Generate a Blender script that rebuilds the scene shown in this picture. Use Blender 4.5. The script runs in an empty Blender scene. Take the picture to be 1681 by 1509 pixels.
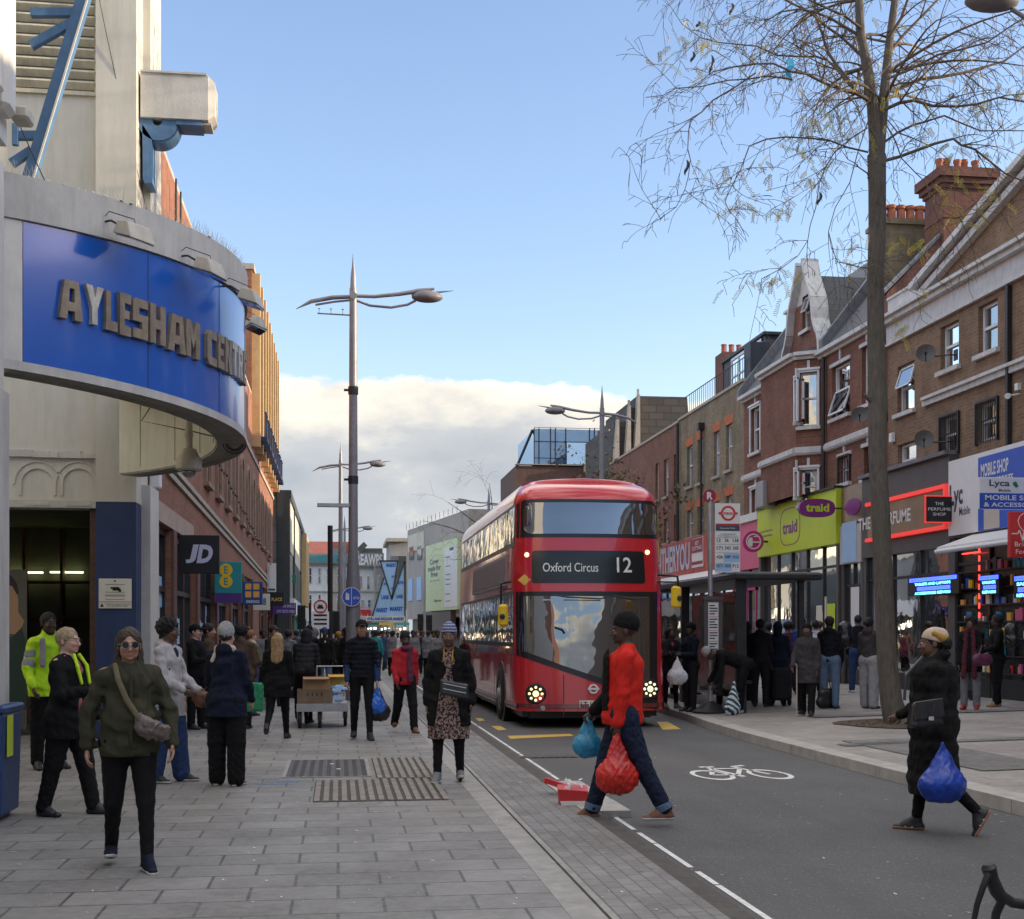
import bpy,bmesh,math,random
import numpy as np
from mathutils import Vector,Matrix
rad=math.radians
S=bpy.context.scene
COL=S.collection
FPX,CXP,HYP,EYE=2100.0,840.5,1040.0,1.6
TH=math.atan(285.5/FPX);ST,CT=math.sin(TH),math.cos(TH)
cam=bpy.data.cameras.new('camera');camo=bpy.data.objects.new('camera',cam);COL.objects.link(camo)
camo.location=(0,0,EYE);camo.rotation_euler=(rad(90),0,-TH)
cam.sensor_fit='HORIZONTAL';cam.sensor_width=36;cam.lens=36*FPX/1681
cam.shift_y=285.5/1681;cam.clip_start=.1;cam.clip_end=2000
S.camera=camo
SUN_EL,SUN_AZ=10.5,97.0
w=bpy.data.worlds.new("World");S.world=w;w.use_nodes=True
def build_world():
 nt=w.node_tree;N=nt.nodes;L=nt.links;N.clear()
 out=N.new('ShaderNodeOutputWorld');bg=N.new('ShaderNodeBackground');bg.inputs[1].default_value=.15
 sky=N.new('ShaderNodeTexSky');sky.sky_type='NISHITA';sky.sun_disc=False
 sky.sun_elevation=rad(SUN_EL+4);sky.sun_rotation=rad(SUN_AZ);sky.air_density=1.15;sky.dust_density=.6;sky.ozone_density=2.2
 tc=N.new('ShaderNodeTexCoord');sep=N.new('ShaderNodeSeparateXYZ');L.new(tc.outputs['Generated'],sep.inputs[0])
 def noise(scale,det,rough,sx=1,sy=1,sz=1):
  mp=N.new('ShaderNodeMapping');mp.inputs['Scale'].default_value=(sx,sy,sz);L.new(tc.outputs['Generated'],mp.inputs[0])
  n=N.new('ShaderNodeTexNoise');n.inputs['Scale'].default_value=scale;n.inputs['Detail'].default_value=det
  n.inputs['Roughness'].default_value=rough;L.new(mp.outputs[0],n.inputs[0]);return n.outputs[0]
 def m(op,a,b=None,c=None,clamp=False):
  n=N.new('ShaderNodeMath');n.operation=op;n.use_clamp=clamp
  for i,v in enumerate((a,b,c)):
   if v is None:continue
   if isinstance(v,(int,float)):n.inputs[i].default_value=v
   else:L.new(v,n.inputs[i])
  return n.outputs[0]
 def ramp(v,stops):
  r=N.new('ShaderNodeValToRGB');L.new(v,r.inputs[0]);e=r.color_ramp.elements
  while len(e)>1:e.remove(e[0])
  e[0].position=stops[0][0];e[0].color=(*stops[0][1],1)
  for p,c in stops[1:]:
   k=e.new(p);k.color=(*c,1)
  return r.outputs[0]
 def mix(f,a,b):
  n=N.new('ShaderNodeMix');n.data_type='RGBA'
  if isinstance(f,(int,float)):n.inputs[0].default_value=f
  else:L.new(f,n.inputs[0])
  for i,v in((6,a),(7,b)):
   if isinstance(v,tuple):n.inputs[i].default_value=(*v,1)
   else:L.new(v,n.inputs[i])
  return n.outputs[2]
 z=sep.outputs[2];y=sep.outputs[1];x=sep.outputs[0]
 n1=noise(3.2,8,.62,1,1,2.2);n2=noise(9,8,.6,1,1,2.0);n3=noise(2.3,6,.6,1,1,3.0)
 top=m('ADD',m('MULTIPLY',m('SUBTRACT',n1,.5),.10),m('MULTIPLY',m('SUBTRACT',n2,.5),.045))
 edge=m('SUBTRACT',m('ADD',m('ADD',.186,m('MULTIPLY',x,.03)),top),z)
 mask=m('MULTIPLY',edge,150,clamp=True)
 rim=m('SUBTRACT',1,m('MULTIPLY',edge,19,clamp=True))
 lum=m('ADD',m('MULTIPLY',rim,.62),m('MULTIPLY',m('SUBTRACT',n2,.42),1.3))
 lumc=m('ADD',lum,.16,clamp=True)
 cloud=ramp(lumc,[(0,(1.45,1.62,1.85)),(.45,(2.15,2.22,2.3)),(.8,(4.3,3.9,3.2)),(1,(5.6,4.9,3.8))])
 hz=m('MULTIPLY',m('SUBTRACT',.12,z),8,clamp=True)
 cloud=mix(m('MULTIPLY',hz,.6),cloud,(1.75,1.95,2.2))
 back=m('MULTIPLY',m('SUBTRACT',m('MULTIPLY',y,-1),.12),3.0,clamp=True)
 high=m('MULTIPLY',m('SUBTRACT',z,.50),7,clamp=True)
 hi=m('MULTIPLY',m('MULTIPLY',m('SUBTRACT',n3,.41),6,clamp=True),m('MAXIMUM',m('MULTIPLY',back,m('MULTIPLY',m('SUBTRACT',z,.42),5,clamp=True)),high))  # bright clouds added overhead and behind, outside the view, to light the street
 skyb=N.new('ShaderNodeMix');skyb.data_type='RGBA';skyb.blend_type='MULTIPLY';skyb.inputs[0].default_value=1
 L.new(sky.outputs[0],skyb.inputs[6]);skyb.inputs[7].default_value=(1.10,1.00,1.06,1)
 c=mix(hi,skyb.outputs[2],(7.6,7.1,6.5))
 c=mix(mask,c,cloud)
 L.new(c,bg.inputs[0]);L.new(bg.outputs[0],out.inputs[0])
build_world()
sl=bpy.data.lights.new('sun','SUN');sl.energy=3.6;sl.angle=rad(.5);sl.color=(1,.80,.55)
so=bpy.data.objects.new('sun',sl);COL.objects.link(so)
_a,_e=rad(SUN_AZ),rad(SUN_EL)
so.rotation_euler=Vector((math.sin(_a)*math.cos(_e),math.cos(_a)*math.cos(_e),math.sin(_e))).to_track_quat('Z','Y').to_euler()
S.view_settings.view_transform='Standard';S.view_settings.look='None';S.view_settings.gamma=1
S.view_settings.exposure=1.05
S.cycles.max_bounces=6;S.cycles.diffuse_bounces=3;S.cycles.glossy_bounces=3;S.cycles.transparent_max_bounces=12
S.cycles.caustics_reflective=False;S.cycles.caustics_refractive=False
def P(X,Y,D):
 u=(X-CXP)/FPX;v=(HYP-Y)/FPX
 return Vector((D*(ST+u*CT),D*(CT-u*ST),EYE+D*v))
def lat(X):return ST+(X-CXP)/FPX*CT
def gp(X,Y,z=0.0):
 p=P(X,Y,(EYE-z)*FPX/(Y-HYP));p.z=z;return p
RKX=6.15
def gz(x,y=0):
 if x<2.3:return 0.0
 k=RKX+max(0,min(1,(y-19)/7))*.5
 if x<k:return-.06
 return .07+(min(x,13.7)-k)*.024
def gpr(X,Y):
 z=.2
 for _ in range(6):
  p=gp(X,Y,z);z=gz(p.x,p.y)
 return p
class Face:
 """a facade: a runs along it, n points out of it"""
 def __init__(s,kind,c):s.kind,s.c=kind,c
 def p(s,a,z,n=0):
  if s.kind=='R':return(s.c-n,a,z)
  if s.kind=='L':return(s.c+n,a,z)
  return(a,s.c-n,z)
 def px(s,X,Y,n=0):
  u=(X-CXP)/FPX
  if s.kind=='F':D=(s.c-n)/(CT-u*ST);q=P(X,Y,D);return(q.x,q.z)
  D=(s.c-n if s.kind=='R' else s.c+n)/(ST+u*CT);q=P(X,Y,D);return(q.y,q.z)
MATS={}
def nodes(name):
 m=bpy.data.materials.new(name);m.use_nodes=True;MATS[name]=m
 nt=m.node_tree;b=nt.nodes['Principled BSDF']
 return m,nt,b
def c3(c):return(c[0],c[1],c[2],1)
class NT:
 def __init__(s,nt):s.nt=nt;s.N=nt.nodes;s.L=nt.links
 def coord(s,kind='Object'):
  return s.N.new('ShaderNodeTexCoord').outputs[kind]
 def mapping(s,v,scale=(1,1,1),rot=(0,0,0),loc=(0,0,0)):
  m=s.N.new('ShaderNodeMapping');s.L.new(v,m.inputs[0]);m.inputs['Scale'].default_value=scale
  m.inputs['Rotation'].default_value=rot;m.inputs['Location'].default_value=loc;return m.outputs[0]
 def noise(s,v,scale,det=4,rough=.6,dist=0):
  n=s.N.new('ShaderNodeTexNoise');s.L.new(v,n.inputs[0]);n.inputs['Scale'].default_value=scale
  n.inputs['Detail'].default_value=det;n.inputs['Roughness'].default_value=rough;n.inputs['Distortion'].default_value=dist
  return n.outputs[0]
 def vor(s,v,scale,out=0,feat='F1'):
  n=s.N.new('ShaderNodeTexVoronoi');n.feature=feat;s.L.new(v,n.inputs[0]);n.inputs['Scale'].default_value=scale
  return n.outputs[out]
 def math(s,op,a,b=None,clamp=False):
  n=s.N.new('ShaderNodeMath');n.operation=op;n.use_clamp=clamp
  for i,v in enumerate((a,b)):
   if v is None:continue
   if isinstance(v,(int,float)):n.inputs[i].default_value=v
   else:s.L.new(v,n.inputs[i])
  return n.outputs[0]
 def ramp(s,v,stops):
  r=s.N.new('ShaderNodeValToRGB');s.L.new(v,r.inputs[0]);e=r.color_ramp.elements
  while len(e)>1:e.remove(e[0])
  e[0].position=stops[0][0];e[0].color=c3(stops[0][1])
  for p,c in stops[1:]:k=e.new(p);k.color=c3(c)
  return r.outputs[0]
 def mix(s,f,a,b,blend='MIX'):
  n=s.N.new('ShaderNodeMix');n.data_type='RGBA';n.blend_type=blend
  if isinstance(f,(int,float)):n.inputs[0].default_value=f
  else:s.L.new(f,n.inputs[0])
  for i,v in((6,a),(7,b)):
   if isinstance(v,tuple):n.inputs[i].default_value=c3(v)
   else:s.L.new(v,n.inputs[i])
  return n.outputs[2]
 def bump(s,h,strength=.3,dist=.02,nrm=None):
  n=s.N.new('ShaderNodeBump');s.L.new(h,n.inputs['Height']);n.inputs['Strength'].default_value=strength
  n.inputs['Distance'].default_value=dist
  if nrm:s.L.new(nrm,n.inputs['Normal'])
  return n.outputs[0]
 def wallv(s,v):
  sp=s.N.new('ShaderNodeSeparateXYZ');s.L.new(v,sp.inputs[0])
  cb=s.N.new('ShaderNodeCombineXYZ');s.L.new(s.math('ADD',sp.outputs[0],sp.outputs[1]),cb.inputs[0]);s.L.new(sp.outputs[2],cb.inputs[1])
  return cb.outputs[0]
def mat(name,col,rough=.6,metal=0,var=.18,vs=2.5,bump=0,bs=60,spec=.5,coat=0,emit=0,dirt=0):
 if name in MATS:return MATS[name]
 m,nt,b=nodes(name);t=NT(nt)
 b.inputs['Roughness'].default_value=rough;b.inputs['Metallic'].default_value=metal
 b.inputs['Specular IOR Level'].default_value=spec;b.inputs['Coat Weight'].default_value=coat;b.inputs['Coat Roughness'].default_value=.08
 v=t.coord()
 n=t.noise(v,vs,6,.65)
 lo=tuple(x*(1-var)for x in col[:3]);hi=tuple(min(1,x*(1+var))for x in col[:3])
 c=t.ramp(n,[(.3,lo),(.7,hi)])
 if dirt:
  st=t.noise(t.mapping(v,(3,3,.35)),2.2,7,.7)
  c=t.mix(t.math('MULTIPLY',t.ramp(st,[(.45,(0,0,0)),(.75,(1,1,1))]),dirt),c,tuple(x*.28 for x in col[:3]))
 nt.links.new(c,b.inputs['Base Color'])
 if bump:nt.links.new(t.bump(t.noise(v,bs,5,.6),bump,.01),b.inputs['Normal'])
 if emit:nt.links.new(c,b.inputs['Emission Color']);b.inputs['Emission Strength'].default_value=emit
 return m
def brick_mat(name,c1,c2,mortar,soot=.35,bw=.225,bh=.075):
 m,nt,b=nodes(name);t=NT(nt);v=t.coord();wv=t.wallv(v)
 br=nt.nodes.new('ShaderNodeTexBrick');nt.links.new(wv,br.inputs[0])
 br.inputs['Color1'].default_value=c3(c1);br.inputs['Color2'].default_value=c3(c2);br.inputs['Mortar'].default_value=c3(mortar)
 br.inputs['Scale'].default_value=1;br.inputs['Brick Width'].default_value=bw;br.inputs['Row Height'].default_value=bh
 br.inputs['Mortar Size'].default_value=.008;br.inputs['Bias'].default_value=0.1
 n=t.noise(v,1.1,7,.68);st=t.noise(t.mapping(v,(2,2,.5)),1.7,6,.65)
 f=t.math('MULTIPLY',t.ramp(n,[(.35,(0,0,0)),(.7,(1,1,1))]),soot)
 c=t.mix(f,br.outputs[0],tuple(x*.35 for x in c1))
 sp=t.noise(t.mapping(wv,(4.4,13.3,1)),1,1,.5)
 c=t.mix(t.ramp(sp,[(.55,(0,0,0)),(.75,(.7,.7,.7))]),c,tuple(x*.6 for x in c2))
 c=t.mix(t.math('MULTIPLY',t.ramp(st,[(.5,(0,0,0)),(.8,(1,1,1))]),.3),c,tuple(min(1,x*1.5+.03)for x in c2))
 nt.links.new(c,b.inputs['Base Color']);b.inputs['Roughness'].default_value=.88
 nt.links.new(t.bump(br.outputs[1],-.4,.006,t.bump(t.noise(v,45,4),.3,.006)),b.inputs['Normal'])
 return m
def glass_mat(name,tint=(.02,.025,.03),refl=.25,rough=.02,wav=.012,see=0,gc=(.95,.97,1)):
 m,nt,b=nodes(name);t=NT(nt);N=nt.nodes;L=nt.links;v=t.coord()
 b.inputs['Roughness'].default_value=.25
 L.new(t.ramp(t.noise(v,1.3,3),[(.3,tuple(x*.5 for x in tint)),(.7,tint)]),b.inputs['Base Color'])
 g=N.new('ShaderNodeBsdfGlossy');g.inputs['Roughness'].default_value=rough;g.inputs['Color'].default_value=(*gc,1)
 bn=t.bump(t.noise(v,1.6,2,.4),wav*10,.03);L.new(bn,g.inputs['Normal'])
 lw=N.new('ShaderNodeFresnel');lw.inputs['IOR'].default_value=1.5
 mx=N.new('ShaderNodeMixShader');L.new(t.math('ADD',t.math('MULTIPLY',lw.outputs[0],1),refl,clamp=True),mx.inputs[0])
 base=b.outputs[0]
 if see:
  tr=N.new('ShaderNodeBsdfTransparent');tr.inputs[0].default_value=(.8,.84,.85,1)
  m2=N.new('ShaderNodeMixShader');m2.inputs[0].default_value=see;L.new(b.outputs[0],m2.inputs[1]);L.new(tr.outputs[0],m2.inputs[2]);base=m2.outputs[0]
 L.new(base,mx.inputs[1]);L.new(g.outputs[0],mx.inputs[2])
 L.new(mx.outputs[0],N['Material Output'].inputs[0]);return m
_TXT={}
def text_mesh(s,off=.0):
 k=(s,off)
 if k not in _TXT:
  cu=bpy.data.curves.new('t','FONT');cu.body=s;cu.offset=off;cu.resolution_u=3;cu.size=1;cu.align_x='CENTER'
  o=bpy.data.objects.new('t',cu);me=bpy.data.meshes.new_from_object(o)
  vs=np.array([v.co[:]for v in me.vertices])if len(me.vertices)else np.zeros((0,3));fs=[tuple(p.vertices)for p in me.polygons]
  bpy.data.objects.remove(o);bpy.data.curves.remove(cu);bpy.data.meshes.remove(me)
  mn,mx=vs.min(0),vs.max(0);vs=(vs-mn)/np.maximum(mx-mn,1e-6)
  _TXT[k]=(vs,fs)
 return _TXT[k]
class MB:
 def __init__(s):s.v=[];s.f=[];s.m=[]
 def add(s,vs,fs,m=0):
  n=len(s.v);s.v.extend([tuple(v)for v in vs]);s.f.extend([tuple(i+n for i in f)for f in fs]);s.m.extend([m]*len(fs));return s
 def quad(s,a,b,c,d,m=0):return s.add([a,b,c,d],[(0,1,2,3)],m)
 def poly(s,pts,m=0):return s.add(pts,[tuple(range(len(pts)))],m)
 def hexa(s,p,m=0):
  return s.add(p,[(3,2,1,0),(4,5,6,7),(0,1,5,4),(1,2,6,5),(2,3,7,6),(3,0,4,7)],m)
 def box(s,x0,x1,y0,y1,z0,z1,m=0,bev=0):
  if bev:
   b=min(bev,abs(x1-x0)/2.2,abs(y1-y0)/2.2,abs(z1-z0)/2.2)
   vs=[]
   for z,k in((z0,1),(z0+b,0),(z1-b,0),(z1,1)):
    i=b if k else 0
    xa,xb,ya,yb=x0+i,x1-i,y0+i,y1-i
    c=0 if k else b
    if k:vs+=[(xa,ya,z),(xa,ya,z),(xb,ya,z),(xb,ya,z),(xb,yb,z),(xb,yb,z),(xa,yb,z),(xa,yb,z)]
    else:vs+=[(xa,ya+b,z),(xa+b,ya,z),(xb-b,ya,z),(xb,ya+b,z),(xb,yb-b,z),(xb-b,yb,z),(xa+b,yb,z),(xa,yb-b,z)]
   fs=[(0,6,4,2),(24,26,28,30)]
   for r in range(3):
    for k in range(8):
     a,b2=r*8+k,r*8+(k+1)%8;fs.append((a,b2,b2+8,a+8))
   return s.add(vs,fs,m)
  return s.hexa([(x0,y0,z0),(x1,y0,z0),(x1,y1,z0),(x0,y1,z0),(x0,y0,z1),(x1,y0,z1),(x1,y1,z1),(x0,y1,z1)],m)
 def fbox(s,F,a0,a1,z0,z1,n0,n1,m=0):
  q=[F.p(a,z,n)for z in(z0,z1)for a,n in((a0,n0),(a1,n0),(a1,n1),(a0,n1))]
  return s.hexa(q,m)
 def beam(s,a,b,w,h,m=0,up=(0,0,1)):
  a,b=Vector(a),Vector(b);d=(b-a).normalized();u=Vector(up);r=d.cross(u)
  if r.length<1e-4:r=Vector((1,0,0))
  r.normalize();u=r.cross(d);r*=w/2;u*=h/2
  return s.hexa([a-r-u,a+r-u,a+r+u,a-r+u,b-r-u,b+r-u,b+r+u,b-r+u],m)
 def tube(s,pts,rs,n=8,m=0,caps=True):
  pts=[Vector(p)for p in pts]
  if isinstance(rs,(int,float)):rs=[rs]*len(pts)
  vs=[];pr=None
  for i,p in enumerate(pts):
   d=(pts[min(i+1,len(pts)-1)]-pts[max(i-1,0)])
   d=d.normalized()if d.length>1e-9 else Vector((0,0,1))
   if pr is None:
    r=d.orthogonal().normalized()
   else:
    r=pr-d*pr.dot(d);r=r.normalized()if r.length>1e-6 else d.orthogonal().normalized()
   pr=r;u=d.cross(r)
   for k in range(n):
    a=2*math.pi*k/n;vs.append(p+(r*math.cos(a)+u*math.sin(a))*rs[i])
  fs=[]
  for i in range(len(pts)-1):
   for k in range(n):
    k2=(k+1)%n;fs.append((i*n+k,i*n+k2,(i+1)*n+k2,(i+1)*n+k))
  if caps:fs.append(tuple(range(n-1,-1,-1)));fs.append(tuple((len(pts)-1)*n+k for k in range(n)))
  return s.add(vs,fs,m)
 def lathe(s,prof,c=(0,0,0),axis=(0,0,1),n=24,m=0):
  ax=Vector(axis).normalized();r=ax.orthogonal().normalized();u=ax.cross(r);c=Vector(c)
  vs=[c+ax*h+(r*math.cos(2*math.pi*k/n)+u*math.sin(2*math.pi*k/n))*rr for rr,h in prof for k in range(n)]
  fs=[(i*n+k,i*n+(k+1)%n,(i+1)*n+(k+1)%n,(i+1)*n+k)for i in range(len(prof)-1)for k in range(n)]
  fs.append(tuple(range(n-1,-1,-1)));fs.append(tuple((len(prof)-1)*n+k for k in range(n)))
  return s.add(vs,fs,m)
 def prism(s,poly,F,n0,n1,m=0):
  k=len(poly);vs=[F.p(a,z,n0)for a,z in poly]+[F.p(a,z,n1)for a,z in poly]
  fs=[tuple(range(k-1,-1,-1)),tuple(range(k,2*k))]+[(i,(i+1)%k,k+(i+1)%k,k+i)for i in range(k)]
  return s.add(vs,fs,m)
 def text(s,st,o,U,V,m=0,off=.0,depth=0):
  vs,fs=text_mesh(st,off);o,U,V=Vector(o),Vector(U),Vector(V);n=U.cross(V).normalized()*depth
  pts=[o+U*float(a)+V*float(b)+n for a,b,_ in vs]
  s.add(pts,fs,m)
  if depth:
   k=len(pts);ed={}
   for f in fs:
    for i in range(len(f)):
     a,b=f[i],f[(i+1)%len(f)];ed[(a,b)]=1
   side=[(b,a,a+k,b+k)for(a,b)in ed if(b,a)not in ed]
   s.add(pts+[p-n for p in pts],side,m)
  return s
 def ftext(s,F,st,a0,a1,z0,z1,n,m=0,off=.0,depth=.0):
  o=Vector(F.p(a0,z0,n));U=Vector(F.p(a1,z0,n))-o;V=Vector(F.p(a0,z1,n))-o
  return s.text(st,o,U,V,m,off,depth)
 def build(s,name,mats,parent=None,smooth=False,inv=True,bevel=0):
  me=bpy.data.meshes.new(name);me.from_pydata(s.v,[],s.f)
  if not isinstance(mats,(list,tuple)):mats=[mats]
  for mm in mats:me.materials.append(MATS[mm]if isinstance(mm,str)else mm)
  if len(mats)>1:me.polygons.foreach_set('material_index',s.m)
  if smooth:me.polygons.foreach_set('use_smooth',[True]*len(me.polygons))
  me.validate()
  bm=bmesh.new();bm.from_mesh(me);bmesh.ops.remove_doubles(bm,verts=bm.verts,dist=1e-5)
  if smooth!='raw':bmesh.ops.recalc_face_normals(bm,faces=bm.faces)
  bm.to_mesh(me);bm.free()
  o=bpy.data.objects.new(name,me);COL.objects.link(o)
  if smooth=='auto':
   bm2=bmesh.new();bm2.from_mesh(me)
   for e in bm2.edges:
    if len(e.link_faces)==2 and e.calc_face_angle(0)>.6:e.smooth=False
   bm2.to_mesh(me);bm2.free()
  if bevel:
   md=o.modifiers.new('b','BEVEL');md.width=bevel;md.segments=2;md.limit_method='ANGLE';md.angle_limit=rad(40)
  if parent is not None:par(o,parent,inv)
  return o
def basemat(o):
 return Matrix.LocRotScale(o.location,o.rotation_euler,o.scale)
def par(o,p,inv=True):
 o.parent=p
 if inv:
  m=basemat(p)
  if p.parent is not None:m=p.parent_base@m if hasattr(p,'parent_base')else basemat(p)
  root=p
  while root.parent is not None:root=root.parent
  o.matrix_parent_inverse=basemat(root).inverted()if p is root else Matrix.Identity(4)
def tag(o,label=None,cat=None,group=None,kind=None):
 if label:o['label']=label
 if cat:o['category']=cat
 if group:o['group']=group
 if kind:o['kind']=kind
 return o
def thing(name,loc,label,cat,group=None,rz=0):
 o=bpy.data.objects.new(name,None);COL.objects.link(o);o.empty_display_size=.3
 o.location=loc;o.rotation_euler=(0,0,rz);return tag(o,label,cat,group)
def kids(o):return[c for c in bpy.data.objects if c.parent==o]
def copy_tree(o,loc=None,rz=None,label=None,group=None,sc=None):
 tree={}
 for c in bpy.data.objects:
  if c.parent:tree.setdefault(c.parent.name,[]).append(c)
 def rec(a,p):
  c=a.copy();COL.objects.link(c)
  if p:c.parent=p
  for k in tree.get(a.name,[]):rec(k,c)
  return c
 r=rec(o,None)
 if loc is not None:r.location=loc
 if rz is not None:r.rotation_euler=(0,0,rz)
 if sc:r.scale=sc
 if label:r['label']=label
 if group:r['group']=group
 return r
R=random.Random(7)
def slab_mat(name,bw,bh,c1,c2,mort,rotz=0,msize=.012):
 m,nt,b=nodes(name);t=NT(nt);v=t.coord();mv=t.mapping(v,rot=(0,0,rotz))
 wob=t.noise(v,3,2);
 br=nt.nodes.new('ShaderNodeTexBrick');nt.links.new(mv,br.inputs[0])
 for k,c in(('Color1',c1),('Color2',c2),('Mortar',mort)):br.inputs[k].default_value=c3(c)
 br.inputs['Scale'].default_value=1;br.inputs['Brick Width'].default_value=bw;br.inputs['Row Height'].default_value=bh
 br.inputs['Mortar Size'].default_value=msize;br.inputs['Mortar Smooth'].default_value=.3;br.offset=.5
 n=t.noise(v,.9,8,.7);n2=t.noise(v,14,6,.7)
 c=t.mix(t.math('MULTIPLY',t.ramp(n,[(.35,(0,0,0)),(.66,(1,1,1))]),.7),br.outputs[0],tuple(x*.52 for x in c1))
 c=t.mix(t.math('MULTIPLY',t.ramp(n2,[(.4,(0,0,0)),(.75,(1,1,1))]),.35),c,tuple(min(1,x*1.35)for x in c2))
 gum=t.vor(v,2.3);gm=t.math('LESS_THAN',gum,.045)
 c=t.mix(t.math('MULTIPLY',gm,.6),c,(.40,.39,.37))
 gm2=t.math('LESS_THAN',t.vor(t.mapping(v,loc=(3.3,1.7,0)),1.7),.05)
 c=t.mix(t.math('MULTIPLY',gm2,.6),c,(.05,.05,.05))
 nt.links.new(c,b.inputs['Base Color'])
 nt.links.new(t.ramp(n,[(.3,(.50,.50,.50)),(.7,(.78,.78,.78))]),b.inputs['Roughness'])
 vb=nt.nodes.new('ShaderNodeTexBrick');nt.links.new(mv,vb.inputs[0]);vb.offset=.5
 vb.inputs['Scale'].default_value=1;vb.inputs['Brick Width'].default_value=bw;vb.inputs['Row Height'].default_value=bh;vb.inputs['Mortar Size'].default_value=msize
 vb.inputs['Color1'].default_value=(0,0,0,1);vb.inputs['Color2'].default_value=(1,1,1,1);vb.inputs['Mortar'].default_value=(0,0,0,1)
 bn=t.bump(br.outputs[1],-.7,.012,t.bump(n2,.35,.008,t.bump(t.noise(v,1.6,3),.5,.05)))
 nt.links.new(bn,b.inputs['Normal'])
 return m
slab_mat('pavement_slab',.54,.41,(.20,.194,.186),(.275,.267,.256),(.045,.043,.04))
slab_mat('block_paving',.21,.105,(.165,.16,.153),(.25,.242,.23),(.07,.067,.062),rotz=rad(90),msize=.007)
slab_mat('right_slab',.75,.5,(.31,.288,.265),(.385,.362,.335),(.16,.15,.14),msize=.009)
def asphalt():
 m,nt,b=nodes('asphalt');t=NT(nt);v=t.coord()
 n=t.noise(v,.5,6,.65);f=t.vor(v,130);g=t.noise(v,85,3,.7)
 c=t.ramp(n,[(.3,(.062,.063,.066)),(.7,(.10,.10,.10))])
 c=t.mix(t.ramp(g,[(.56,(0,0,0)),(.68,(.7,.7,.7))]),c,(.24,.24,.235))
 c=t.mix(t.ramp(t.noise(v,38,4,.8),[(.60,(0,0,0)),(.66,(.8,.8,.8))]),c,(.33,.32,.31))
 c=t.mix(t.ramp(t.noise(t.mapping(v,(1.4,.16,1)),1.2,5,.6),[(.5,(0,0,0)),(.75,(.5,.5,.5))]),c,(.06,.06,.06))
 gm=t.math('LESS_THAN',t.vor(v,4.1),.05)
 c=t.mix(t.math('MULTIPLY',gm,.8),c,(.42,.42,.40))
 nt.links.new(c,b.inputs['Base Color']);b.inputs['Roughness'].default_value=.72
 nt.links.new(t.bump(g,.7,.01),b.inputs['Normal'])
asphalt()
mat('kerb_stone',(.30,.29,.275),.7,var=.25,vs=5,bump=.3,bs=60)
mat('kerb_light',(.40,.385,.36),.7,var=.22,vs=4,bump=.3,bs=60)
mat('gutter',(.075,.068,.06),.8,var=.35,vs=6,bump=.4)
mat('worn_white',(.70,.70,.68),.6,var=.25,vs=22)
mat('worn_yellow',(.62,.42,.07),.6,var=.25,vs=12)
mat('iron',(.085,.08,.075),.5,.5,var=.3,vs=12,bump=.5,bs=90)
mat('earth',(.09,.065,.045),.95,var=.4,vs=14,bump=.9,bs=30)
mat('tactile',(.24,.22,.195),.75,var=.25,vs=5,bump=.3)
mat('tactile_groove',(.075,.068,.06),.85,var=.25,vs=5)
def sheet(name,pts,m,kind='structure'):
 o=MB().poly(pts).build(name,m);return tag(o,kind=kind)if kind else o
def grid_sheet(name,x0,x1,y0,y1,z,m):
 return sheet(name,[(x0,y0,z),(x1,y0,z),(x1,y1,z),(x0,y1,z)],m)
grid_sheet('ground',-400,400,-120,900,-.22,'asphalt')
b=MB();b.box(-14,1.30,-12,160,-.3,0);tag(b.build('pavement','pavement_slab'),kind='structure')
b=MB();b.box(1.30,1.50,-12,160,-.3,.003);b.box(1.52,1.56,-12,160,-.3,.004);tag(b.build('drainage_channel','kerb_stone'),kind='structure')
b=MB();b.box(1.50,1.52,-12,160,-.3,-.012);tag(b.build('channel_slot','gutter'),kind='structure')
b=MB();b.box(1.56,2.18,-12,160,-.3,0);tag(b.build('pavement','block_paving'),kind='structure')
b=MB();b.box(2.18,2.34,-12,11.29,-.3,-.01);b.box(2.18,2.34,13.8,160,-.3,-.01);tag(b.build('kerb','gutter'),kind='structure')
b=MB()
for i in range(3):b.box(2.19+.01*i,2.62,11.3+.83*i,12.10+.83*i,-.3,.002-.006*i)
tag(b.build('kerb_ramp','kerb_light'),kind='structure')
grid_sheet('road',2.30,7.4,-12,160,-.06,'asphalt')
KR=[(RKX,-12),(RKX,12),(RKX+.02,16),(RKX+.06,19),(RKX+.2,21.5),(RKX+.42,23.8),(RKX+.5,26),(RKX+.5,36),(RKX+.5,160)]
b=MB()
for(xa,ya),(xb,yb)in zip(KR[:-1],KR[1:]):
 n=max(1,int((min(yb,60)-ya)/.9))if ya<60 else 1
 for i in range(n):
  f0,f1=i/n,(i+1)/n;g=.004
  p=(xa+(xb-xa)*f0,ya+(yb-ya)*f0+g);q=(xa+(xb-xa)*f1,ya+(yb-ya)*f1-g)
  b.hexa([(p[0],p[1],-.3),(p[0]+.3,p[1],-.3),(q[0]+.3,q[1],-.3),(q[0],q[1],-.3),(p[0]+.01,p[1],.07),(p[0]+.3,p[1],.074),(q[0]+.3,q[1],.074),(q[0]+.01,q[1],.07)])
tag(b.build('kerb','kerb_light'),kind='structure')
b=MB()
for(xa,ya),(xb,yb)in zip(KR[:-1],KR[1:]):
 b.quad((xa+.3,ya,.073),(14.2,ya,.255),(14.2,yb,.255),(xb+.3,yb,.073))
tag(b.build('pavement','right_slab'),kind='structure')
b=MB();zz=lambda x:gz(x,30)+.004
for x0,x1,y0,y1 in((7.0,8.0,13.2,17.2),(6.75,13,16.4,16.75),(8.3,13.4,21.5,22.0)):
 b.quad((x0,y0,gz(x0)+.006),(x1,y0,gz(x1)+.006),(x1,y1,gz(x1)+.006),(x0,y1,gz(x0)+.006))
tag(b.build('paving_repair','block_paving'),kind='structure')
b=MB();y=3.0
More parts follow.
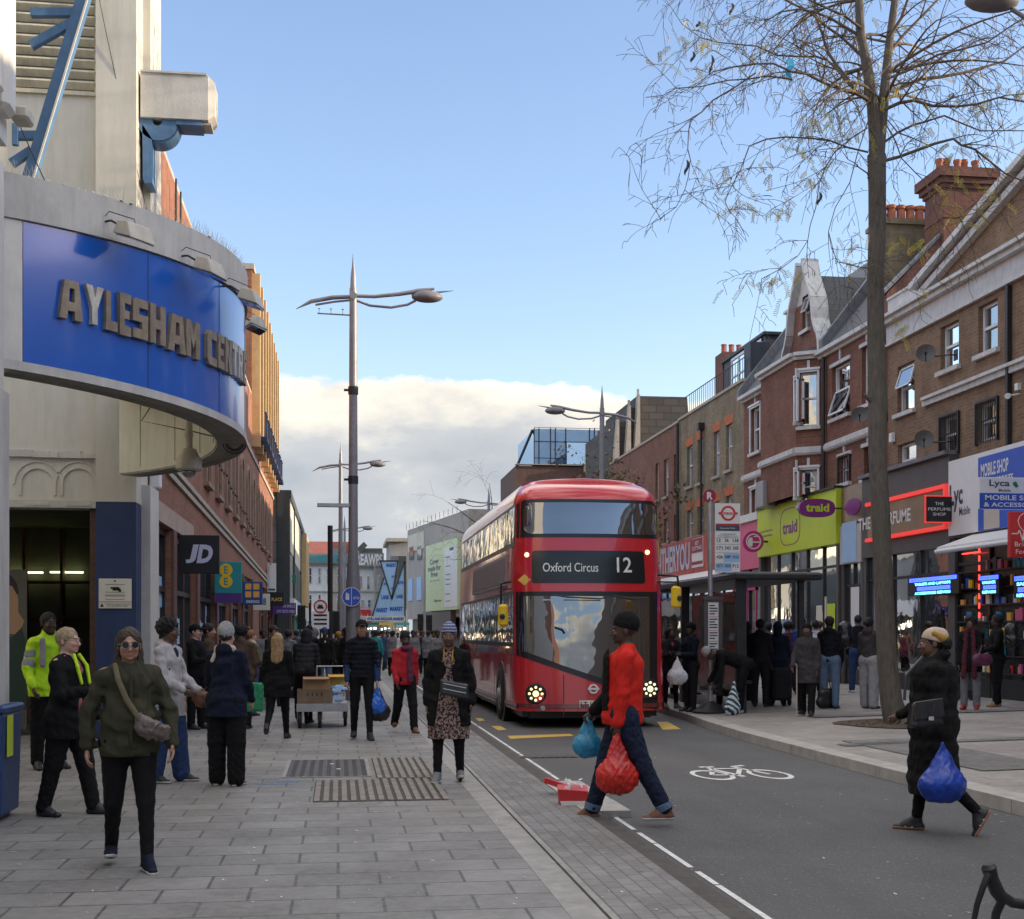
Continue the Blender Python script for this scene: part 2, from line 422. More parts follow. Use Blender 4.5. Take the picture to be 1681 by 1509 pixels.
while y<60:
 l=R.uniform(.4,1.9);b.quad((2.455,y,-.056),(2.498,y,-.056),(2.498,y+l,-.056),(2.455,y+l,-.056));y+=l+R.choice((.01,.03,.06,.16))
tag(b.build('road_marking','worn_white'),kind='structure')
b=MB()
def gquad(b,pts,z=-.056):b.poly([gp(X,Y,z)for X,Y in pts])
gquad(b,[(833,1208),(936,1205),(942,1208),(838,1213)])
gquad(b,[(806,1192),(822,1192),(832,1198),(818,1199)])
gquad(b,[(1078,1185),(1096,1185),(1118,1197),(1088,1198)])
gquad(b,[(780,1179),(790,1179),(797,1183),(786,1184)])
tag(b.build('road_marking','worn_yellow'),kind='structure')
def bike_symbol():
 b=MB();c=gp(1206,1268,-.056);z=-.055
 W,H=1.16,1.75
 def q(u,v):return(c.x+(u-.5)*W,c.y+(v-.5)*H,z)
 def ring(u,v,ru,rv,t=.045):
  n=28
  for k in range(n):
   a0,a1=2*math.pi*k/n,2*math.pi*(k+1)/n
   b.quad(q(u+ru*math.cos(a0),v+rv*math.sin(a0)),q(u+ru*math.cos(a1),v+rv*math.sin(a1)),q(u+(ru-t)*math.cos(a1),v+(rv-t*1.6)*math.sin(a1)),q(u+(ru-t)*math.cos(a0),v+(rv-t*1.6)*math.sin(a0)))
 ring(.2,.36,.2,.30);ring(.8,.36,.2,.30)
 def bar(u0,v0,u1,v1,t=.05):
  d=Vector((u1-u0,v1-v0));n=Vector((-d.y,d.x)).normalized()*t/2
  b.quad(q(u0-n.x,v0-n.y),q(u1-n.x,v1-n.y),q(u1+n.x,v1+n.y),q(u0+n.x,v0+n.y))
 bar(.2,.36,.36,.74);bar(.36,.74,.66,.74);bar(.36,.70,.46,.34);bar(.46,.34,.67,.74);bar(.2,.36,.46,.34);bar(.8,.36,.64,.86)
 bar(.28,.86,.44,.86,.07);bar(.36,.74,.35,.86);bar(.64,.86,.80,.93,.06);bar(.43,.28,.50,.28,.08)
 tag(b.build('road_marking','worn_white'),kind='structure')
bike_symbol()
b=MB();gb=MB()
for(x0,x1,y0,y1)in((-.24,1.05,12.25,14.05),(.42,1.08,14.1,16.5)):
 gb.quad((x0,y0,.005),(x1,y0,.005),(x1,y1,.005),(x0,y1,.005))
 nx=int(round((x1-x0)/.088));
 yy=y0
 while yy<y1-.1:
  yl=min(yy+.4,y1)
  for i in range(nx):
   xx=x0+i*.088+.012;b.box(xx,xx+.052,yy+.006,yl-.006,.004,.016)
  yy+=.4
t=thing('tactile_paving',(.4,14,0),'worn buff ribbed tactile paving set in the grey slabs of the left pavement','tactile paving')
b.build('ribs','tactile',t);gb.build('base','tactile_groove',t)
t=thing('manhole_cover',(-.1,15.2,0),'rectangular dark metal inspection cover in the pavement beside the ribbed tactile paving','manhole cover')
x0,x1,y0,y1=-.62,.37,14.35,16.35
b=MB();b.box(x0+.04,x1-.04,y0+.04,y1-.04,-.02,.006)
for i in range(9):
 for j in range(18):
  xx,yy=x0+.09+i*.1,y0+.09+j*.105;b.box(xx,xx+.05,yy,yy+.03,.005,.010)
b.build('lid','iron',t)
b=MB();b.box(x0,x1,y0,y0+.04,-.02,.009);b.box(x0,x1,y1-.04,y1,-.02,.009);b.box(x0,x0+.04,y0+.04,y1-.04,-.02,.009);b.box(x1-.04,x1,y0+.04,y1-.04,-.02,.009)
b.build('frame','kerb_stone',t)
b=MB();b.box(-.02,.03,15.1,15.16,.006,.014);b.box(-.1,-.05,15.7,15.76,.006,.014);b.build('lifting_key','worn_white',t)
def cover(name,x,y,w,l,label):
 t=thing(name,(x,y,0),label,'drain cover');b=MB();b.box(x,x+w,y,y+l,-.02,.006)
 for i in range(int(l/.09)):b.box(x+.05,x+w-.05,y+.04+i*.09,y+.085+i*.09,.005,.011)
 b.build('grating','iron',t);b=MB()
 b.box(x-.03,x,y-.03,y+l+.03,-.02,.01);b.box(x+w,x+w+.03,y-.03,y+l+.03,-.02,.01);b.box(x,x+w,y-.03,y,-.02,.01);b.box(x,x+w,y+l,y+l+.03,-.02,.01)
 b.build('frame','kerb_stone',t)
p=gp(880,1243,-.055);b=MB();b.box(p.x-.5,p.x+.55,p.y-.12,p.y+.16,-.07,-.05)
for i in range(10):b.box(p.x-.45+i*.1,p.x-.4+i*.1,p.y-.1,p.y+.14,-.051,-.045)
tag(b.build('road_drain','iron'),'dark iron drain set in the asphalt in front of the bus','drain cover')
tp=gpr(1474,1188)
b=MB();n=22;pts=[(tp.x+(.95+.14*math.sin(3*a)+.1*R.random())*math.cos(a)*.9,tp.y+(1.05+.1*R.random())*math.sin(a),0)for a in[2*math.pi*k/n for k in range(n)]]
pts=[(x,y,gz(x,y)+.008)for x,y,_ in pts];b.poly(pts)
for k in range(120):
 a,r=R.uniform(0,6.28),R.uniform(0,.9)**.7;x,y=tp.x+r*math.cos(a)*.85,tp.y+r*math.sin(a);s_=R.uniform(.012,.045)
 z=gz(x,y);b.add([(x-s_,y,z),(x,y-s_,z),(x+s_,y,z),(x,y+s_,z),(x,y,z+s_*.9)],[(0,1,4),(1,2,4),(2,3,4),(3,0,4)])
tag(b.build('tree_pit','earth'),kind='structure')
mat('cream_render',(.58,.56,.49),.75,var=.08,vs=.9,bump=.15,bs=30,dirt=.22)
mat('cream_soffit',(.56,.56,.47),.6,var=.1,vs=1.2,dirt=.25)
mat('concrete_band',(.52,.505,.47),.8,var=.14,vs=2,bump=.4,bs=40,dirt=.3)
mat('white_paint',(.62,.60,.55),.5,var=.08,vs=4,dirt=.2)
mat('sign_blue',(.012,.11,.50),.22,var=.10,vs=.7,coat=.4)
mat('column_blue',(.018,.040,.115),.5,var=.15,vs=3,dirt=.3)
mat('steel_blue',(.085,.185,.34),.45,var=.18,vs=6,dirt=.35)
mat('letter_bronze',(.27,.215,.155),.55,.1,var=.3,vs=9,dirt=.4)
mat('letter_pale',(.52,.49,.42),.5,.2,var=.3,vs=9,dirt=.3)
mat('louvre_cream',(.56,.52,.40),.7,var=.12,vs=3,dirt=.5)
mat('lamp_beige',(.46,.43,.36),.5,var=.12,vs=8,dirt=.3)
mat('dark_steel',(.035,.037,.04),.45,.4,var=.2,vs=6)
mat('black_plastic',(.02,.02,.022),.4,var=.15,vs=8)
mat('dark_void',(.012,.012,.012),.9,var=.2)
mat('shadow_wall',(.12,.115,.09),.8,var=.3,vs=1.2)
mat('stone_pink',(.43,.33,.27),.8,var=.15,vs=2,bump=.2,dirt=.35)
mat('stone_cream',(.42,.38,.31),.75,var=.15,vs=3,bump=.2,dirt=.3)
mat('stone_brown',(.30,.21,.15),.75,var=.2,vs=3,bump=.2,dirt=.3)
mat('stone_sun_gold',(.52,.35,.17),.75,var=.12,vs=3,bump=.2)  # warm gold of the low sun put into the stone colour
mat('pier_brown',(.14,.065,.05),.7,var=.2,vs=5,bump=.2)
mat('spike',(.45,.45,.44),.4,.6)
brick_mat('brick_left',(.25,.085,.045),(.33,.13,.07),(.20,.16,.125),soot=.4)
glass_mat('shop_glass',(.035,.035,.035),-.03)
glass_mat('dark_glass',(.012,.014,.018),.16)
glass_mat('window_glass',(.05,.06,.07),.33)
def flat(name,c,r=.45,**k):return mat(name,c,r,var=.05,**k)
for n_,c_ in dict(s_black=(.012,.012,.015),s_white=(.75,.75,.74),s_lilac=(.55,.56,.72),s_teal=(.02,.28,.30),s_yellow=(.85,.52,.02),s_purple=(.085,.03,.19),s_navy=(.02,.06,.24),s_orange=(.85,.42,.08),s_green=(.02,.20,.10),s_cream=(.68,.66,.56),s_red=(.55,.03,.03),s_grey=(.32,.32,.33),s_maroon=(.30,.02,.04),s_royal=(.03,.10,.50),s_sky=(.35,.55,.80),s_ink=(.05,.07,.12),s_gold=(.75,.50,.10),s_lime=(.55,.68,.03),s_violet=(.22,.03,.20),s_pink=(.70,.12,.24),s_magenta=(.55,.03,.22),s_paleg=(.60,.70,.42),s_tan=(.50,.45,.40),s_brown=(.10,.075,.06)).items():flat(n_,c_)
def glow(name,c,e):
 m,nt,b=nodes(name);b.inputs['Base Color'].default_value=c3(c);b.inputs['Emission Color'].default_value=c3(c);b.inputs['Emission Strength'].default_value=e
glow('neon_blue',(.03,.06,1),3.0);glow('neon_cyan',(.15,.75,1),1.6);glow('neon_red',(1,.05,.03),1.6);glow('neon_green',(.80,.90,.42),1.6)
glow('lamp_white',(1,.92,.75),2.4);glow('lamp_led',(1,.90,.5),.65);glow('shop_light',(1,.85,.6),2.0);glow('neon_pink',(1,.1,.6),1.3)
FE=Face('F',20.2);FL=Face('L',-3.05)
CX_,CY_,CR_=-6.46,15.95,5.32
A0,A1=rad(-49.5),rad(49.5)
def cylpt(a,r,z):return(CX_+r*math.cos(a),CY_+r*math.sin(a),z)
def cylhit(X,r=CR_):
 d=P(X,HYP,1.0);dx,dy=d.x,d.y
 A=dx*dx+dy*dy;B=-2*(dx*CX_+dy*CY_);C_=CX_**2+CY_**2-r*r;q=B*B-4*A*C_
 q=max(q,0);D=(-B-math.sqrt(q))/(2*A);return math.atan2(D*dy-CY_,D*dx-CX_),D
def ztop(a):return 5.72+.34*max(0,min(1,(a-A0)/(rad(5)-A0)))
def zblue(a):return ztop(a)-.40
ZB=3.97
def arc_strip(b,r0,r1,zf0,zf1,n=56,m=0,a0=A0,a1=A1):
 f=(lambda z:z if callable(z)else(lambda a:z))
 z0,z1=f(zf0),f(zf1)
 for i in range(n):
  a,c=a0+(a1-a0)*i/n,a0+(a1-a0)*(i+1)/n
  b.hexa([cylpt(a,r0,z0(a)),cylpt(a,r1,z0(a)),cylpt(c,r1,z0(c)),cylpt(c,r0,z0(c)),cylpt(a,r0,z1(a)),cylpt(a,r1,z1(a)),cylpt(c,r1,z1(c)),cylpt(c,r0,z1(c))],m)
sc=thing('shopping_centre',(-4.5,20.2,0),'cream rendered shopping centre entrance with curved canopy, blue column and louvred tower on the left','shopping centre')
b=MB();arc_strip(b,CR_-.20,CR_+.03,zblue,ztop);b.build('canopy_band','concrete_band',sc,smooth='auto')
b=MB();arc_strip(b,CR_-.34,CR_+.02,ZB,ZB+.085);b.build('canopy_lip','concrete_band',sc,smooth='auto')
b=MB();arc_strip(b,CR_-.36,CR_-.28,ZB+.02,5.3)
for k in range(9):
 a=A0+(A1-A0)*(k+.5)/9;b.hexa([cylpt(a+s*.0035,CR_-.36-e,z)for z in(ZB+.09,5.3)for s,e in((-1,.0),(1,.0),(1,.012),(-1,.012))])
b.build('canopy_lining','cream_soffit',sc)
b=MB()
for i in range(40):
 a,c=A0+(A1-A0)*i/40,A0+(A1-A0)*(i+1)/40
 b.hexa([(CX_+3.2,CY_+(CR_*math.sin(a))*.98,5.20),cylpt(a,CR_-.1,5.20),cylpt(c,CR_-.1,5.20),(CX_+3.2,CY_+(CR_*math.sin(c))*.98,5.20),(CX_+3.2,CY_+(CR_*math.sin(a))*.98,5.26),cylpt(a,CR_-.1,5.26),cylpt(c,CR_-.1,5.26),(CX_+3.2,CY_+(CR_*math.sin(c))*.98,5.26)])
b.build('canopy_ceiling','cream_soffit',sc)
b=MB();rr=random.Random(3)
for k in range(150):
 a=A0+(A1-A0)*rr.random()**1.2*.9;r=CR_+rr.uniform(-.16,.035);s_=rr.uniform(.01,.035);p=Vector(cylpt(a,r,ztop(a)+.004))
 b.add([p+Vector((-s_,0,0)),p+Vector((0,-s_*1.6,0)),p+Vector((s_,0,0)),p+Vector((0,s_*1.6,0)),p+Vector((0,0,s_*.9))],[(0,1,4),(1,2,4),(2,3,4),(3,0,4)])
b.build('crumbled_edge','cream_render',sc)
def FEp(X,Y,n=0):return FE.px(X,Y,n)
a_l,_=FEp(-60,800);a_o,z_o=FEp(20,833);a_c0,_=FEp(160,833);a_c1,_=FEp(226,833)
zt=16.0
z_pan0=FEp(60,822)[1];z_pan1=FEp(60,752)[1];z_band=FEp(60,742)[1]
b=MB();b.fbox(FE,a_l-3,a_c0,z_pan0,zt,-.4,0)
for X in(62,130):
 ac,zc=FEp(X,795);r0=.235;n=14
 for k in range(n):
  t0,t1=math.pi*k/n,math.pi*(k+1)/n
  for(ra,rb,d)in((r0,r0+.035,.025),(r0+.10,r0+.125,.018)):
   q=[(ac+rr_*math.cos(t),zc+rr_*math.sin(t))for rr_,t in((ra,t0),(rb,t0),(rb,t1),(ra,t1))]
   b.add([FE.p(*p_,0)for p_ in q]+[FE.p(*p_,d)for p_ in q],[(4,5,6,7),(0,1,5,4),(1,2,6,5),(2,3,7,6),(3,0,4,7)])
 for s_ in(-1,1):
  b.fbox(FE,ac+s_*(r0+.017)-.0175,ac+s_*(r0+.017)+.0175,z_pan0+.08,zc,0,.025)
b.fbox(FE,a_l-1,a_c0,z_pan0,z_pan0+.035,0,.03)
b.build('entrance_wall','cream_render',sc)
b=MB();rr=random.Random(5);x=a_l
while x<a_c0-.02:
 l=rr.uniform(.12,.4);x2=min(x+l,a_c0-.01);b.fbox(FE,x,x2-.004,z_pan1+rr.uniform(0,.02),z_band+rr.uniform(-.02,.03),0,.05+rr.uniform(0,.02));x=x2
b.build('ledge','concrete_band',sc)
b=MB();b.fbox(FE,a_l-3,a_c0,z_o,z_pan0-.004,-.35,.05)
for X0,X1 in((42,82),(110,150)):
 a0,_=FEp(X0,825);a1,_=FEp(X1,825);b.fbox(FE,a0,a1,z_o+.03,z_pan0-.03,.05,.06)
b.build('lintel','concrete_band',sc)
b=MB();b.fbox(FE,a_c0+.003,a_c1,0,FEp(190,826)[1],-1.0,.16);b.build('column','column_blue',sc)
b=MB();b.fbox(FE,a_c0+.004,a_c1+.005,FEp(190,826)[1]+.003,zt,-1.0,.165)
for zj in(4.62,6.9,9.35,11.2):b.fbox(FE,a_c0+.0,a_c1+.008,zj,zj+.012,-1,.158)
b.build('tower_pier','cream_render',sc)
b=MB();b.fbox(FE,a_c1-.10,a_c1+.14,.0,FEp(232,792)[1],-1.3,-.35);b.build('downpipe_casing','white_paint',sc)
b=MB();b.fbox(FE,a_c1-.3,a_c1+.12,5.2,zt,-1.7,-.5);b.build('tower_return','cream_render',sc)
z_l0=FEp(100,150)[1];a0,_=FEp(38,100);a1,_=FEp(163,100)
b=MB();b.fbox(FE,a0-.5,a1+.0,z_l0-.06,z_l0,0,.05);b.fbox(FE,a1-.06,a1,z_l0,zt,0,.05)
z=z_l0+.03
while z<15.5:
 q=[(z,.012),(z+.03,.012),(z+.115,.075),(z+.085,.085)]
 vs=[FE.p(a,zz_,n)for a in(a0-.5,a1-.06)for zz_,n in q]
 b.add(vs,[(0,1,2,3),(7,6,5,4),(0,4,5,1),(1,5,6,2),(2,6,7,3),(3,7,4,0)]);z+=.165
b.build('louvre','louvre_cream',sc)
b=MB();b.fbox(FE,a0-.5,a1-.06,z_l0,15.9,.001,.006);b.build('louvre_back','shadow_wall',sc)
a0,z0=FEp(230,190);a1,z1=FEp(352,124)
b=MB();k=.09
prof=[(z0+.04,-.02),(z1,-.02),(z1+.02,-.1),(z1+.02,-.75),(z0+.04,-.75)]
b.fbox(FE,a0,a1-.10,z0,z1,-.6,-.03);b.fbox(FE,a0+.0,a1-.12,z1,z1+.03,-.63,.0)
vs=[FE.p(a,z_,n)for a,z_,n in((a1-.1,z0,-.6),(a1-.1,z0,-.03),(a1,z0+.09,-.08),(a1,z0+.09,-.55),(a1-.1,z1,-.6),(a1-.1,z1,-.03),(a1,z1-.08,-.08),(a1,z1-.08,-.55))]
b.hexa(vs);a2,z2=FEp(330,197);b.fbox(FE,a2,a1-.06,z2-.02,z0,-.5,-.14)
b.build('roof_beam','concrete_band',sc)
br=MB()
def plate(pts,n0,n1):br.prism([FEp(X,Y)for X,Y in pts],FE,n0,n1)
for n0,n1 in((-.12,-.09),(-.22,-.19),(-.45,-.42)):
 ac,zc=FEp(257,195);r0=.07;R1=.30;n=20
 pts=[(238,174),(328,176),(328,192),(289,192)]
 br.prism([FEp(X,Y)for X,Y in((283,175),(328,177),(328,190),(286,190))],FE,n0,n1)
 br.prism([FEp(X,Y)for X,Y in((232,200),(248,224),(248,293),(233,293))],FE,n0,n1)
 for k in range(n):
  t0,t1=2*math.pi*k/n,2*math.pi*(k+1)/n
  q=[(ac+r_*math.cos(t),zc+r_*math.sin(t))for r_,t in((r0,t0),(R1,t0),(R1,t1),(r0,t1))]
  br.prism(q,FE,n0,n1)
ac,zc=FEp(257,195)
for k in range(10):
 t0,t1=-math.pi*.62+math.pi*.62*k/10,-math.pi*.62+math.pi*.62*(k+1)/10
 q=[(ac+r_*math.cos(t),zc+r_*math.sin(t))for r_,t in((.27,t0),(.32,t0),(.32,t1),(.27,t1))];br.prism(q,FE,-.5,-.14)
pp=[FEp(288,192)+(0,),FEp(330,203)+(0,)]
br.fbox(FE,pp[0][0],pp[1][0],pp[1][1],pp[0][1],-.5,-.07)
a3,z3=FEp(236,294);a4,z4=FEp(247,220);br.fbox(FE,a3,a4,z3,z4,-.5,-.23);br.fbox(FE,a3-.0,a4+.02,z3-.04,z3+.04,-.5,-.05)
br.build('bracket','steel_blue',sc)
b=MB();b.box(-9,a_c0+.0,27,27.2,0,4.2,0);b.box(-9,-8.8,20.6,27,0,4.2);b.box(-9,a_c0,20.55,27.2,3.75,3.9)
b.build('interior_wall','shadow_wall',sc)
b=MB();p0=FEp(147,900)[0];b.fbox(FE,p0,a_c0,0,z_o,-.34,-.02);b.build('brick_pier',brick_mat('brick_dark',(.10,.05,.035),(.14,.07,.05),(.09,.08,.07)),sc)
b=MB();FI=Face('F',26.9)
for X0,X1 in((-40,71),(83,137)):
 q0,zq=FI.px(X0,941);q1,_=FI.px(X1,941);b.fbox(FI,q0,q1,zq,zq+.035,0,.06)
b.build('strip_light','neon_green',sc)
b=MB()
for k in range(7):x_=-8.4+k*.72;b.box(x_,x_+.05,26.6,26.9,0,3.7)
for z_ in(1.0,1.9,2.6):b.box(-8.6,a_c0-.1,26.55,26.9,z_,z_+.05)
b.box(-6.6,-4.2,23.4,24.0,0,1.05)
b.build('interior_screen','pier_brown',sc)
b=MB();b.box(-12,a_l-2.9,20.3,22,0,zt);b.box(-12,a_c1-.2,21.6,30,4.3,9.6);b.box(-14,-12,6,60,0,14);b.build('rear_wall','cream_render',sc)
sg=thing('canopy_sign',cylpt(rad(-20),CR_,ZB),'long curved blue sign band with worn bronze letters on the shopping centre canopy','sign')
b=MB();aL,_=cylhit(38);arc_strip(b,CR_-.03,CR_,ZB+.087,lambda a:zblue(a)-.004,a0=aL);b.build('panel','sign_blue',sg,smooth='auto')
b=MB()
for k in range(5):
 a=aL+(A1-aL)*(k+1)/6;b.hexa([cylpt(a+s*.0008,CR_+e,z)for z in(ZB+.09,zblue(a)-.01)for s,e in((-1,-.002),(1,-.002),(1,.003),(-1,.003))])
b.build('panel_seam','column_blue',sg)
b=MB();arc_strip(b,CR_-.03,CR_+.006,ZB+.087,lambda a:zblue(a)-.004,n=6,a0=A0,a1=aL-.002);b.build('end_panel','white_paint',sg)
LT=[('A',90,133,457,531,0),('Y',134,166,466,539,1),('L',167,188,475,549,0),('E',190,210,478,557,0),('S',211,238,487,562,0),('H',239,267,497,571,0),('A',268,300,513,584,0),('M',298,323,523,593,0),('C',333,350,539,605,0),('E',351,362,545,611,0),('N',363,374,552,618,0),('T',375,384,558,622,1),('R',385,392,566,628,1),('E',393,398,574,636,0)]
prev=None
GL={'A':[[(0,0),(.22,1),(.45,1),(.40,.55),(.32,0)],[(.45,1),(.80,1),(1,0),(.66,0),(.63,.55),(.63,.8),(.42,.8)],[(.36,.22),(.66,.22),(.66,.45),(.38,.45)]],'Y':[[(0,1),(.36,1),(.5,.70),(.64,.42),(.64,0),(.34,0),(.34,.42)],[(.64,1),(1,1),(.64,.40),(.45,.56)]],'L':[[(0,0),(.42,0),(.42,1),(.05,1)],[(.42,0),(1,0),(1,.25),(.42,.25)]],'E':[[(0,0),(.42,0),(.42,1),(0,1)],[(.42,0),(1,0),(1,.22),(.42,.25)],[(.42,.40),(.85,.40),(.85,.60),(.42,.60)],[(.42,.78),(1,.76),(1,1),(.42,1)]],'S':[[(0,0),(1,0),(1,.24),(0,.24)],[(.6,.24),(1,.24),(1,.62),(.6,.60)],[(0,.42),(.6,.42),(.6,.60),(0,.62)],[(0,.62),(.4,.60),(.4,.78),(0,.78)],[(0,.78),(1,.78),(1,1),(.15,1),(0,.9)]],'H':[[(0,0),(.36,0),(.36,1),(0,1)],[(.64,0),(1,0),(1,1),(.64,1)],[(.36,.38),(.64,.38),(.64,.62),(.36,.62)]],'M':[[(0,0),(.32,0),(.32,1),(0,1)],[(.68,0),(1,0),(1,1),(.68,1)],[(.32,1),(.32,.55),(.5,.25),(.5,.62)],[(.68,1),(.5,.62),(.5,.25),(.68,.55)]],'C':[[(0,.15),(.42,.15),(.42,.85),(0,.85)],[(0,.15),(.18,0),(1,0),(1,.24),(.42,.24)],[(0,.85),(.42,.76),(1,.76),(1,1),(.18,1)]],'N':[[(0,0),(.34,0),(.34,1),(0,1)],[(.66,0),(1,0),(1,1),(.66,1)],[(.34,1),(.34,.55),(.66,0),(.66,.45)]],'T':[[(0,.76),(1,.76),(1,1),(0,1)],[(.33,0),(.67,0),(.67,.76),(.33,.76)]],'R':[[(0,0),(.36,0),(.36,1),(0,1)],[(.36,.78),(1,.78),(.9,1),(.36,1)],[(.68,.45),(1,.52),(1,.78),(.68,.78)],[(.36,.42),(.9,.42),(.9,.58),(.36,.58)],[(.5,.42),(.85,.42),(1,0),(.66,0)]]}
for ch,X0,X1,Y0,Y1,pale in LT:
 a0,D0=cylhit(X0);a1,D1=cylhit(X1);g_=(a1-a0)*.05;a0+=g_;a1-=g_
 zt_=EYE+(D0+D1)/2*(HYP-Y0-5)/FPX;zb_=EYE+(D0+D1)/2*(HYP-Y1+5)/FPX
 b=MB()
 for pl in GL[ch]:
  q=[]
  for uu,vv in pl:q.append((a0+(a1-a0)*uu,zb_+(zt_-zb_)*vv))
  k=len(q);vs=[cylpt(a,CR_+.002,z)for a,z in q]+[cylpt(a,CR_+.05,z)for a,z in q]
  b.add(vs,[tuple(range(k-1,-1,-1)),tuple(range(k,2*k))]+[(i,(i+1)%k,k+(i+1)%k,k+i)for i in range(k)])
 b.build('letter','letter_pale' if pale else 'letter_bronze',sg)
FLL=[(212,385,'beige floodlight on the canopy band above the first letters of the blue sign'),(335,442,'beige floodlight on the canopy band above the middle of the blue sign'),(402,491,'floodlight on the canopy band right where the blue sign curves away'),(436,533,'floodlight standing out furthest against the sky beyond the blue sign'),(427,567,'lowest floodlight behind the right edge of the blue sign')]
for i,(X,Y,lb)in enumerate(FLL):
 if i<3:a,D=cylhit(X-4,CR_+.2)
 else:a=rad((22,34)[i-3]);q=Vector(cylpt(a,CR_+.42,0));D=q.x*ST+q.y*CT
 z=EYE+D*(HYP-Y)/FPX;rad_=Vector((math.cos(a),math.sin(a),0));tan=Vector((-math.sin(a),math.cos(a),0));up=Vector((0,0,1))
 rr0=CR_+(.30 if i<3 else .42);c=Vector(cylpt(a,rr0,z))
 f=thing('floodlight',tuple(c-up*.1),lb,'floodlight','floodlights along the canopy')
 b=MB();w_,h_,d_=.165,.10,.12
 def q3(t,r,u):return c+tan*t+rad_*r+up*u
 b.hexa([q3(-w_,-d_,-h_*.2),q3(-w_,d_,-h_),q3(w_,d_,-h_),q3(w_,-d_,-h_*.2),q3(-w_*.9,-d_*.6,h_),q3(-w_*.9,d_*.5,h_*.7),q3(w_*.9,d_*.5,h_*.7),q3(w_*.9,-d_*.6,h_)])
 b.build('housing','lamp_beige',f,bevel=.012)
 b=MB();b.hexa([q3(-w_*.9,-d_*.8,-h_*.3-.012),q3(-w_*.9,d_*.9,-h_-.012),q3(w_*.9,d_*.9,-h_-.012),q3(w_*.9,-d_*.8,-h_*.3-.012),q3(-w_*.9,-d_*.8,-h_*.3-.002),q3(-w_*.9,d_*.9,-h_-.002),q3(w_*.9,d_*.9,-h_-.002),q3(w_*.9,-d_*.8,-h_*.3-.002)])
 b.build('lens','dark_glass',f)
 b=MB();wallp=Vector(cylpt(a-.02,CR_-.02,z+.12));b.tube([wallp,wallp+rad_*.12,c+up*.03-rad_*.05],.011,6)
 b.tube([wallp+up*.02,wallp+rad_*.1+up*.09,c+up*.13,c+up*.05+rad_*.02],.005,5);b.lathe([(.035,-.01),(.035,.015)],wallp,rad_,10)
 b.build('bracket','dark_steel',f)
b=MB();rr=random.Random(9);a=A0+.02
while a<A1-.05:
 p=Vector(cylpt(a,CR_-.05,ztop(a)))
 if rr.random()<.9:
  for s_ in(-1,0,1):
   q=p+Vector((math.cos(a)*.05*s_+rr.uniform(-.02,.02),rr.uniform(-.03,.03),.13+rr.uniform(-.02,.03)));b.tube([p,q],[.0022,.0012],3,caps=False)
 a+=.0095
tag(b.build('bird_spikes','spike'),'row of thin wire bird spikes along the top edge of the curved canopy','bird spikes',kind='stuff')
hp=P(310,740,15.6);t=thing('security_camera',tuple(hp),'beige dome security camera hanging on a pole under the curved canopy','security camera')
cz=EYE+15.6*(HYP-768)/FPX
b=MB();b.tube([(hp.x,hp.y,5.2),(hp.x,hp.y,cz+.2)],.045,12);b.tube([(hp.x,hp.y,cz+.38),(hp.x,hp.y,cz+.42)],.055,12);b.build('pole','lamp_beige',t,smooth='auto')
b=MB();b.lathe([(.05,.24),(.09,.22),(.12,.15),(.155,.10),(.16,-.02),(.13,-.04)][::-1],(hp.x,hp.y,cz));b.build('housing','lamp_beige',t,smooth='auto')
b=MB();b.lathe([(.01,-.12),(.05,-.11),(.08,-.08),(.095,-.035)],(hp.x,hp.y,cz));b.build('dome','dark_glass',t,smooth=True)
b=MB();q=P(385,725,16.0)
for r_ in(.10,.13,.08):b.tube([q+Vector((r_*math.cos(t_)*1.1,.0+.02*r_,r_*math.sin(t_)-.02))for t_ in[k*.45 for k in range(15)]],.008,5)
b.tube([q,q+Vector((-.5,-.1,.10)),q+Vector((-1.1,-.2,.2)),(hp.x,hp.y,5.1)],.008,5)
tag(b.build('cable_coil','black_plastic'),'loose coil of black cable hanging from the canopy rim near the dome camera','cable')
FT=Face('F',14.2)
t=thing('steel_truss',FT.p(*FT.px(60,280)),'slanting blue steel lattice truss above the canopy beside the louvres','truss')
def trusspt(X,Y,n=0):a,z=FT.px(X,Y);return Vector(FT.p(a,z,n))
b=MB();b.beam(trusspt(48,295),trusspt(155,-60),.13,.10,up=(0,1,0));b.build('chord','steel_blue',t)
b=MB();b.beam(trusspt(57,295,.01),trusspt(164,-60,.01),.02,.12,up=(0,1,0));b.build('sunlit_edge_strip','white_paint',t)  # white strip painted in for sunlight on the right edge of the chord
for p_,q_ in(((50,20),(132,20)),((50,74),(122,34)),((22,222),(68,222)),((18,268),(52,246))):
 b=MB();b.beam(trusspt(*p_,-.02),trusspt(*q_,-.02),.085,.08,up=(0,1,0));b.build('brace','steel_blue',t)
b=MB();b.beam(trusspt(26,205,.02),trusspt(26,240,.02),.06,.06,up=(0,1,0));b.build('bolt_plate','steel_blue',t)
nb=thing('white_building',(-3.4,8,0),'near white rendered building edge at the far left of the frame','building')
b=MB();b.box(-9,-2.90,-6,11.7,0,5.7);b.build('wall','white_paint',nb)
b=MB();b.box(-6,-2.90,6,11.8,5.9,14);
a_,_=0,0
pz=EYE+11.2*(HYP-195)/FPX
b.box(-6,P(24,0,11.4).x,11.0,11.3,pz,14);b.box(-6,P(44,0,11.4).x-.02,11.3,11.62,pz-.05,14,0,.05);b.box(-6,P(34,0,11.4).x,11.18,11.4,pz+.05,14,0,.04)
b.build('fluted_pillar','white_paint',nb)
b=MB();q=P(36,185,11.2);b.box(q.x-.1,q.x+.06,q.y-.05,q.y+.2,q.z-.06,q.z+.05,0,.02);b.build('wall_light','lamp_beige',nb)
b=MB();b.box(-2.98,-2.86,10.9,11.72,.3,3.7);b.build('window_frame','concrete_band',nb)
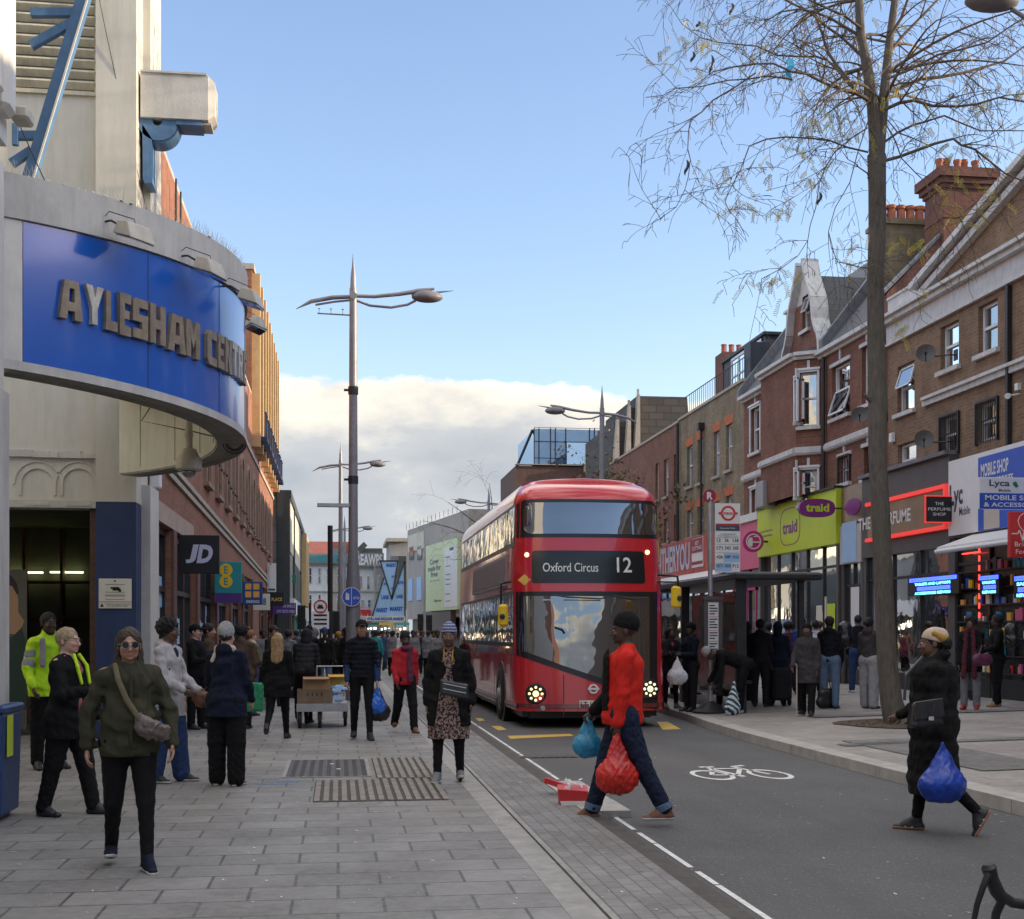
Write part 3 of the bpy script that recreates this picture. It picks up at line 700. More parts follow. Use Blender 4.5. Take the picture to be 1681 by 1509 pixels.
def wire(pts,label,sag=.1):
 b=MB();p0,p1=Vector(pts[0]),Vector(pts[1]);b.tube([p0.lerp(p1,k/8)-Vector((0,0,sag*4*(k/8)*(1-k/8)))for k in range(9)],.006,4)
 tag(b.build('cable','black_plastic'),label,'cable')
wire((P(-30,60,11.1),P(75,300,12.6)),'thin black cable running down across the truss beside the white pillar',.02)
wire((P(160,-15,19.3),P(245,360,19.6)),'thin black cable running down the front of the cream tower pier',.1)
def fsign(name,F,n0,X0,X1,Y0,Y1,label,cat,body='s_cream',depth=.02):
 a0,z1=F.px(X0,Y0,n0);a1,z0=F.px(X1,Y1,n0)
 if a0>a1:a0,a1=a1,a0
 t=thing(name,F.p((a0+a1)/2,z0,n0),label,cat)
 b=MB();b.fbox(F,a0,a1,z0,z1,n0-depth,n0);b.build('panel',body,t,bevel=min(.006,depth/4))
 return t,a0,a1,z0,z1
t,a0,a1,z0,z1=fsign('cctv_notice',FE,.185,162,216,950,999,'cream camera surveillance notice on the blue column','notice')
w_,h_=a1-a0,z1-z0
def sub(F,a0,w_,z0,h_,u0,u1,v0,v1):return(a0+w_*u0,a0+w_*u1,z0+h_*v0,z0+h_*v1)
b=MB()
for u0,u1,v0,v1 in((.36,.62,.66,.72),(.42,.66,.60,.68),(.60,.68,.56,.64),(.46,.52,.90,.95)):b.fbox(FE,*sub(FE,a0,w_,z0,h_,u0,u1,v0,v1),.186,.189)
for v in(.80,.54,.45,.41,.30):b.fbox(FE,*sub(FE,a0,w_,z0,h_,.2,.8,v,v+.012),.186,.1875)
b.build('pictogram','s_black',t)
b=MB();b.fbox(FE,*sub(FE,a0,w_,z0,h_,0.01,.99,.21,.23),.186,.188);b.build('rule','s_red',t)
b=MB();b.ftext(FE,'Images are being monitored\nand recorded for safety',a0+w_*.2,a0+w_*.95,z0+h_*.05,z0+h_*.17,.188,off=.01)
q=[(a0+w_*.04,z0+h_*.05),(a0+w_*.16,z0+h_*.05),(a0+w_*.10,z0+h_*.18)];b.poly([FE.p(a,z,.187)for a,z in q]);b.build('lettering','s_black',t)
FC=Face('L',a_c1+.14)
lb=thing('brick_building',(-3.05,35,0),'long red brick shop building with stone bands receding on the left','building')
YB0,YB1,YB2=21.2,46.5,61.5
def facade(b,F,a0,a1,z0,z1,holes,rev=.18,m=0):
 """wall rectangle with rectangular openings (a0,a1,z0,z1) and their reveals"""
 As=sorted({a0,a1,*[h[0]for h in holes],*[h[1]for h in holes]});Zs=sorted({z0,z1,*[h[2]for h in holes],*[h[3]for h in holes]})
 As=[a for a in As if a0<=a<=a1];Zs=[z for z in Zs if z0<=z<=z1]
 for zi in range(len(Zs)-1):
  run=None
  for ai in range(len(As)-1):
   ac,zc=(As[ai]+As[ai+1])/2,(Zs[zi]+Zs[zi+1])/2
   if any(h[0]<ac<h[1]and h[2]<zc<h[3]for h in holes):
    run=None;continue
   b.quad(F.p(As[ai],Zs[zi]),F.p(As[ai+1],Zs[zi]),F.p(As[ai+1],Zs[zi+1]),F.p(As[ai],Zs[zi+1]),m)
 for h in holes:
  q=[(h[0],h[2]),(h[1],h[2]),(h[1],h[3]),(h[0],h[3])]
  for i in range(4):
   p0,p1=q[i],q[(i+1)%4];b.quad(F.p(*p0,0),F.p(*p1,0),F.p(*p1,-rev),F.p(*p0,-rev),m)
def FLy(X):return FL.px(X,900)[0]
shops=[];y=YB0+.35
for wdt in(2.6,3.6,4.0,3.8,4.2,4.0,4.2,4.0,4.4):shops.append((y,y+wdt));y+=wdt+.45
holes=[(a,c,.35 if i%2 else .02,3.5)for i,(a,c)in enumerate(shops)]
arches=[(30.2+i*2.7,30.2+i*2.7+.95)for i in range(11)]
holes2=[(a,c,5.2,6.7)for a,c in arches if c<YB1-.3];holes3=[(a,c,5.2,6.7)for a,c in arches if a>YB1+.3]
b=MB();facade(b,FL,YB0,YB1,0,10.1,[h for h in holes if h[1]<YB1]+holes2,.25)
hm=[h for h in holes if h[0]>YB1]
facade(b,FL,YB1,YB2,0,14.6,hm+holes3,.25)
b.quad(FL.p(YB1,0),FL.p(YB1,14.6),(-9,YB1,14.6),(-9,YB1,0));b.quad(FL.p(YB2,0),(-9,YB2,0),(-9,YB2,14.6),FL.p(YB2,14.6))
b.quad(FL.p(YB0,3.9),FL.p(YB0,10.1),(-9,YB0,10.1),(-9,YB0,3.9));b.box(-9,-3.3,YB0+.1,YB2-.1,10.0,10.08)
b.build('wall','brick_left',lb,smooth=False)
b=MB();b.box(-9,FL.p(0,0,-.01)[0],YB0,YB1,10.102,10.22);b.box(-9,FL.p(0,0,.08)[0],YB1-.05,YB2+.05,14.602,14.8);b.build('coping','stone_cream',lb)
b=MB();b.fbox(FL,YB0,27.6,3.52,3.86,0,.04);b.build('stone_band','stone_pink',lb)
b=MB()
for n0,n1,zo in((0,.07,0),(0,.05,-.17)):
 za,zb=4.62+zo,3.92+zo
 b.hexa([FL.p(a,z+dz,n)for dz in(0,.10)for a,z,n in((23.5,za,n0),(23.5,za,n1),(57,zb,n1),(57,zb,n0))])
b.fbox(FL,YB0,YB2,7.9,8.05,0,.05);b.build('string_course','stone_cream',lb)
b=MB()
for a,c in arches:
 n=10;r0,r1=(c-a)/2,(c-a)/2+.14;m_=(a+c)/2
 for k in range(n):
  t0,t1=math.pi*k/n,math.pi*(k+1)/n
  b.prism([(m_+r_*math.cos(t_),6.7+r_*math.sin(t_))for r_,t_ in((r0,t0),(r1,t0),(r1,t1),(r0,t1))],FL,0,.07)
 b.fbox(FL,a-.14,a,5.1,6.7,0,.07);b.fbox(FL,c,c+.14,5.1,6.7,0,.07);b.fbox(FL,a-.18,c+.18,5.0,5.1,0,.12)
 q=[(m_+r0*math.cos(math.pi*k/n),6.7+r0*math.sin(math.pi*k/n))for k in range(n+1)];b.poly([FL.p(*p_,.012)for p_ in q])
b.build('arch_surround','stone_brown',lb)
for a,c in arches:
 f=MB();f.fbox(FL,a+.01,a+.07,5.2,6.7,-.2,-.12);f.fbox(FL,c-.07,c-.01,5.2,6.7,-.2,-.12);f.fbox(FL,a+.07,c-.07,5.9,5.97,-.2,-.12)
 w1=f.build('window','pier_brown',lb);g=MB();g.quad(FL.p(a,5.2,-.17),FL.p(c,5.2,-.17),FL.p(c,6.7,-.17),FL.p(a,6.7,-.17));g.build('pane','dark_glass',w1)
b=MB()
for i in range(9):
 a=YB1+.15+i*1.85;b.fbox(FL,a,a+.34,8.3,14.5,0,.28)
b.build('pilaster','stone_sun_gold',lb)
for i in range(8):
 a=YB1+.75+i*1.85;f=MB();f.fbox(FL,a,a+1.1,8.6,8.75,0,.5)
 for k in range(6):f.fbox(FL,a+k*.21,a+.03+k*.21,8.75,9.6,.42,.45)
 f.fbox(FL,a,a+1.1,9.6,9.65,.40,.47);f.build('balcony','column_blue',lb)
 g=MB();g.quad(FL.p(a,8.8,.02),FL.p(a+1.1,8.8,.02),FL.p(a+1.1,13.8,.02),FL.p(a,13.8,.02));g.build('window','dark_glass',lb)
intm=['shop_light','s_sky','shop_light','s_royal','shop_light','s_teal','s_cream','s_purple','s_cream']
for i,(a,c)in enumerate(shops):
 z0_=.35 if i%2 else .02
 f=MB();n=3
 for k in range(n+1):
  x_=a+(c-a)*k/n;f.fbox(FL,x_-.03 if k else a,x_+.03 if k<n else c,z0_,3.5,-.2,-.1)
 f.fbox(FL,a,c,2.35,2.45,-.2,-.095);f.fbox(FL,a,c,z0_,z0_+.1,-.2,-.095);f.fbox(FL,a,c,3.38,3.499,-.2,-.095)
 s1=f.build('shopfront','dark_steel',lb)
 g=MB();g.quad(FL.p(a,z0_,-.16),FL.p(c,z0_,-.16),FL.p(c,3.5,-.16),FL.p(a,3.5,-.16));g.build('pane','shop_glass',s1)
 f=MB();f.fbox(FL,c,c+.45,0,3.51,0,.06);f.build('pier','pier_brown',lb)
 g=MB();rr=random.Random(i)
 for k in range(5):
  q=a+(c-a)*rr.uniform(.08,.85);zq=rr.uniform(.8,2.1);g.fbox(FL,q,q+rr.uniform(.2,.6),zq,zq+rr.uniform(.2,.6),-.155,-.15)
 g.build('window_poster',intm[i]if intm[i]!='shop_light' else 's_sky',s1)
b=MB()
for z_ in(2.9,3.25):pass
b.fbox(FL,YB0+.0,YB0+.32,.02,3.4,.0,.05);b.build('side_casing','white_paint',lb)
t=thing('window_poster',FL.p(22.3,2.2,0),'white letter panel on the shop glass behind the square black hanging sign','poster')
b=MB();ya,za=FL.px(243,902,.0);yb,_=FL.px(257,902,.0);b.ftext(FL,'D',21.65,22.35,2.55,3.35,-.14,off=.04);b.build('lettering','s_white',t)
b=MB()
for i in range(2):
 q=FL.px(278+i*7,330,.1);p0=Vector(FL.p(FL.px(278+i*8,300)[0],9.0,.12));b.tube([p0-Vector((0,0,1.6)),p0+Vector((0,0,.9))],.02,5)
b.build('aerial_rod','dark_steel',lb)
b=MB();q=FL.px(255,790,.1);b.box(-3.04,-2.86,q[0]-.1,q[0]+.12,q[1]-.12,q[1]+.12,0,.02);b.build('alarm_box','s_white',lb)
b=MB();ya=27;pr=None
for k in range(46):
 y_=27+k*.7;z_=6.1-.05*(y_-27)-.12*math.sin((k%5)/5*math.pi);p_=Vector(FL.p(y_,z_,.18))
 if pr is not None:b.tube([pr,p_],.008,3)
 b.lathe([(.01,-.07),(.035,-.04),(.02,0)],p_,n=5);pr=p_
tag(b.build('festoon_lights','black_plastic'),'string of unlit bulbs drooping along the red brick wall','string lights')
def hang(name,X0,X1,Y0,Y1,label,body,wallx=-3.05,depth=.12,cat='hanging sign'):
 """a sign standing out of the left wall, its face towards the street's near end"""
 yy=FL.px(X0-2,900)[0]if wallx==-3.05 else Face('L',wallx).px(X0-2,900)[0]
 F=Face('F',yy);a0,z1=F.px(X0,Y0);a1,z0=F.px(X1,Y1)
 t=thing(name,F.p((a0+a1)/2,z0,0),label,cat,'shop signs projecting over the left pavement')
 b=MB();b.fbox(F,a0,a1,z0,z1,-depth,0);b.build('panel',body,t,bevel=.012)
 b=MB();b.fbox(F,a0-.15,a0,z0+(z1-z0)*.7,z0+(z1-z0)*.76,-depth*.7,-depth*.3);b.fbox(F,a0-.15,a0,z0+(z1-z0)*.2,z0+(z1-z0)*.26,-depth*.7,-depth*.3);b.build('bracket','dark_steel',t)
 return t,F,a0,a1,z0,z1
def on(b,F,box,u0,u1,v0,v1,n=.004):
 a0,a1,z0,z1=box;b.fbox(F,a0+(a1-a0)*u0,a0+(a1-a0)*u1,z0+(z1-z0)*v0,z0+(z1-z0)*v1,0,n)
def ont(b,F,box,s_,u0,u1,v0,v1,n=.006,off=.02,sk=0):
 a0,a1,z0,z1=box;w_,h_=a1-a0,z1-z0
 o=Vector(F.p(a0+w_*u0,z0+h_*v0,n));U=Vector(F.p(a0+w_*u1,z0+h_*v0,n))-o;V=Vector(F.p(a0+w_*u0+sk*w_,z0+h_*v1,n))-o
 b.text(s_,o,U,V,off=off)
def disc(b,F,a,z,ra,rz_,n0,n1,k=28,a0=0,a1=2*math.pi):
 b.prism([(a+ra*math.cos(a0+(a1-a0)*i/k),z+rz_*math.sin(a0+(a1-a0)*i/k))for i in range(k if a1-a0>6.2 else k+1)],F,n0,n1)
def ringf(b,F,a,z,r0,r1,n0,n1,k=28,sx=1):
 for i in range(k):
  t0,t1=2*math.pi*i/k,2*math.pi*(i+1)/k
  b.prism([(a+sx*r_*math.cos(t_),z+r_*math.sin(t_))for r_,t_ in((r0,t0),(r1,t0),(r1,t1),(r0,t1))],F,n0,n1)
t,F,*bx=hang('hanging_sign',293,360,878,942,'square black hanging sign with two slanted pale letters JD beside the blue column','s_black')
b=MB();ont(b,F,bx,'J',.16,.40,.27,.75,off=.05,sk=.10);ont(b,F,bx,'D',.44,.80,.27,.75,off=.05,sk=.08);b.build('lettering','s_lilac',t)
t,F,*bx=hang('hanging_sign',352,397,922,990,'teal hanging sign with a yellow double circle reading EE','s_teal')
b=MB();on(b,F,bx,0,1,0,.24);b.build('lower_band','s_purple',t)
b=MB();w_,h_=bx[1]-bx[0],bx[3]-bx[2]
disc(b,F,bx[0]+w_*.42,bx[2]+h_*.80,w_*.24,w_*.24,0,.01);disc(b,F,bx[0]+w_*.42,bx[2]+h_*.52,w_*.24,w_*.24,0,.011);b.build('emblem','s_yellow',t)
b=MB();ont(b,F,bx,'E',.35,.50,.71,.89,.013);ont(b,F,bx,'E',.35,.50,.43,.61,.013);b.build('lettering','s_teal',t)
t,F,*bx=hang('hanging_sign',398,431,955,993,'navy hanging sign with four orange squares','s_navy')
b=MB()
for u in(.14,.54):
 for v in(.32,.66):on(b,F,bx,u,u+.30,v,v+.26)
b.build('emblem','s_orange',t);b=MB();ont(b,F,bx,'GREGGS',.18,.84,.08,.20);b.build('lettering','s_white',t)
t,F,*bx=hang('hanging_sign',415,443,975,1002,'small cream hanging sign with a dark figure just right of the navy sign','s_cream')
b=MB();ont(b,F,bx,'8',.6,.78,.3,.75);b.build('lettering','s_ink',t)
t,F,*bx=hang('hanging_sign',443,466,972,995,'black hanging sign with a yellow word further along the left shops','s_black')
b=MB();ont(b,F,bx,'PLACE',.12,.88,.35,.6);b.build('lettering','s_gold',t)
t,F,*bx=hang('hanging_sign',447,486,990,1009,'purple hanging sign with small pale capitals','s_purple')
b=MB();ont(b,F,bx,'IN SPECS',.45,.95,.6,.85);ont(b,F,bx,'EYE TESTS HERE',.2,.95,.15,.4);b.build('lettering','s_lilac',t)
t,F,*bx=hang('hanging_sign',459,486,943,957,'narrow green hanging sign high on the grey building','s_green')
b=MB();ont(b,F,bx,'SAVERS',.2,.8,.35,.65);b.build('lettering','s_white',t)
t,F,*bx=hang('hanging_sign',439,453,925,972,'tall white rounded hanging sign at the end of the brick building','s_white')
b=MB();on(b,F,bx,.1,.9,.05,.12);on(b,F,bx,.15,.2,.1,.9);b.build('border','s_ink',t)
FP=Face('F',20.9);q0,zb=FP.px(-30,1170);q1,z_t=FP.px(44,935)
t=thing('fashion_poster',FP.p(q0,0,0),'large dark fashion poster with part of a face inside the entrance','poster')
b=MB();b.fbox(FP,q0,q1,.1,z_t,-.05,0);b.build('panel','shadow_wall',t)
flat('poster_skin',(.42,.25,.15));flat('poster_hair',(.03,.02,.018));flat('poster_cloth',(.02,.045,.03))
def ppoly(pts,m,n,name):
 b=MB();b.poly([FP.p(*FP.px(X,Y),n)for X,Y in pts]);b.build(name,m,t)
ppoly([(2,960),(20,962),(27,972),(30,985),(30,1005),(40,1020),(30,1042),(10,1040),(2,1030)],'poster_skin',.003,'face')
ppoly([(-5,945),(18,944),(28,958),(31,975),(27,975),(20,962),(0,960)],'poster_hair',.005,'hair')
ppoly([(-5,1042),(20,1046),(36,1030),(42,1052),(44,1165),(-5,1165)],'poster_cloth',.004,'clothes')
bp=gp(14,1352);D_=bp.x*ST+bp.y*CT;x1_=P(37,1170,D_+.65).x;h_=EYE+D_*(HYP-1165)/FPX
t=thing('litter_bin',(x1_-.35,bp.y+.3,0),'dark blue metal litter bin at the left edge of the pavement','litter bin')
b=MB();b.hexa([(x1_-.66,bp.y,.05),(x1_-.02,bp.y,.05),(x1_-.02,bp.y+.62,.05),(x1_-.66,bp.y+.62,.05),(x1_-.70,bp.y-.03,h_-.04),(x1_+.0,bp.y-.03,h_-.04),(x1_+.0,bp.y+.65,h_-.04),(x1_-.70,bp.y+.65,h_-.04)])
mat('bin_blue',(.02,.055,.16),.45,var=.2,vs=9,bump=.2,bs=50,dirt=.25)
b.build('body','bin_blue',t,bevel=.02)
b=MB();b.box(x1_-.73,x1_+.02,bp.y-.05,bp.y+.67,h_-.04,h_+.03,0,.02);b.build('lid','bin_blue',t)
b=MB();b.box(x1_-.6,x1_-.08,bp.y+.04,bp.y+.56,0,.05);b.build('base','black_plastic',t)
b=MB();b.hexa([(x1_+.004,bp.y+.1,.55),(x1_+.012,bp.y+.1,.55),(x1_+.012,bp.y+.28,.55),(x1_+.004,bp.y+.28,.55),(x1_+.006,bp.y+.1,.9),(x1_+.014,bp.y+.1,.9),(x1_+.014,bp.y+.28,.9),(x1_+.006,bp.y+.28,.9)]);b.build('sticker','s_lime',t)
b=MB();rr=random.Random(2)
mat('chalk_blue',(.12,.20,.38),.8,var=.3,vs=14)
for k in range(9):
 p_=gp(rr.uniform(385,468),rr.uniform(1276,1289));l=rr.uniform(.10,.30);b.box(p_.x,p_.x+l,p_.y,p_.y+rr.uniform(.02,.05),.0,.003)
tag(b.build('paint_mark','chalk_blue'),kind='structure')
FR=Face('R',13.7)
mat('slate',(.040,.046,.060),.55,var=.25,vs=3,dirt=.2)
def slate_mat():
 m,nt,b=nodes('slate_roof');t=NT(nt);v=t.coord();wv=t.wallv(v)
 br=nt.nodes.new('ShaderNodeTexBrick');nt.links.new(wv,br.inputs[0])
 for k,c in(('Color1',(.040,.046,.060)),('Color2',(.060,.066,.082)),('Mortar',(.018,.02,.026))):br.inputs[k].default_value=c3(c)
 br.inputs['Scale'].default_value=1;br.inputs['Brick Width'].default_value=.28;br.inputs['Row Height'].default_value=.2;br.inputs['Mortar Size'].default_value=.012
 nt.links.new(t.mix(t.math('MULTIPLY',t.noise(v,2,5,.7),.5),br.outputs[0],(.09,.09,.085)),b.inputs['Base Color']);b.inputs['Roughness'].default_value=.5
 nt.links.new(t.bump(br.outputs[1],-.5,.01),b.inputs['Normal'])
slate_mat()
def bigslate():
 m,nt,b=nodes('stone_slate');t=NT(nt);v=t.coord();wv=t.wallv(v)
 br=nt.nodes.new('ShaderNodeTexBrick');nt.links.new(wv,br.inputs[0])
 for k,c in(('Color1',(.065,.058,.05)),('Color2',(.105,.095,.082)),('Mortar',(.04,.037,.033))):br.inputs[k].default_value=c3(c)
 br.inputs['Scale'].default_value=1;br.inputs['Brick Width'].default_value=.9;br.inputs['Row Height'].default_value=.42;br.inputs['Mortar Size'].default_value=.035
 nt.links.new(t.mix(t.math('MULTIPLY',t.noise(v,2,5,.7),.6),br.outputs[0],(.07,.065,.06)),b.inputs['Base Color']);b.inputs['Roughness'].default_value=.8
bigslate()
brick_mat('brick_brown',(.21,.12,.065),(.29,.175,.095),(.27,.23,.18),soot=.5)
brick_mat('brick_red',(.205,.070,.040),(.27,.108,.062),(.19,.15,.12),soot=.5)
brick_mat('brick_yellow',(.25,.19,.115),(.34,.27,.165),(.22,.19,.15),soot=.65)
brick_mat('brick_stack',(.17,.058,.038),(.23,.09,.06),(.16,.12,.10),soot=.5)
mat('brick_orange',(.50,.15,.06),.85,var=.25,vs=8)
mat('white_trim',(.62,.61,.585),.55,var=.12,vs=5,dirt=.35)
mat('upvc',(.74,.75,.76),.35,var=.04,vs=4)
mat('terracotta',(.42,.14,.075),.8,var=.25,vs=6,bump=.2)
mat('fascia_char',(.085,.080,.078),.5,var=.12,vs=2,dirt=.2)
mat('lead',(.16,.17,.18),.6,var=.2,vs=5)
mat('gutter_black',(.018,.018,.02),.45,var=.2)
mat('bronze_panel',(.22,.15,.10),.25,.3,var=.25,vs=1.2)
def boxpx(F,X0,X1,Yt,Yb,n=0):
 """a rectangle on the wall from the slanted outline it has in the photograph"""
 a0,_=F.px(X0,HYP,n);a1,_=F.px(X1,HYP,n);Xm=(X0+X1)/2;s=(HYP-(Yt+Yb)/2)/(Xm-555)*(X1-X0)
 return min(a0,a1),max(a0,a1),F.px(Xm,Yb-s/2,n)[1],F.px(Xm,Yt+s/2,n)[1]
def window(parent,F,bx,rev=.16,fr='upvc',glass='window_glass',sill=True,mid=.52,opened=0,ft=.07,surround=0,n0=0,sillm='white_trim',bars=0):
 a0,a1,z0,z1=bx;b=MB();n1=n0-rev+.05;n2=n1-.06
 b.fbox(F,a0+.002,a0+ft,z0,z1,n2,n1);b.fbox(F,a1-ft,a1-.002,z0,z1,n2,n1)
 b.fbox(F,a0+ft,a1-ft,z0,z0+ft,n2,n1);b.fbox(F,a0+ft,a1-ft,z1-ft,z1-.002,n2,n1)
 zm=z0+(z1-z0)*mid
 if mid:b.fbox(F,a0+ft,a1-ft,zm-ft*.45,zm+ft*.45,n2,n1+.012)
 if surround:
  s=surround;b.fbox(F,a0-s,a0,z0,z1+s,n0,n0+.05);b.fbox(F,a1,a1+s,z0,z1+s,n0,n0+.05);b.fbox(F,a0-.0,a1+.0,z1,z1+s,n0,n0+.052)
  b.fbox(F,a0-s-.03,a1+s+.03,z1+s,z1+s+.06,n0,n0+.09)
 w_=b.build('window',fr,parent)
 g=MB();g.quad(F.p(a0,z0,n2+.02),F.p(a1,z0,n2+.02),F.p(a1,z1,n2+.02),F.p(a0,z1,n2+.02));g.build('pane',glass,w_)
 if opened:
  za,zb=(z0+ft,zm)if opened==1 else(zm,z1-ft)
  o=.32*(zb-za);h=MB()
  q=lambda a,k,e=0:F.p(a,zb-(zb-za)*k,n1+.02+o*k+e)
  for p_,r_ in(((a0+ft,0),(a0+ft+.05,1)),((a1-ft-.05,0),(a1-ft,1))):
   h.hexa([q(p_[0],0),q(r_[0],0),q(r_[0],0,.04),q(p_[0],0,.04),q(p_[0],1),q(r_[0],1),q(r_[0],1,.04),q(p_[0],1,.04)])
  for k0,k1 in((0,.08),(.92,1)):
   h.hexa([q(a0+ft,k0),q(a1-ft,k0),q(a1-ft,k0,.04),q(a0+ft,k0,.04),q(a0+ft,k1),q(a1-ft,k1),q(a1-ft,k1,.04),q(a0+ft,k1,.04)])
  h.build('sash',fr,w_);g=MB();g.quad(q(a0+ft,0,.02),q(a1-ft,0,.02),q(a1-ft,1,.02),q(a0+ft,1,.02));g.build('pane',glass,w_)
 if bars:
  h=MB()
  for k in range(bars):a=a0+(a1-a0)*(k+.5)/bars;h.tube([F.p(a,z0-.05,.05),F.p(a,z1,.05)],.011,5)
  h.fbox(F,a0-.04,a0,z0-.06,z1+.02,.0,.06);h.fbox(F,a1,a1+.04,z0-.06,z1+.02,.0,.06);h.fbox(F,a0,a1,z1,z1+.04,0,.06);h.fbox(F,a0,a1,(z0+z1)/2-.015,(z0+z1)/2+.015,.03,.045)
  h.build('security_bars','gutter_black',w_)
 if sill:
  s=MB();s.fbox(F,a0-.1,a1+.1,z0-.10,z0-.002,n0-.1,n0+.10);s.build('sill',sillm,w_)
 return w_
def XA(X,F=FR):return F.px(X,HYP)[0]
def Zr(X,Y,F=FR):return F.px(X,Y)[1]
yA,yB,yC,yD,yE=XA(1458),XA(1357),XA(1221),XA(1115),XA(1073)
y0R=-4.0  # house lengthened past the camera, unseen, to keep sun off the canopy
h1=thing('brown_brick_house',(13.7,(y0R+yA)/2,gz(13.7)),'brown brick house with white pediment over the perfume and phone shops','house')
wins=[(1473,1501,591,682,2,0),(1544,1574,524,612,0,0),(1606,1638,489,585,0,0),(1474,1504,722,790,0,0),(1545,1575,677,749,0,9),(1605,1639,653,728,0,9)]
W=[(boxpx(FR,*q[:4]),q[4],q[5])for q in wins]
W+=[((a_,a_+.9,7.55,8.55),0,0)for a_ in(21.6,18.4,14.6,11,7,3)]
zc=8.84;zeave=9.32
b=MB();facade(b,FR,y0R,yA,.1,zeave,[q[0]for q in W],.16)
b.quad((13.7,y0R,.1),(20,y0R,.1),(20,y0R,zeave),(13.7,y0R,zeave));b.build('wall','brick_brown',h1)
for q,op,bars in W:window(h1,FR,q,opened=op,bars=bars,sill=not bars,glass='window_glass')
b=MB();b.fbox(FR,y0R,yA-.02,zc,zeave-.02,0,.06);b.fbox(FR,y0R,yA,zeave-.02,zeave+.10,0,.22);b.fbox(FR,y0R,yA,zeave+.10,zeave+.18,0,.32);b.fbox(FR,y0R,yA,zc-.06,zc,0,.1)
b.fbox(FR,y0R,XA(1519),6.93,7.06,0,.09);b.fbox(FR,y0R,XA(1521),7.06,7.13,0,.16)
b.build('cornice','white_trim',h1)
ag,zg=XA(1508),zeave+.18;apex_a=ag-7.2;slope=(Zr(1664,324)-Zr(1508,500))/(XA(1508)-XA(1664));zap=zg+slope*(ag-apex_a);agl=apex_a-(ag-apex_a)
b=MB();b.prism([(ag,zg),(apex_a,zap),(agl,zg)],FR,-.35,-.05);b.build('tympanum','brick_brown',h1)
b=MB()
for sgn,ae in((1,ag),(-1,agl)):
 for o0,o1,n in((.0,.16,.12),(.26,.40,.26)):
  b.prism([(ae+sgn*.0,zg+o0),(apex_a,zap+o0),(apex_a,zap+o1),(ae,zg+o1)],FR,-.3,n)
b.build('raking_cornice','white_trim',h1)
b=MB();b.prism([(ag,zg+.165),(apex_a,zap+.165),(apex_a,zap+.255),(ag,zg+.255)],FR,-.3,.05);b.prism([(agl,zg+.165),(apex_a,zap+.165),(apex_a,zap+.255),(agl,zg+.255)],FR,-.3,.05)
b.build('cornice_brick','brick_stack',h1)
b=MB();b.add([(14.0,ag,zg+.38),(14.0,apex_a,zap+.38),(21,apex_a,zap+.38),(21,ag,zg+.38),(14,agl,zg+.38),(21,agl,zg+.38)],[(0,1,2,3),(1,4,5,2)])
b.quad((13.75,yA,zeave+.19),(13.75,ag-.5,zeave+.19),(21,ag-.5,zeave+.5),(21,yA,zeave+.5));b.build('roof','slate_roof',h1)
b=MB();b.fbox(FR,XA(1512),yA-.03,zeave+.18,zeave+.62,-.3,.02);b.fbox(FR,XA(1512),yA-.03,zeave+.62,zeave+.68,-.34,.06);b.build('parapet','white_trim',h1)
b=MB();q=XA(1662);b.fbox(FR,q,q+.09,3.9,zc-.1,.02,.11);b.build('downpipe','gutter_black',h1)
yp=yA+.12;Dp=lambda X:yp/(CT-(X-CXP)/FPX*ST)
def PW(X,Y):q=P(X,Y,Dp(X));return(q.x,q.z)
pw=MB();x1,z1=PW(1555,377);x0,z0=PW(1458,482)
FW=Face('F',yp)
pw.prism([(13.72,9.0),(13.72,z0),(x1,z1),(17.6,z1+(z1-z0)*1.2),(21,z1-1.5),(21,9)],FW,-.32,0);pw.build('party_wall','brick_stack',h1)
b=MB();b.prism([(13.66,z0),(x1,z1),(x1,z1+.09),(13.66,z0+.09)],FW,-.36,.04);b.build('coping','lead',h1)
ch=MB();xa,_=PW(1545,400);xb,_=PW(1619,400);zc0=PW(1580,297)[1];zc1=PW(1580,282)[1]
ch.box(xa,xb,yp-.15,yp+.9,9.5,zc0-.25);ch.box(xa-.05,xb+.05,yp-.2,yp+.95,zc0-.25,zc0-.14);ch.box(xa-.12,xb+.12,yp-.27,yp+1.02,zc0-.14,zc0);ch.box(xa-.2,xb+.2,yp-.35,yp+1.1,zc0,zc1)
ch.box(xa-.02,xb+.02,yp-.17,yp+.92,zc0-1.0,zc0-.92)
chm=ch.build('chimney','brick_stack',h1)
for k in range(5):
 b=MB();b.lathe([(.10,0),(.11,.04),(.095,.08),(.085,.32+.05*(k%2)),(.105,.36+.05*(k%2)),(.10,.42+.05*(k%2)),(.07,.42+.05*(k%2))],(xa+.12+k*(xb-xa-.24)/4,yp+.35+.1*(k%2),zc1),n=12);b.build('chimney_pot','terracotta',chm,smooth='auto')
h2=thing('red_brick_terrace',(13.7,(yA+yC)/2,gz(13.7)),'red brick terrace with bay window and curved white gable above the lime green shop','house')
z_corn=9.42;z_str=6.84
wA=[(1366,1395,590,690,1),(1415,1434,562,668,0),(1378,1396,746,796,0),(1418,1434,730,788,0),(1233,1249,665,746,0),(1260,1276,651,734,0),(1234,1249,800,850,0),(1261,1276,790,838,0)]
W2=[(boxpx(FR,*q[:4]),q[4])for q in wA]
b=MB();facade(b,FR,yA+.0,yC,.1,z_corn,[q[0]for q in W2],.16)
b.quad((13.7,yC,.1),(20,yC,.1),(20,yC,z_corn+3),(13.7,yC,z_corn+.2));b.build('wall','brick_red',h2)
for i,(q,op)in enumerate(W2):window(h2,FR,q,opened=op,surround=0 if i<4 else .06,bars=4 if i==2 else 0,fr='upvc' if i!=3 else 'gutter_black')
b=MB();b.fbox(FR,yA,yC,z_corn,z_corn+.09,0,.10);b.fbox(FR,yA,yC,z_corn+.09,z_corn+.20,0,.24)
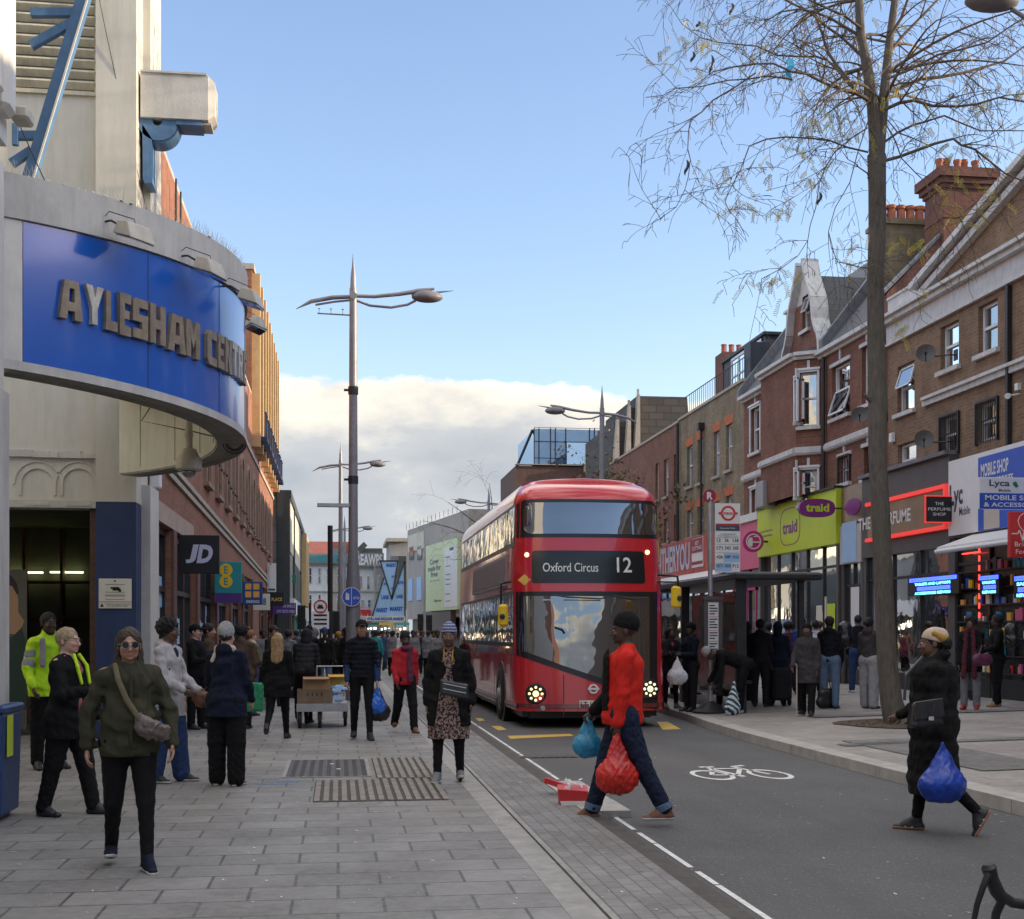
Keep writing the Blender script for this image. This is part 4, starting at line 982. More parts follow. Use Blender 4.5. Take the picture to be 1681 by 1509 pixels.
for a0,a1 in((yA+.1,XA(1357)-.05),(XA(1272),yC-.05)):
 for k in range(8):t0,t1=math.pi*(k/8-.5),math.pi*((k+1)/8-.5);b.prism([(a0,z_str+.13*math.sin(t0)),(a1,z_str+.13*math.sin(t0)),(a1,z_str+.13*math.sin(t1)),(a0,z_str+.13*math.sin(t1))],FR,0,.13*math.cos((t0+t1)/2))
for i,(q,op)in enumerate(W2):
 m_=(q[0]+q[1])/2;b.fbox(FR,m_-.05,m_+.05,q[3]+.12,min(q[3]+.50,z_corn)if q[3]>7 else min(q[3]+.45,z_str-.1),0,.04)
 b.fbox(FR,q[0]-.1,q[1]+.1,q[3]+.003,q[3]+.10,0,.045)
b.build('cornice','white_trim',h2)
bx0,bx1=XA(1349),XA(1273);nb_=.62;ca=.42
BP=[(bx0,0),(bx0+ca,nb_),(bx1-ca,nb_),(bx1,0)]
class Chord:
 """a short wall between two points (a,n) of another face"""
 def __init__(s,F,p0,p1):s.F,s.p0,s.d=F,Vector(p0),Vector(p1)-Vector(p0);s.L=s.d.length;s.d/=s.L;s.nn=Vector((-s.d.y,s.d.x));s.kind='C'
 def p(s,a,z,n=0):q=s.p0+s.d*a+s.nn*n;return s.F.p(q.x,z,q.y)
zb0,zb1=Zr(1310,822),z_corn+.06
def inter(C,X,Y):
 p0=Vector(C.p(0,0));p1=Vector(C.p(1,0));d=p1-p0;r=P(X,HYP,1.0)
 det=r.x*(-d.y)+d.x*r.y;D=(p0.x*(-d.y)+d.x*p0.y)/det;a=(r.x*p0.y-r.y*p0.x)/det*-1
 a=((r.x*D-p0.x)*d.x+(r.y*D-p0.y)*d.y)/(d.x**2+d.y**2);return a,EYE+D*(HYP-Y)/FPX
wb={0:[],1:[(1311,1334,612,690),(1312,1337,765,815)],2:[(1282,1298,624,702),(1283,1299,772,815)]}
trim=MB();bw=MB();todo=[]
for k in range(3):
 C=Chord(FR,BP[k],BP[k+1])
 hs=[]
 for(X0,X1,Yt,Yb)in wb[k]:
  a0,_=inter(C,X0,HYP);a1,_=inter(C,X1,HYP);a0,a1=sorted((a0,a1));a0,a1=max(.06,a0),min(C.L-.06,a1)
  zz0,zz1=inter(C,(X0+X1)/2,Yb-4)[1],inter(C,(X0+X1)/2,Yt+4)[1];hs.append((a0,a1,zz0,zz1))
 if k==0:hs=[(.12,C.L-.12,7.55,9.1),(.12,C.L-.12,5.3,6.3)]
 facade(bw,C,0,C.L,zb0,zb1,hs,.14)
 for hh in hs:todo.append((C,hh))
 for z0_,z1_,n_ in((zb1,zb1+.1,.08),(zb1+.1,zb1+.2,.2)):trim.fbox(C,-.02,C.L+.02,z0_,z1_,-.1,n_)
 for j in range(6):t0,t1=math.pi*(j/6-.5),math.pi*((j+1)/6-.5);trim.prism([(0,z_str+.12*math.sin(t0)),(C.L,z_str+.12*math.sin(t0)),(C.L,z_str+.12*math.sin(t1)),(0,z_str+.12*math.sin(t1))],C,0,.12*math.cos((t0+t1)/2))
 for hh in hs:m_=(hh[0]+hh[1])/2;trim.fbox(C,m_-.04,m_+.04,hh[3]+.12,hh[3]+.34,0,.04)
bw.build('bay','brick_red',h2)
for C,hh in todo:window(h2,C,hh,rev=.14,surround=.06,sillm='white_trim',ft=.055)
trim.build('bay_cornice','white_trim',h2)
b=MB();pts=[FR.p(a,zb1+.2,n+(.18 if n else 0))for a,n in BP];apx=[FR.p(bx0+ca,zb1+.42,0),FR.p(bx1-ca,zb1+.42,0)]
b.add(pts+apx,[(0,1,4),(1,2,5,4),(2,3,5)]);b.build('bay_roof','slate',h2)
ga0,ga1=XA(1355),XA(1293);gm=(ga0+ga1)/2;gz0=z_corn+.2;gzt=Zr(1324,428)
hw=(ga1-ga0)/2;H_=gzt-gz0
prof=[(1,0),(.98,.10),(.92,.18),(.80,.25),(.70,.34),(.66,.45),(.60,.56),(.30,.80),(.16,.97),(.16,1.0)]
right=[(gm-hw*u,gz0+H_*v)for u,v in prof];left=[(gm+hw*u,gz0+H_*v)for u,v in prof]
gw=(gm-.30,gm+.28,gz0+.95,gz0+1.98)
for side,nm in((1,'gable'),):
 g=MB();zsplit=gz0+H_*.60
 def wid(z):
  v=(z-gz0)/H_
  for(u0,v0),(u1,v1)in zip(prof[:-1],prof[1:]):
   if v0<=v<=v1:return hw*(u0+(u1-u0)*((v-v0)/max(v1-v0,1e-6)))
  return hw*.16
 zs=sorted({gz0,gw[2],gw[3],zsplit,*[gz0+H_*v for _,v in prof]});
 for za,zb in zip(zs[:-1],zs[1:]):
  if zb<=za+1e-6:continue
  mt=0 if(za+zb)/2<zsplit else 1
  wa,wb_=wid(za+1e-6),wid(zb-1e-6)
  if gw[2]<=(za+zb)/2<=gw[3]:
   g.quad(FR.p(gm-wa,za),FR.p(gw[0],za),FR.p(gw[0],zb),FR.p(gm-wb_,zb),mt);g.quad(FR.p(gw[1],za),FR.p(gm+wa,za),FR.p(gm+wb_,zb),FR.p(gw[1],zb),mt)
  else:g.quad(FR.p(gm-wa,za),FR.p(gm+wa,za),FR.p(gm+wb_,zb),FR.p(gm-wb_,zb),mt)
  for s_ in(-1,1):g.quad(FR.p(gm+s_*wa,za),FR.p(gm+s_*wa,za,-.3),FR.p(gm+s_*wb_,zb,-.3),FR.p(gm+s_*wb_,zb),1)
 q4=[(gw[0],gw[2]),(gw[1],gw[2]),(gw[1],gw[3]),(gw[0],gw[3])]
 for i in range(4):g.quad(FR.p(*q4[i]),FR.p(*q4[(i+1)%4]),FR.p(*q4[(i+1)%4],-.15),FR.p(*q4[i],-.15),0)
 g.build('gable',['brick_red','white_trim'],h2)
g=MB()
for pl in(right,left):
 for(p,q)in zip(pl[:-1],pl[1:]):g.beam(FR.p(*p,.0),FR.p(*q,.0),.46,.10,up=(1,0,0)if False else(0,0,1))
disc(g,FR,ga0+.08,gz0+.5,.24,.36,0,.06);disc(g,FR,ga1-.0,gz0+.35,.18,.28,0,.06)
g.build('gable_coping','white_trim',h2)
window(h2,FR,gw,rev=.15,opened=2)
def roof(name,a0,a1,z0,x1,z1,parent,m='slate_roof',zback=None):
 b=MB();b.add([(13.55,a0,z0),(13.55,a1,z0),(x1,a1,z1),(x1,a0,z1),(x1+3.5,a0,z0),(x1+3.5,a1,z0)],[(0,1,2,3),(3,2,5,4),(0,3,4),(1,5,2)]);b.build(name,m,parent)
rz0=z_corn+.21;roof('roof',yA+.45,yC,rz0,16.6,13.35,h2)
b=MB()
for yy in(XA(1360),yC-.1):
 b.prism([(13.5,rz0-.1),(13.5,rz0+.25),(16.5,13.75),(16.5,13.2)],Face('F',yy),-.25,0)
b.build('roof_upstand','lead',h2)
b=MB()
b.add([(13.72,ga0+.1,gz0+.0),(13.72,gm,gz0+H_*.86),(13.72,ga1-.1,gz0),(17,ga0+.1,gz0),(17,gm,gz0+H_*.86),(17,ga1-.1,gz0)],[(0,1,4,3),(1,2,5,4)]);b.build('gable_roof','slate_roof',h2)
def dormer(parent,a0,a1,n,z0,z1,nm='dormer',cap='slate',ped=0):
 b=MB();b.fbox(FR,a0,a1,z0,z1,n-2.2,n,0);b.fbox(FR,a0-.06,a1+.06,z1,z1+.08,n-2.2,n+.08)
 if ped:b.prism([(a0-.06,z1+.08),(a1+.06,z1+.08),((a0+a1)/2,z1+.55)],FR,n-2.2,n+.06)
 d=b.build(nm,'white_trim',parent)
 g=MB();zm=(z0+z1)/2;g.quad(FR.p(a0+.12,z0+.12,n+.004),FR.p(a1-.12,z0+.12,n+.004),FR.p(a1-.12,zm-.03,n+.004),FR.p(a0+.12,zm-.03,n+.004));g.quad(FR.p(a0+.12,zm+.03,n+.004),FR.p(a1-.12,zm+.03,n+.004),FR.p(a1-.12,z1-.1,n+.004),FR.p(a0+.12,z1-.1,n+.004));g.build('pane','window_glass',d)
FRd=Face('R',14.4)
dormer(h2,XA(1293)+.15,XA(1293)+1.1,-.35,9.9,Zr(1282,535,FRd));dormer(h2,XA(1437,FRd),XA(1421,FRd),-.9,10.2,12.1,ped=1)
yq=XA(1400)-.3;Dq=lambda X:yq/(CT-(X-CXP)/FPX*ST)
def PQ(X,Y):q=P(X,Y,Dq(X));return(q.x,q.z)
xa,zt_=PQ(1448,357);xb,_=PQ(1546,357)
b=MB();b.box(xa,xb,yq,yq+.9,10.2,zt_-.16);b.box(xa-.06,xb+.06,yq-.06,yq+.96,zt_-.16,zt_-.04);b.box(xa-.02,xb+.02,yq-.02,yq+.92,zt_-.04,zt_);chm=b.build('chimney','brick_yellow',h2)
for k in range(6):
 b=MB();hh=PQ(1500,331)[1]-zt_;x_=xa+.18+k*(xb-xa-.36)/5;b.lathe([(.12,0),(.115,hh*.75),(.14,hh*.82),(.14,hh),(.10,hh)],(x_,yq+.4,zt_),n=12);b.build('chimney_pot','terracotta',chm,smooth='auto')
h3=thing('yellow_brick_house',(13.7,(yC+yD)/2,gz(13.7)),'sooty yellow brick house with orange window arches and a roof terrace','house')
W3=[boxpx(FR,*q)for q in((1192,1202,694,774),(1172,1181,706,784),(1145,1154,719,795),(1128,1137,730,801),(1192,1202,812,870),(1172,1181,822,876),(1145,1154,830,880),(1128,1137,836,884))]
b=MB();facade(b,FR,yC,yD,.1,10.2,W3,.16);b.quad((13.7,yC,0),(20,yC,0),(20,yC,10.2),(13.7,yC,10.2));b.build('wall','brick_yellow',h3)
for q in W3:window(h3,FR,q,ft=.06,sill=True,sillm='stone_cream')
b=MB()
for q in W3:b.prism([(q[0]-.12,q[3]+.005),(q[1]+.12,q[3]+.005),(q[1]+.22,q[3]+.32),(q[0]-.22,q[3]+.32)],FR,0,.012)
b.build('window_arches','brick_orange',h3)
b=MB();b.fbox(FR,yC,yD,10.2,10.3,-.3,.06);b.build('coping','stone_cream',h3)
b=MB();b.fbox(FR,yC+.4,yD-3.2,10.0,11.9,-3.4,-.9);b.fbox(FR,yC+.3,yD-3.0,11.9,12.0,-3.5,-.8);b.fbox(FR,yC+.2,yC+.9,10.0,11.6,-1,-.3);p_=b.build('penthouse','slate',h3)
b=MB()
for k in range(5):a=yC+.7+k*.85;b.fbox(FR,a,a+.08,10.3,11.85,-.9,-.86)
b.fbox(FR,yC+.7,yC+4.1,11.75,11.85,-.9,-.85);b.fbox(FR,yC+.7,yC+4.1,11.1,11.16,-.9,-.85);b.build('window_frame','upvc',p_)
b=MB();b.quad(FR.p(yC+.7,10.35,-.885),FR.p(yC+4.1,10.35,-.885),FR.p(yC+4.1,11.8,-.885),FR.p(yC+.7,11.8,-.885));b.build('pane','window_glass',p_)
b=MB();
for k in range(26):a=yC+.3+k*.28;b.tube([FR.p(a,10.3,-.15),FR.p(a,11.1,-.15)],.012,4)
b.tube([FR.p(yC+.3,11.1,-.15),FR.p(yD-.2,11.1,-.15)],.02,5);b.build('terrace_railing','gutter_black',h3)
b=MB();b.box(14.6,15.6,yD-3,yD-2,10,12.4);chm=b.build('chimney','brick_stack',h3)
for k in range(3):b=MB();b.lathe([(.11,0),(.1,.3),(.12,.38)],(14.8+k*.3,yD-2.5,12.4),n=10);b.build('chimney_pot','terracotta',chm)
h4=thing('red_brick_house',(13.7,(yD+yE)/2,gz(13.7)),'plain dark red brick house with narrow sash windows beside the yellow brick one','house')
W4=[boxpx(FR,*q)for q in((1106,1112,744,811),(1090,1097,752,817),(1076,1081,760,823),(1106,1112,844,890),(1090,1097,850,893))]
b=MB();facade(b,FR,yD,yE+9,.1,10.15,W4,.16);b.build('wall','brick_red',h4)
for q in W4:window(h4,FR,q,ft=.06,sill=True,sillm='stone_cream')
b=MB();b.fbox(FR,yD,yE+9,10.15,10.25,-.3,.05);b.build('coping','stone_cream',h4)
b=MB();b.tube([FR.p(yD-.1,3,.1),FR.p(yD-.1,10.1,.1)],.06,8);b.tube([FR.p(yD-3.5,3,.1),FR.p(yD-3.5,9.3,.1)],.05,8);b.fbox(FR,yD-3.65,yD-3.35,9.3,9.55,.02,.25);b.build('downpipe','gutter_black',h4)
b=MB();q=XA(1357);b.tube([FR.p(q,4,.1),FR.p(q,z_corn,.1)],.055,8);b.tube([FR.p(yA+.15,4,.1),FR.p(yA+.15,9.2,.1)],.05,8);b.build('downpipe','gutter_black',h2)
c5=thing('gabled_church',(17,74,0),'old building with tall stone slate roof and pointed stone gables beyond the brick houses','church')
def at(X,Y,D):return P(X,Y,D)
b=MB();F5=Face('F',74);q=lambda X,Y:F5.px(X,Y)
b.prism([q(1046,800),q(1046,650),q(1128,652),q(1140,800)],F5,-9,0);b.prism([q(1030,800),q(1033,668),q(1046,668),q(1046,800)],F5,-9.3,-.3);b.prism([q(1012,800),q(1012,690),q(1033,690),q(1030,800)],F5,-9.6,-.6)
b.build('roof','stone_slate',c5)
b=MB()
for X0,X1,Y0,Y1 in((1046,1043,650,745),(1031,1028,668,760),(1012,1009,690,775)):
 b.prism([q(X0-1.5,Y0),q(X0+1.5,Y0),q(X1+5,Y1),q(X1-5,Y1)],F5,0,.5);b.beam(F5.p(*q(X0,Y0),.2),F5.p(*q(X0,Y0-10),.2),.12,.12,up=(0,1,0))
b.build('gable_coping','stone_cream',c5)
c6=thing('glass_topped_block',(12,90,0),'red brick block with a blue glass upper storey rising behind the bus','building')
F6=Face('F',90);q=lambda X,Y:F6.px(X,Y)
glass_mat('blue_glass',(.05,.14,.30),.42,gc=(.5,.72,1))
def F6box(b,X0,X1,Y0,Y1,n0,n1):a0,z1=q(X0,Y0);a1,z0=q(X1,Y1);b.fbox(F6,a0,a1,z0,z1,n0,n1)
b=MB();F6box(b,876,1008,704,765,-8,0);b.build('glass_storey','blue_glass',c6)
b=MB()
for X in(876,884,903,911,928,967,975,1000,1006):F6box(b,X,X+1.3,703,765,0,.12)
F6box(b,876,1008,702,705,0,.2);F6box(b,876,1008,725,727,0,.12);F6box(b,876,1008,752,754,0,.12);b.build('mullions','window_frame_dark' if 'window_frame_dark' in MATS else 'gutter_black',c6)
b=MB();F6box(b,930,966,727,763,0,.15);b.build('balcony_door','s_sky',c6)
b=MB();F6box(b,845,1012,766,900,-8,.4);b.build('wall','brick_dark',c6)
b=MB();F6box(b,845,1012,763,767,0,.6);F6box(b,956,992,766,778,.4,.9);b.build('parapet','stone_cream',c6)
b=MB();
a0,z0=q(850,765);a1,z1=q(876,704);b.tube([F6.p(a0,z0,-.5),F6.p(a1,z1,-.5)],.1,5);b.build('stay','gutter_black',c6)
def shop(name,X0,X1,label,z_f0,z_f1,fasc,ztop=None,doors=1,stall='fascia_char',fr='dark_steel',items=0,fn=.22,inter_='dark_void'):
 a0,a1=sorted((XA(X0),XA(X1)));g0=gz(13.7)-.02
 t=thing(name,(13.7,(a0+a1)/2,g0),label,'shop')
 b=MB();b.fbox(FR,a0+.01,a1-.01,z_f0,z_f1,.0,fn);b.build('fascia',fasc,t)
 b=MB();b.fbox(FR,a0,a0+.16,g0,z_f0,0,fn*.8);b.fbox(FR,a1-.16,a1,g0,z_f0,0,fn*.8);b.build('pilaster',stall,t)
 b=MB();n=max(2,int((a1-a0)/1.3));
 for k in range(n+1):q_=a0+.16+(a1-a0-.32)*k/n;b.fbox(FR,q_-.03,q_+.03,g0,z_f0-.002,.05,.12)
 b.fbox(FR,a0+.16,a1-.16,g0,g0+.42,.04,.11);b.fbox(FR,a0+.16,a1-.16,z_f0-.62,z_f0-.55,.05,.115);b.build('shopfront',fr,t)
 b=MB();b.quad(FR.p(a0+.16,g0+.42,.07),FR.p(a1-.16,g0+.42,.07),FR.p(a1-.16,z_f0,.07),FR.p(a0+.16,z_f0,.07));b.build('glazing','shop_glass',t)
 return t,a0,a1,g0
FS=FR
def frect(b,F,a0,a1,z0,z1,box,n0,n1):
 u0,u1,v0,v1=box;A0_,A1_=a1-(a1-a0)*u0,a1-(a1-a0)*u1;b.fbox(F,min(A0_,A1_),max(A0_,A1_),z0+(z1-z0)*v0,z0+(z1-z0)*v1,n0,n1)
def ftx(b,F,a0,a1,z0,z1,s_,box,n,off=.02,depth=0):
 u0,u1,v0,v1=box;b.ftext(F,s_,a1-(a1-a0)*u0,a1-(a1-a0)*u1,z0+(z1-z0)*v0,z0+(z1-z0)*v1,n,off=off,depth=depth)
zL0,zL1=Zr(1600,877),Zr(1600,752)
tL,a0,a1,g0=shop('phone_shop',1840,1574,'phone shop with white and blue fascia, white awning and crowded lit window',zL0-.05,zL1+.0,'fascia_char')
n_=.25
b=MB();b.fbox(FR,a0,a1-.05,zL0,zL1,.22,n_+.02);b.build('sign_board','s_white',tL)
ab=XA(1626);b=MB();b.fbox(FR,a0,ab,zL0,zL1-.1,n_+.02,n_+.03);b.build('sign_panel','s_royal',tL)
b=MB();ym=(zL0+zL1)/2;b.ftext(FR,'Lyc',XA(1578),XA(1600),Zr(1589,840),Zr(1589,795),n_+.024,off=.03);b.ftext(FR,'Mobile',XA(1594),XA(1612),Zr(1600,846),Zr(1600,832),n_+.024,off=.01);b.build('lettering','s_ink',tL)
b=MB();b.ftext(FR,'MOBILE SHOP',XA(1631),XA(1677),Zr(1654,779),Zr(1654,757),n_+.034,off=.02);b.ftext(FR,'& ACCESSORIES',XA(1631),XA(1685),Zr(1654,797),Zr(1654,784),n_+.034,off=.02);b.build('lettering','s_white',tL)
b=MB();
q0,q1=XA(1636),XA(1662)
b.fbox(FR,q1,q0,Zr(1650,868),Zr(1650,832),n_+.03,n_+.036);b.build('photo_panel','s_tan',tL)
b=MB();z_a=Zr(1600,893,Face('R',12.9));ae=XA(1556,Face('R',12.9))
b.add([FR.p(a0,z_a+.28,.25),FR.p(ae,z_a+.28,.25),FR.p(ae,z_a,1.05),FR.p(a0,z_a,1.05),FR.p(a0,z_a+.24,.25),FR.p(ae,z_a+.24,.25),FR.p(ae,z_a-.06,1.05),FR.p(a0,z_a-.06,1.05)],[(0,1,2,3),(7,6,5,4),(1,5,6,2),(0,3,7,4),(2,6,7,3)])
b.tube([FR.p(a0,z_a-.09,1.06),FR.p(ae,z_a-.09,1.06)],.05,8);b.build('awning','s_white',tL)
rr=random.Random(11);cols=['s_white','s_red','s_royal','s_yellow','s_grey','s_teal','s_pink','s_cream','s_black','s_orange']
b=MB()
for sh in range(7):
 zz=g0+.55+sh*.36;b.fbox(FR,a0+.2,XA(1583),zz-.03,zz,.075,.16)
b.build('shelf','dark_steel',tL)
for ci,cn in enumerate(cols):
 b=MB()
 for k in range(16):
  q=rr.uniform(a0+.3,XA(1586));sh=rr.randrange(7);zz=g0+.55+sh*.36;w_,h_=rr.uniform(.06,.16),rr.uniform(.10,.26);b.fbox(FR,q,q+w_,zz+.002,zz+h_,.08+.001*ci,.12+.003*ci)
 b.build('window_goods',cn,tL)
def ledsign(X0,X1,Y0,Y1,label,lines,F=FR,n=.28):
 bx=boxpx(F,X0,X1,Y0,Y1,n);a0,a1,z0,z1=bx;t=thing('led_sign',F.p((a0+a1)/2,z0,n),label,'lit sign')
 b=MB();b.fbox(F,a0,a1,z0,z1,n-.06,n);b.build('casing','s_black',t)
 b=MB();k=len(lines)
 for i in(0,2):
  if i<k:frect(b,F,a0,a1,z0,z1,(.04 if i==0 else .2,.96 if i==0 else .84,1-(i+1)/k+.02,1-i/k-.03),n,n+.004)
 b.build('blue_bar','neon_blue',t)
 b=MB()
 for i in(1,3):
  if i<k:ftx(b,F,a0,a1,z0,z1,lines[i],(.15,.85,1-(i+1)/k+.05,1-i/k-.05),n+.004,off=.05)
 b.build('lettering','neon_cyan',t)
 b=MB()
 for i in(0,2):
  if i<k:ftx(b,F,a0,a1,z0,z1,lines[i],(.08 if i==0 else .24,.92 if i==0 else .8,1-(i+1)/k+.07,1-i/k-.08),n+.008,off=.01)
 b.build('lettering','s_sky',t)
ledsign(1490,1574,943,980,'blue lit sign board hung in the dark shop window left of the phone shop',['MOBILE PHONE ACCESSORIES','TABLETS AND LAPTOPS','SALES AND SERVICE','ACCESSORIES REPAIRS'])
ledsign(1608,1640,943,977,'narrow blue lit sign in the crowded phone shop window, left one',['PHONE','UNLOCK','LAPTOP','REPAIRS'])
ledsign(1664,1700,943,983,'blue lit sign in the crowded phone shop window at the right edge',['PHONE','SALES','TABLET','REPAIRS'])
b=MB()
for k in range(8):z_=g0+1.7+k*.2;b.tube([FR.p(XA(1622),z_,.2),FR.p(XA(1622),z_+.12,.2)],.018,6)
for k in range(7):a_=XA(1594+k*4.2);b.tube([FR.p(a_,g0+3.1,.2),FR.p(a_-.12,g0+3.1,.2)],.015,6)
tag(b.build('neon_strip','neon_red'),'red light tubes edging the phone shop window','light strip')
zP0,zP1=Zr(1515,905),Zr(1515,763)
tP,a0,a1,g0=shop('perfume_shop',1574,1428,'charcoal perfume shop front with a red lit frame around its name',zP0,zP1,'fascia_char',items=0)
b=MB();b.fbox(FR,a0,a1,zP1,zP1+.09,0,.34);b.build('fascia_capping','lead',tP)
sz0,sz1=Zr(1515,872),Zr(1515,815);sa0,sa1=XA(1571),XA(1440)
b=MB();b.fbox(FR,sa0,sa1,sz0,sz1,.22,.26);b.build('name_panel','bronze_panel',tP)
b=MB();t_=.09
b.fbox(FR,sa0-.0,sa1,sz1,sz1+t_,.22,.33);b.fbox(FR,sa0,sa1,sz0-t_,sz0,.22,.33);b.fbox(FR,sa0-t_,sa0,sz0-t_,sz1+t_,.22,.335);b.build('lit_frame',glow('perf_red',(.85,.05,.04),.28)or 'perf_red',tP)
b=MB();b.ftext(FR,'THE PERFUME SHOP',XA(1434),XA(1562),sz0+(sz1-sz0)*.28,sz0+(sz1-sz0)*.68,.264,off=.02)
o_=b;b=MB();b.ftext(FR,'THE',XA(1425),XA(1445),sz0+(sz1-sz0)*.3,sz0+(sz1-sz0)*.68,.264,off=.02);b.ftext(FR,'PERFUME',XA(1464),XA(1512),sz0+(sz1-sz0)*.3,sz0+(sz1-sz0)*.68,.264,off=.02);b.build('lettering','s_white',tP)
def hangR(name,X0,X1,Y0,Y1,label,body,proj=.25,depth=.10,rim=None):
 """a sign standing out from the right wall"""
 Fw=Face('R',13.7-proj);yy=Fw.px(X1,HYP)[0];F=Face('F',yy)
 a0,z1=F.px(X0,Y0);a1,z0=F.px(X1,Y1);t=thing(name,F.p((a0+a1)/2,z0,0),label,'hanging sign')
 b=MB();b.fbox(F,a0,a1,z0,z1,-depth,0);b.build('panel',body,t,bevel=.012)
 b=MB();zc_=(z0+z1)/2;b.fbox(F,a1,13.69,zc_+(z1-z0)*.3,zc_+(z1-z0)*.36,-depth*.7,-depth*.3);b.fbox(F,a1,13.69,zc_-(z1-z0)*.36,zc_-(z1-z0)*.3,-depth*.7,-depth*.3);b.build('bracket','dark_steel',t)
 return t,F,(a0,a1,z0,z1)
t,F,bx=hangR('hanging_sign',1520,1564,815,857,'square black hanging sign reading the perfume shop in thin capitals','s_black')
b=MB();ont(b,F,bx,'THE',.34,.66,.66,.78,off=.0);ont(b,F,bx,'PERFUME',.08,.92,.44,.56,off=.0);ont(b,F,bx,'SHOP',.26,.74,.24,.36,off=.0);b.build('lettering','s_white',t)
b=MB()
for u0,u1,v0,v1 in((-.05,1.05,1,1.05),(-.05,1.05,-.05,0),(-.06,0,-.05,1.05)):on(b,F,bx,u0,u1,v0,v1,n=.01)
b.build('lit_frame','perf_red',t)
t,F,bx=hangR('hanging_sign',1608,1720,783,837,'wide white and blue hanging sign of the phone shop at the right edge','s_white',proj=.1)
b=MB();on(b,F,bx,0,1,0,.50);b.build('lower_band','s_royal',t)
b=MB();ont(b,F,bx,'Lyca',.14,.44,.66,.92,off=.02);ont(b,F,bx,'Mobile',.28,.45,.54,.64,off=.01);b.build('lettering','s_ink',t)
b=MB();w_,h_=bx[1]-bx[0],bx[3]-bx[2];disc(b,F,bx[0]+w_*.515,bx[2]+h_*.80,w_*.03,w_*.03,0,.012);disc(b,F,bx[0]+w_*.535,bx[2]+h_*.74,w_*.025,w_*.025,0,.013);b.build('emblem','s_green',t)
b=MB();ont(b,F,bx,'MOBILE SHOP',.08,.92,.28,.44,n=.008);ont(b,F,bx,'& ACCESSORIES',.06,.94,.07,.21,n=.008);b.build('lettering','s_white',t)
t,F,bx=hangR('hanging_sign',1658,1735,840,916,'red hanging sign with a white heart and pulse line at the right edge','s_red',proj=.4)
b=MB();w_,h_=bx[1]-bx[0],bx[3]-bx[2]
cxh,czh=bx[0]+w_*.5,bx[2]+h_*.70
pts=[]
for k in range(25):
 t_=math.pi*2*k/24;pts.append((cxh+w_*.021*16*math.sin(t_)**3,czh+w_*.021*(13*math.cos(t_)-5*math.cos(2*t_)-2*math.cos(3*t_)-math.cos(4*t_))))
for p_,q_ in zip(pts[:-1],pts[1:]):b.beam(F.p(*p_,.004),F.p(*q_,.004),.035,.008,up=(0,0,1)if abs(p_[0]-q_[0])>abs(p_[1]-q_[1])else(1,0,0))
pl=[(.03,.52),(.16,.52),(.2,.60),(.26,.40),(.31,.62),(.36,.47),(.42,.52)]
for p_,q_ in zip(pl[:-1],pl[1:]):b.beam(F.p(bx[0]+w_*p_[0],bx[2]+h_*p_[1],.004),F.p(bx[0]+w_*q_[0],bx[2]+h_*q_[1],.004),.02,.008,up=(0,1,0))
ont(b,F,bx,'British Heart',.10,.9,.24,.34,off=.01);ont(b,F,bx,'Foundation',.12,.8,.08,.18,off=.01);b.build('lettering','s_white',t)
tN,a0,a1,g0=shop('closed_shop',1427,1391,'narrow closed shop with pale grey board behind the tree trunk',Zr(1408,925),Zr(1408,862),'s_tan')
b=MB();b.fbox(FR,a0+.02,a1-.02,Zr(1408,860),Zr(1408,797),0,.18);b.build('upper_panel','bronze_panel',tN)
b=MB();disc(b,FR,(a0+a1)/2-.1,Zr(1412,832),.5,.22,.18,.20);b.build('oval_badge','s_violet',tN)
b=MB();b.fbox(FR,a0+.3,a1-.2,Zr(1408,923),Zr(1408,857),.22,.235);b.build('sign_board','s_sky',tN)
b=MB();b.fbox(FR,a0+.35,a0+.9,g0+1.2,g0+2.6,.12,.13);b.build('notice','s_white',tN)
zT0,zT1=Zr(1324,904),Zr(1324,820)
tT,a0,a1,g0=shop('charity_shop',1390,1258,'charity shop with a bright lime green fascia and purple lettering',zT0,zT1,'s_lime',fn=.3)
T_=(a0,a1,zT0,zT1)
b=MB();ftx(b,FR,*T_,'traid',(.36,.55,.36,.62),.305,off=.03)
ca,cz_=a1-(a1-a0)*.455,zT0+(zT1-zT0)*.50
for k in range(32):
 t0,t1=2*math.pi*k/32,2*math.pi*(k+1)/32
 def sq(t,r):return(ca+r*.95*math.copysign(abs(math.cos(t))**.6,math.cos(t)),cz_+r*.62*math.copysign(abs(math.sin(t))**.6,math.sin(t)))
 b.prism([sq(t0,.86),sq(t0,.90),sq(t1,.90),sq(t1,.86)],FR,.3,.306)
ftx(b,FR,*T_,'second hand and',(.04,.22,.50,.55),.305,off=.01);ftx(b,FR,*T_,'sustainable fashion',(.04,.22,.40,.45),.305,off=.01)
b.build('lettering','s_violet',tT)
b=MB();b.fbox(FR,a0,a1,zT1,zT1+.07,0,.36);b.build('fascia_capping','dark_steel',tT)
b=MB();rr=random.Random(21)
for k in range(9):q=rr.uniform(a0+.4,a1-.7);zz=rr.uniform(g0+.5,g0+1.9);b.fbox(FR,q,q+rr.uniform(.25,.5),zz,zz+rr.uniform(.3,.8),.075,.08+.001*k)
b.build('window_goods','s_cream',tT)
b=MB();b.fbox(FR,a0+.6,a0+1.2,g0+.6,g0+2.2,.085,.09);b.build('window_goods','s_lime',tT)
yy=Face('R',13.3).px(1372,HYP)[0];F=Face('F',yy);c_=F.px(1342,834);rx=F.px(1371,834)[0]-c_[0];rz_=F.px(1342,819)[1]-c_[1]
t=thing('hanging_sign',F.p(c_[0],c_[1]-rz_,0),'purple oval hanging sign over the lime green fascia','hanging sign')
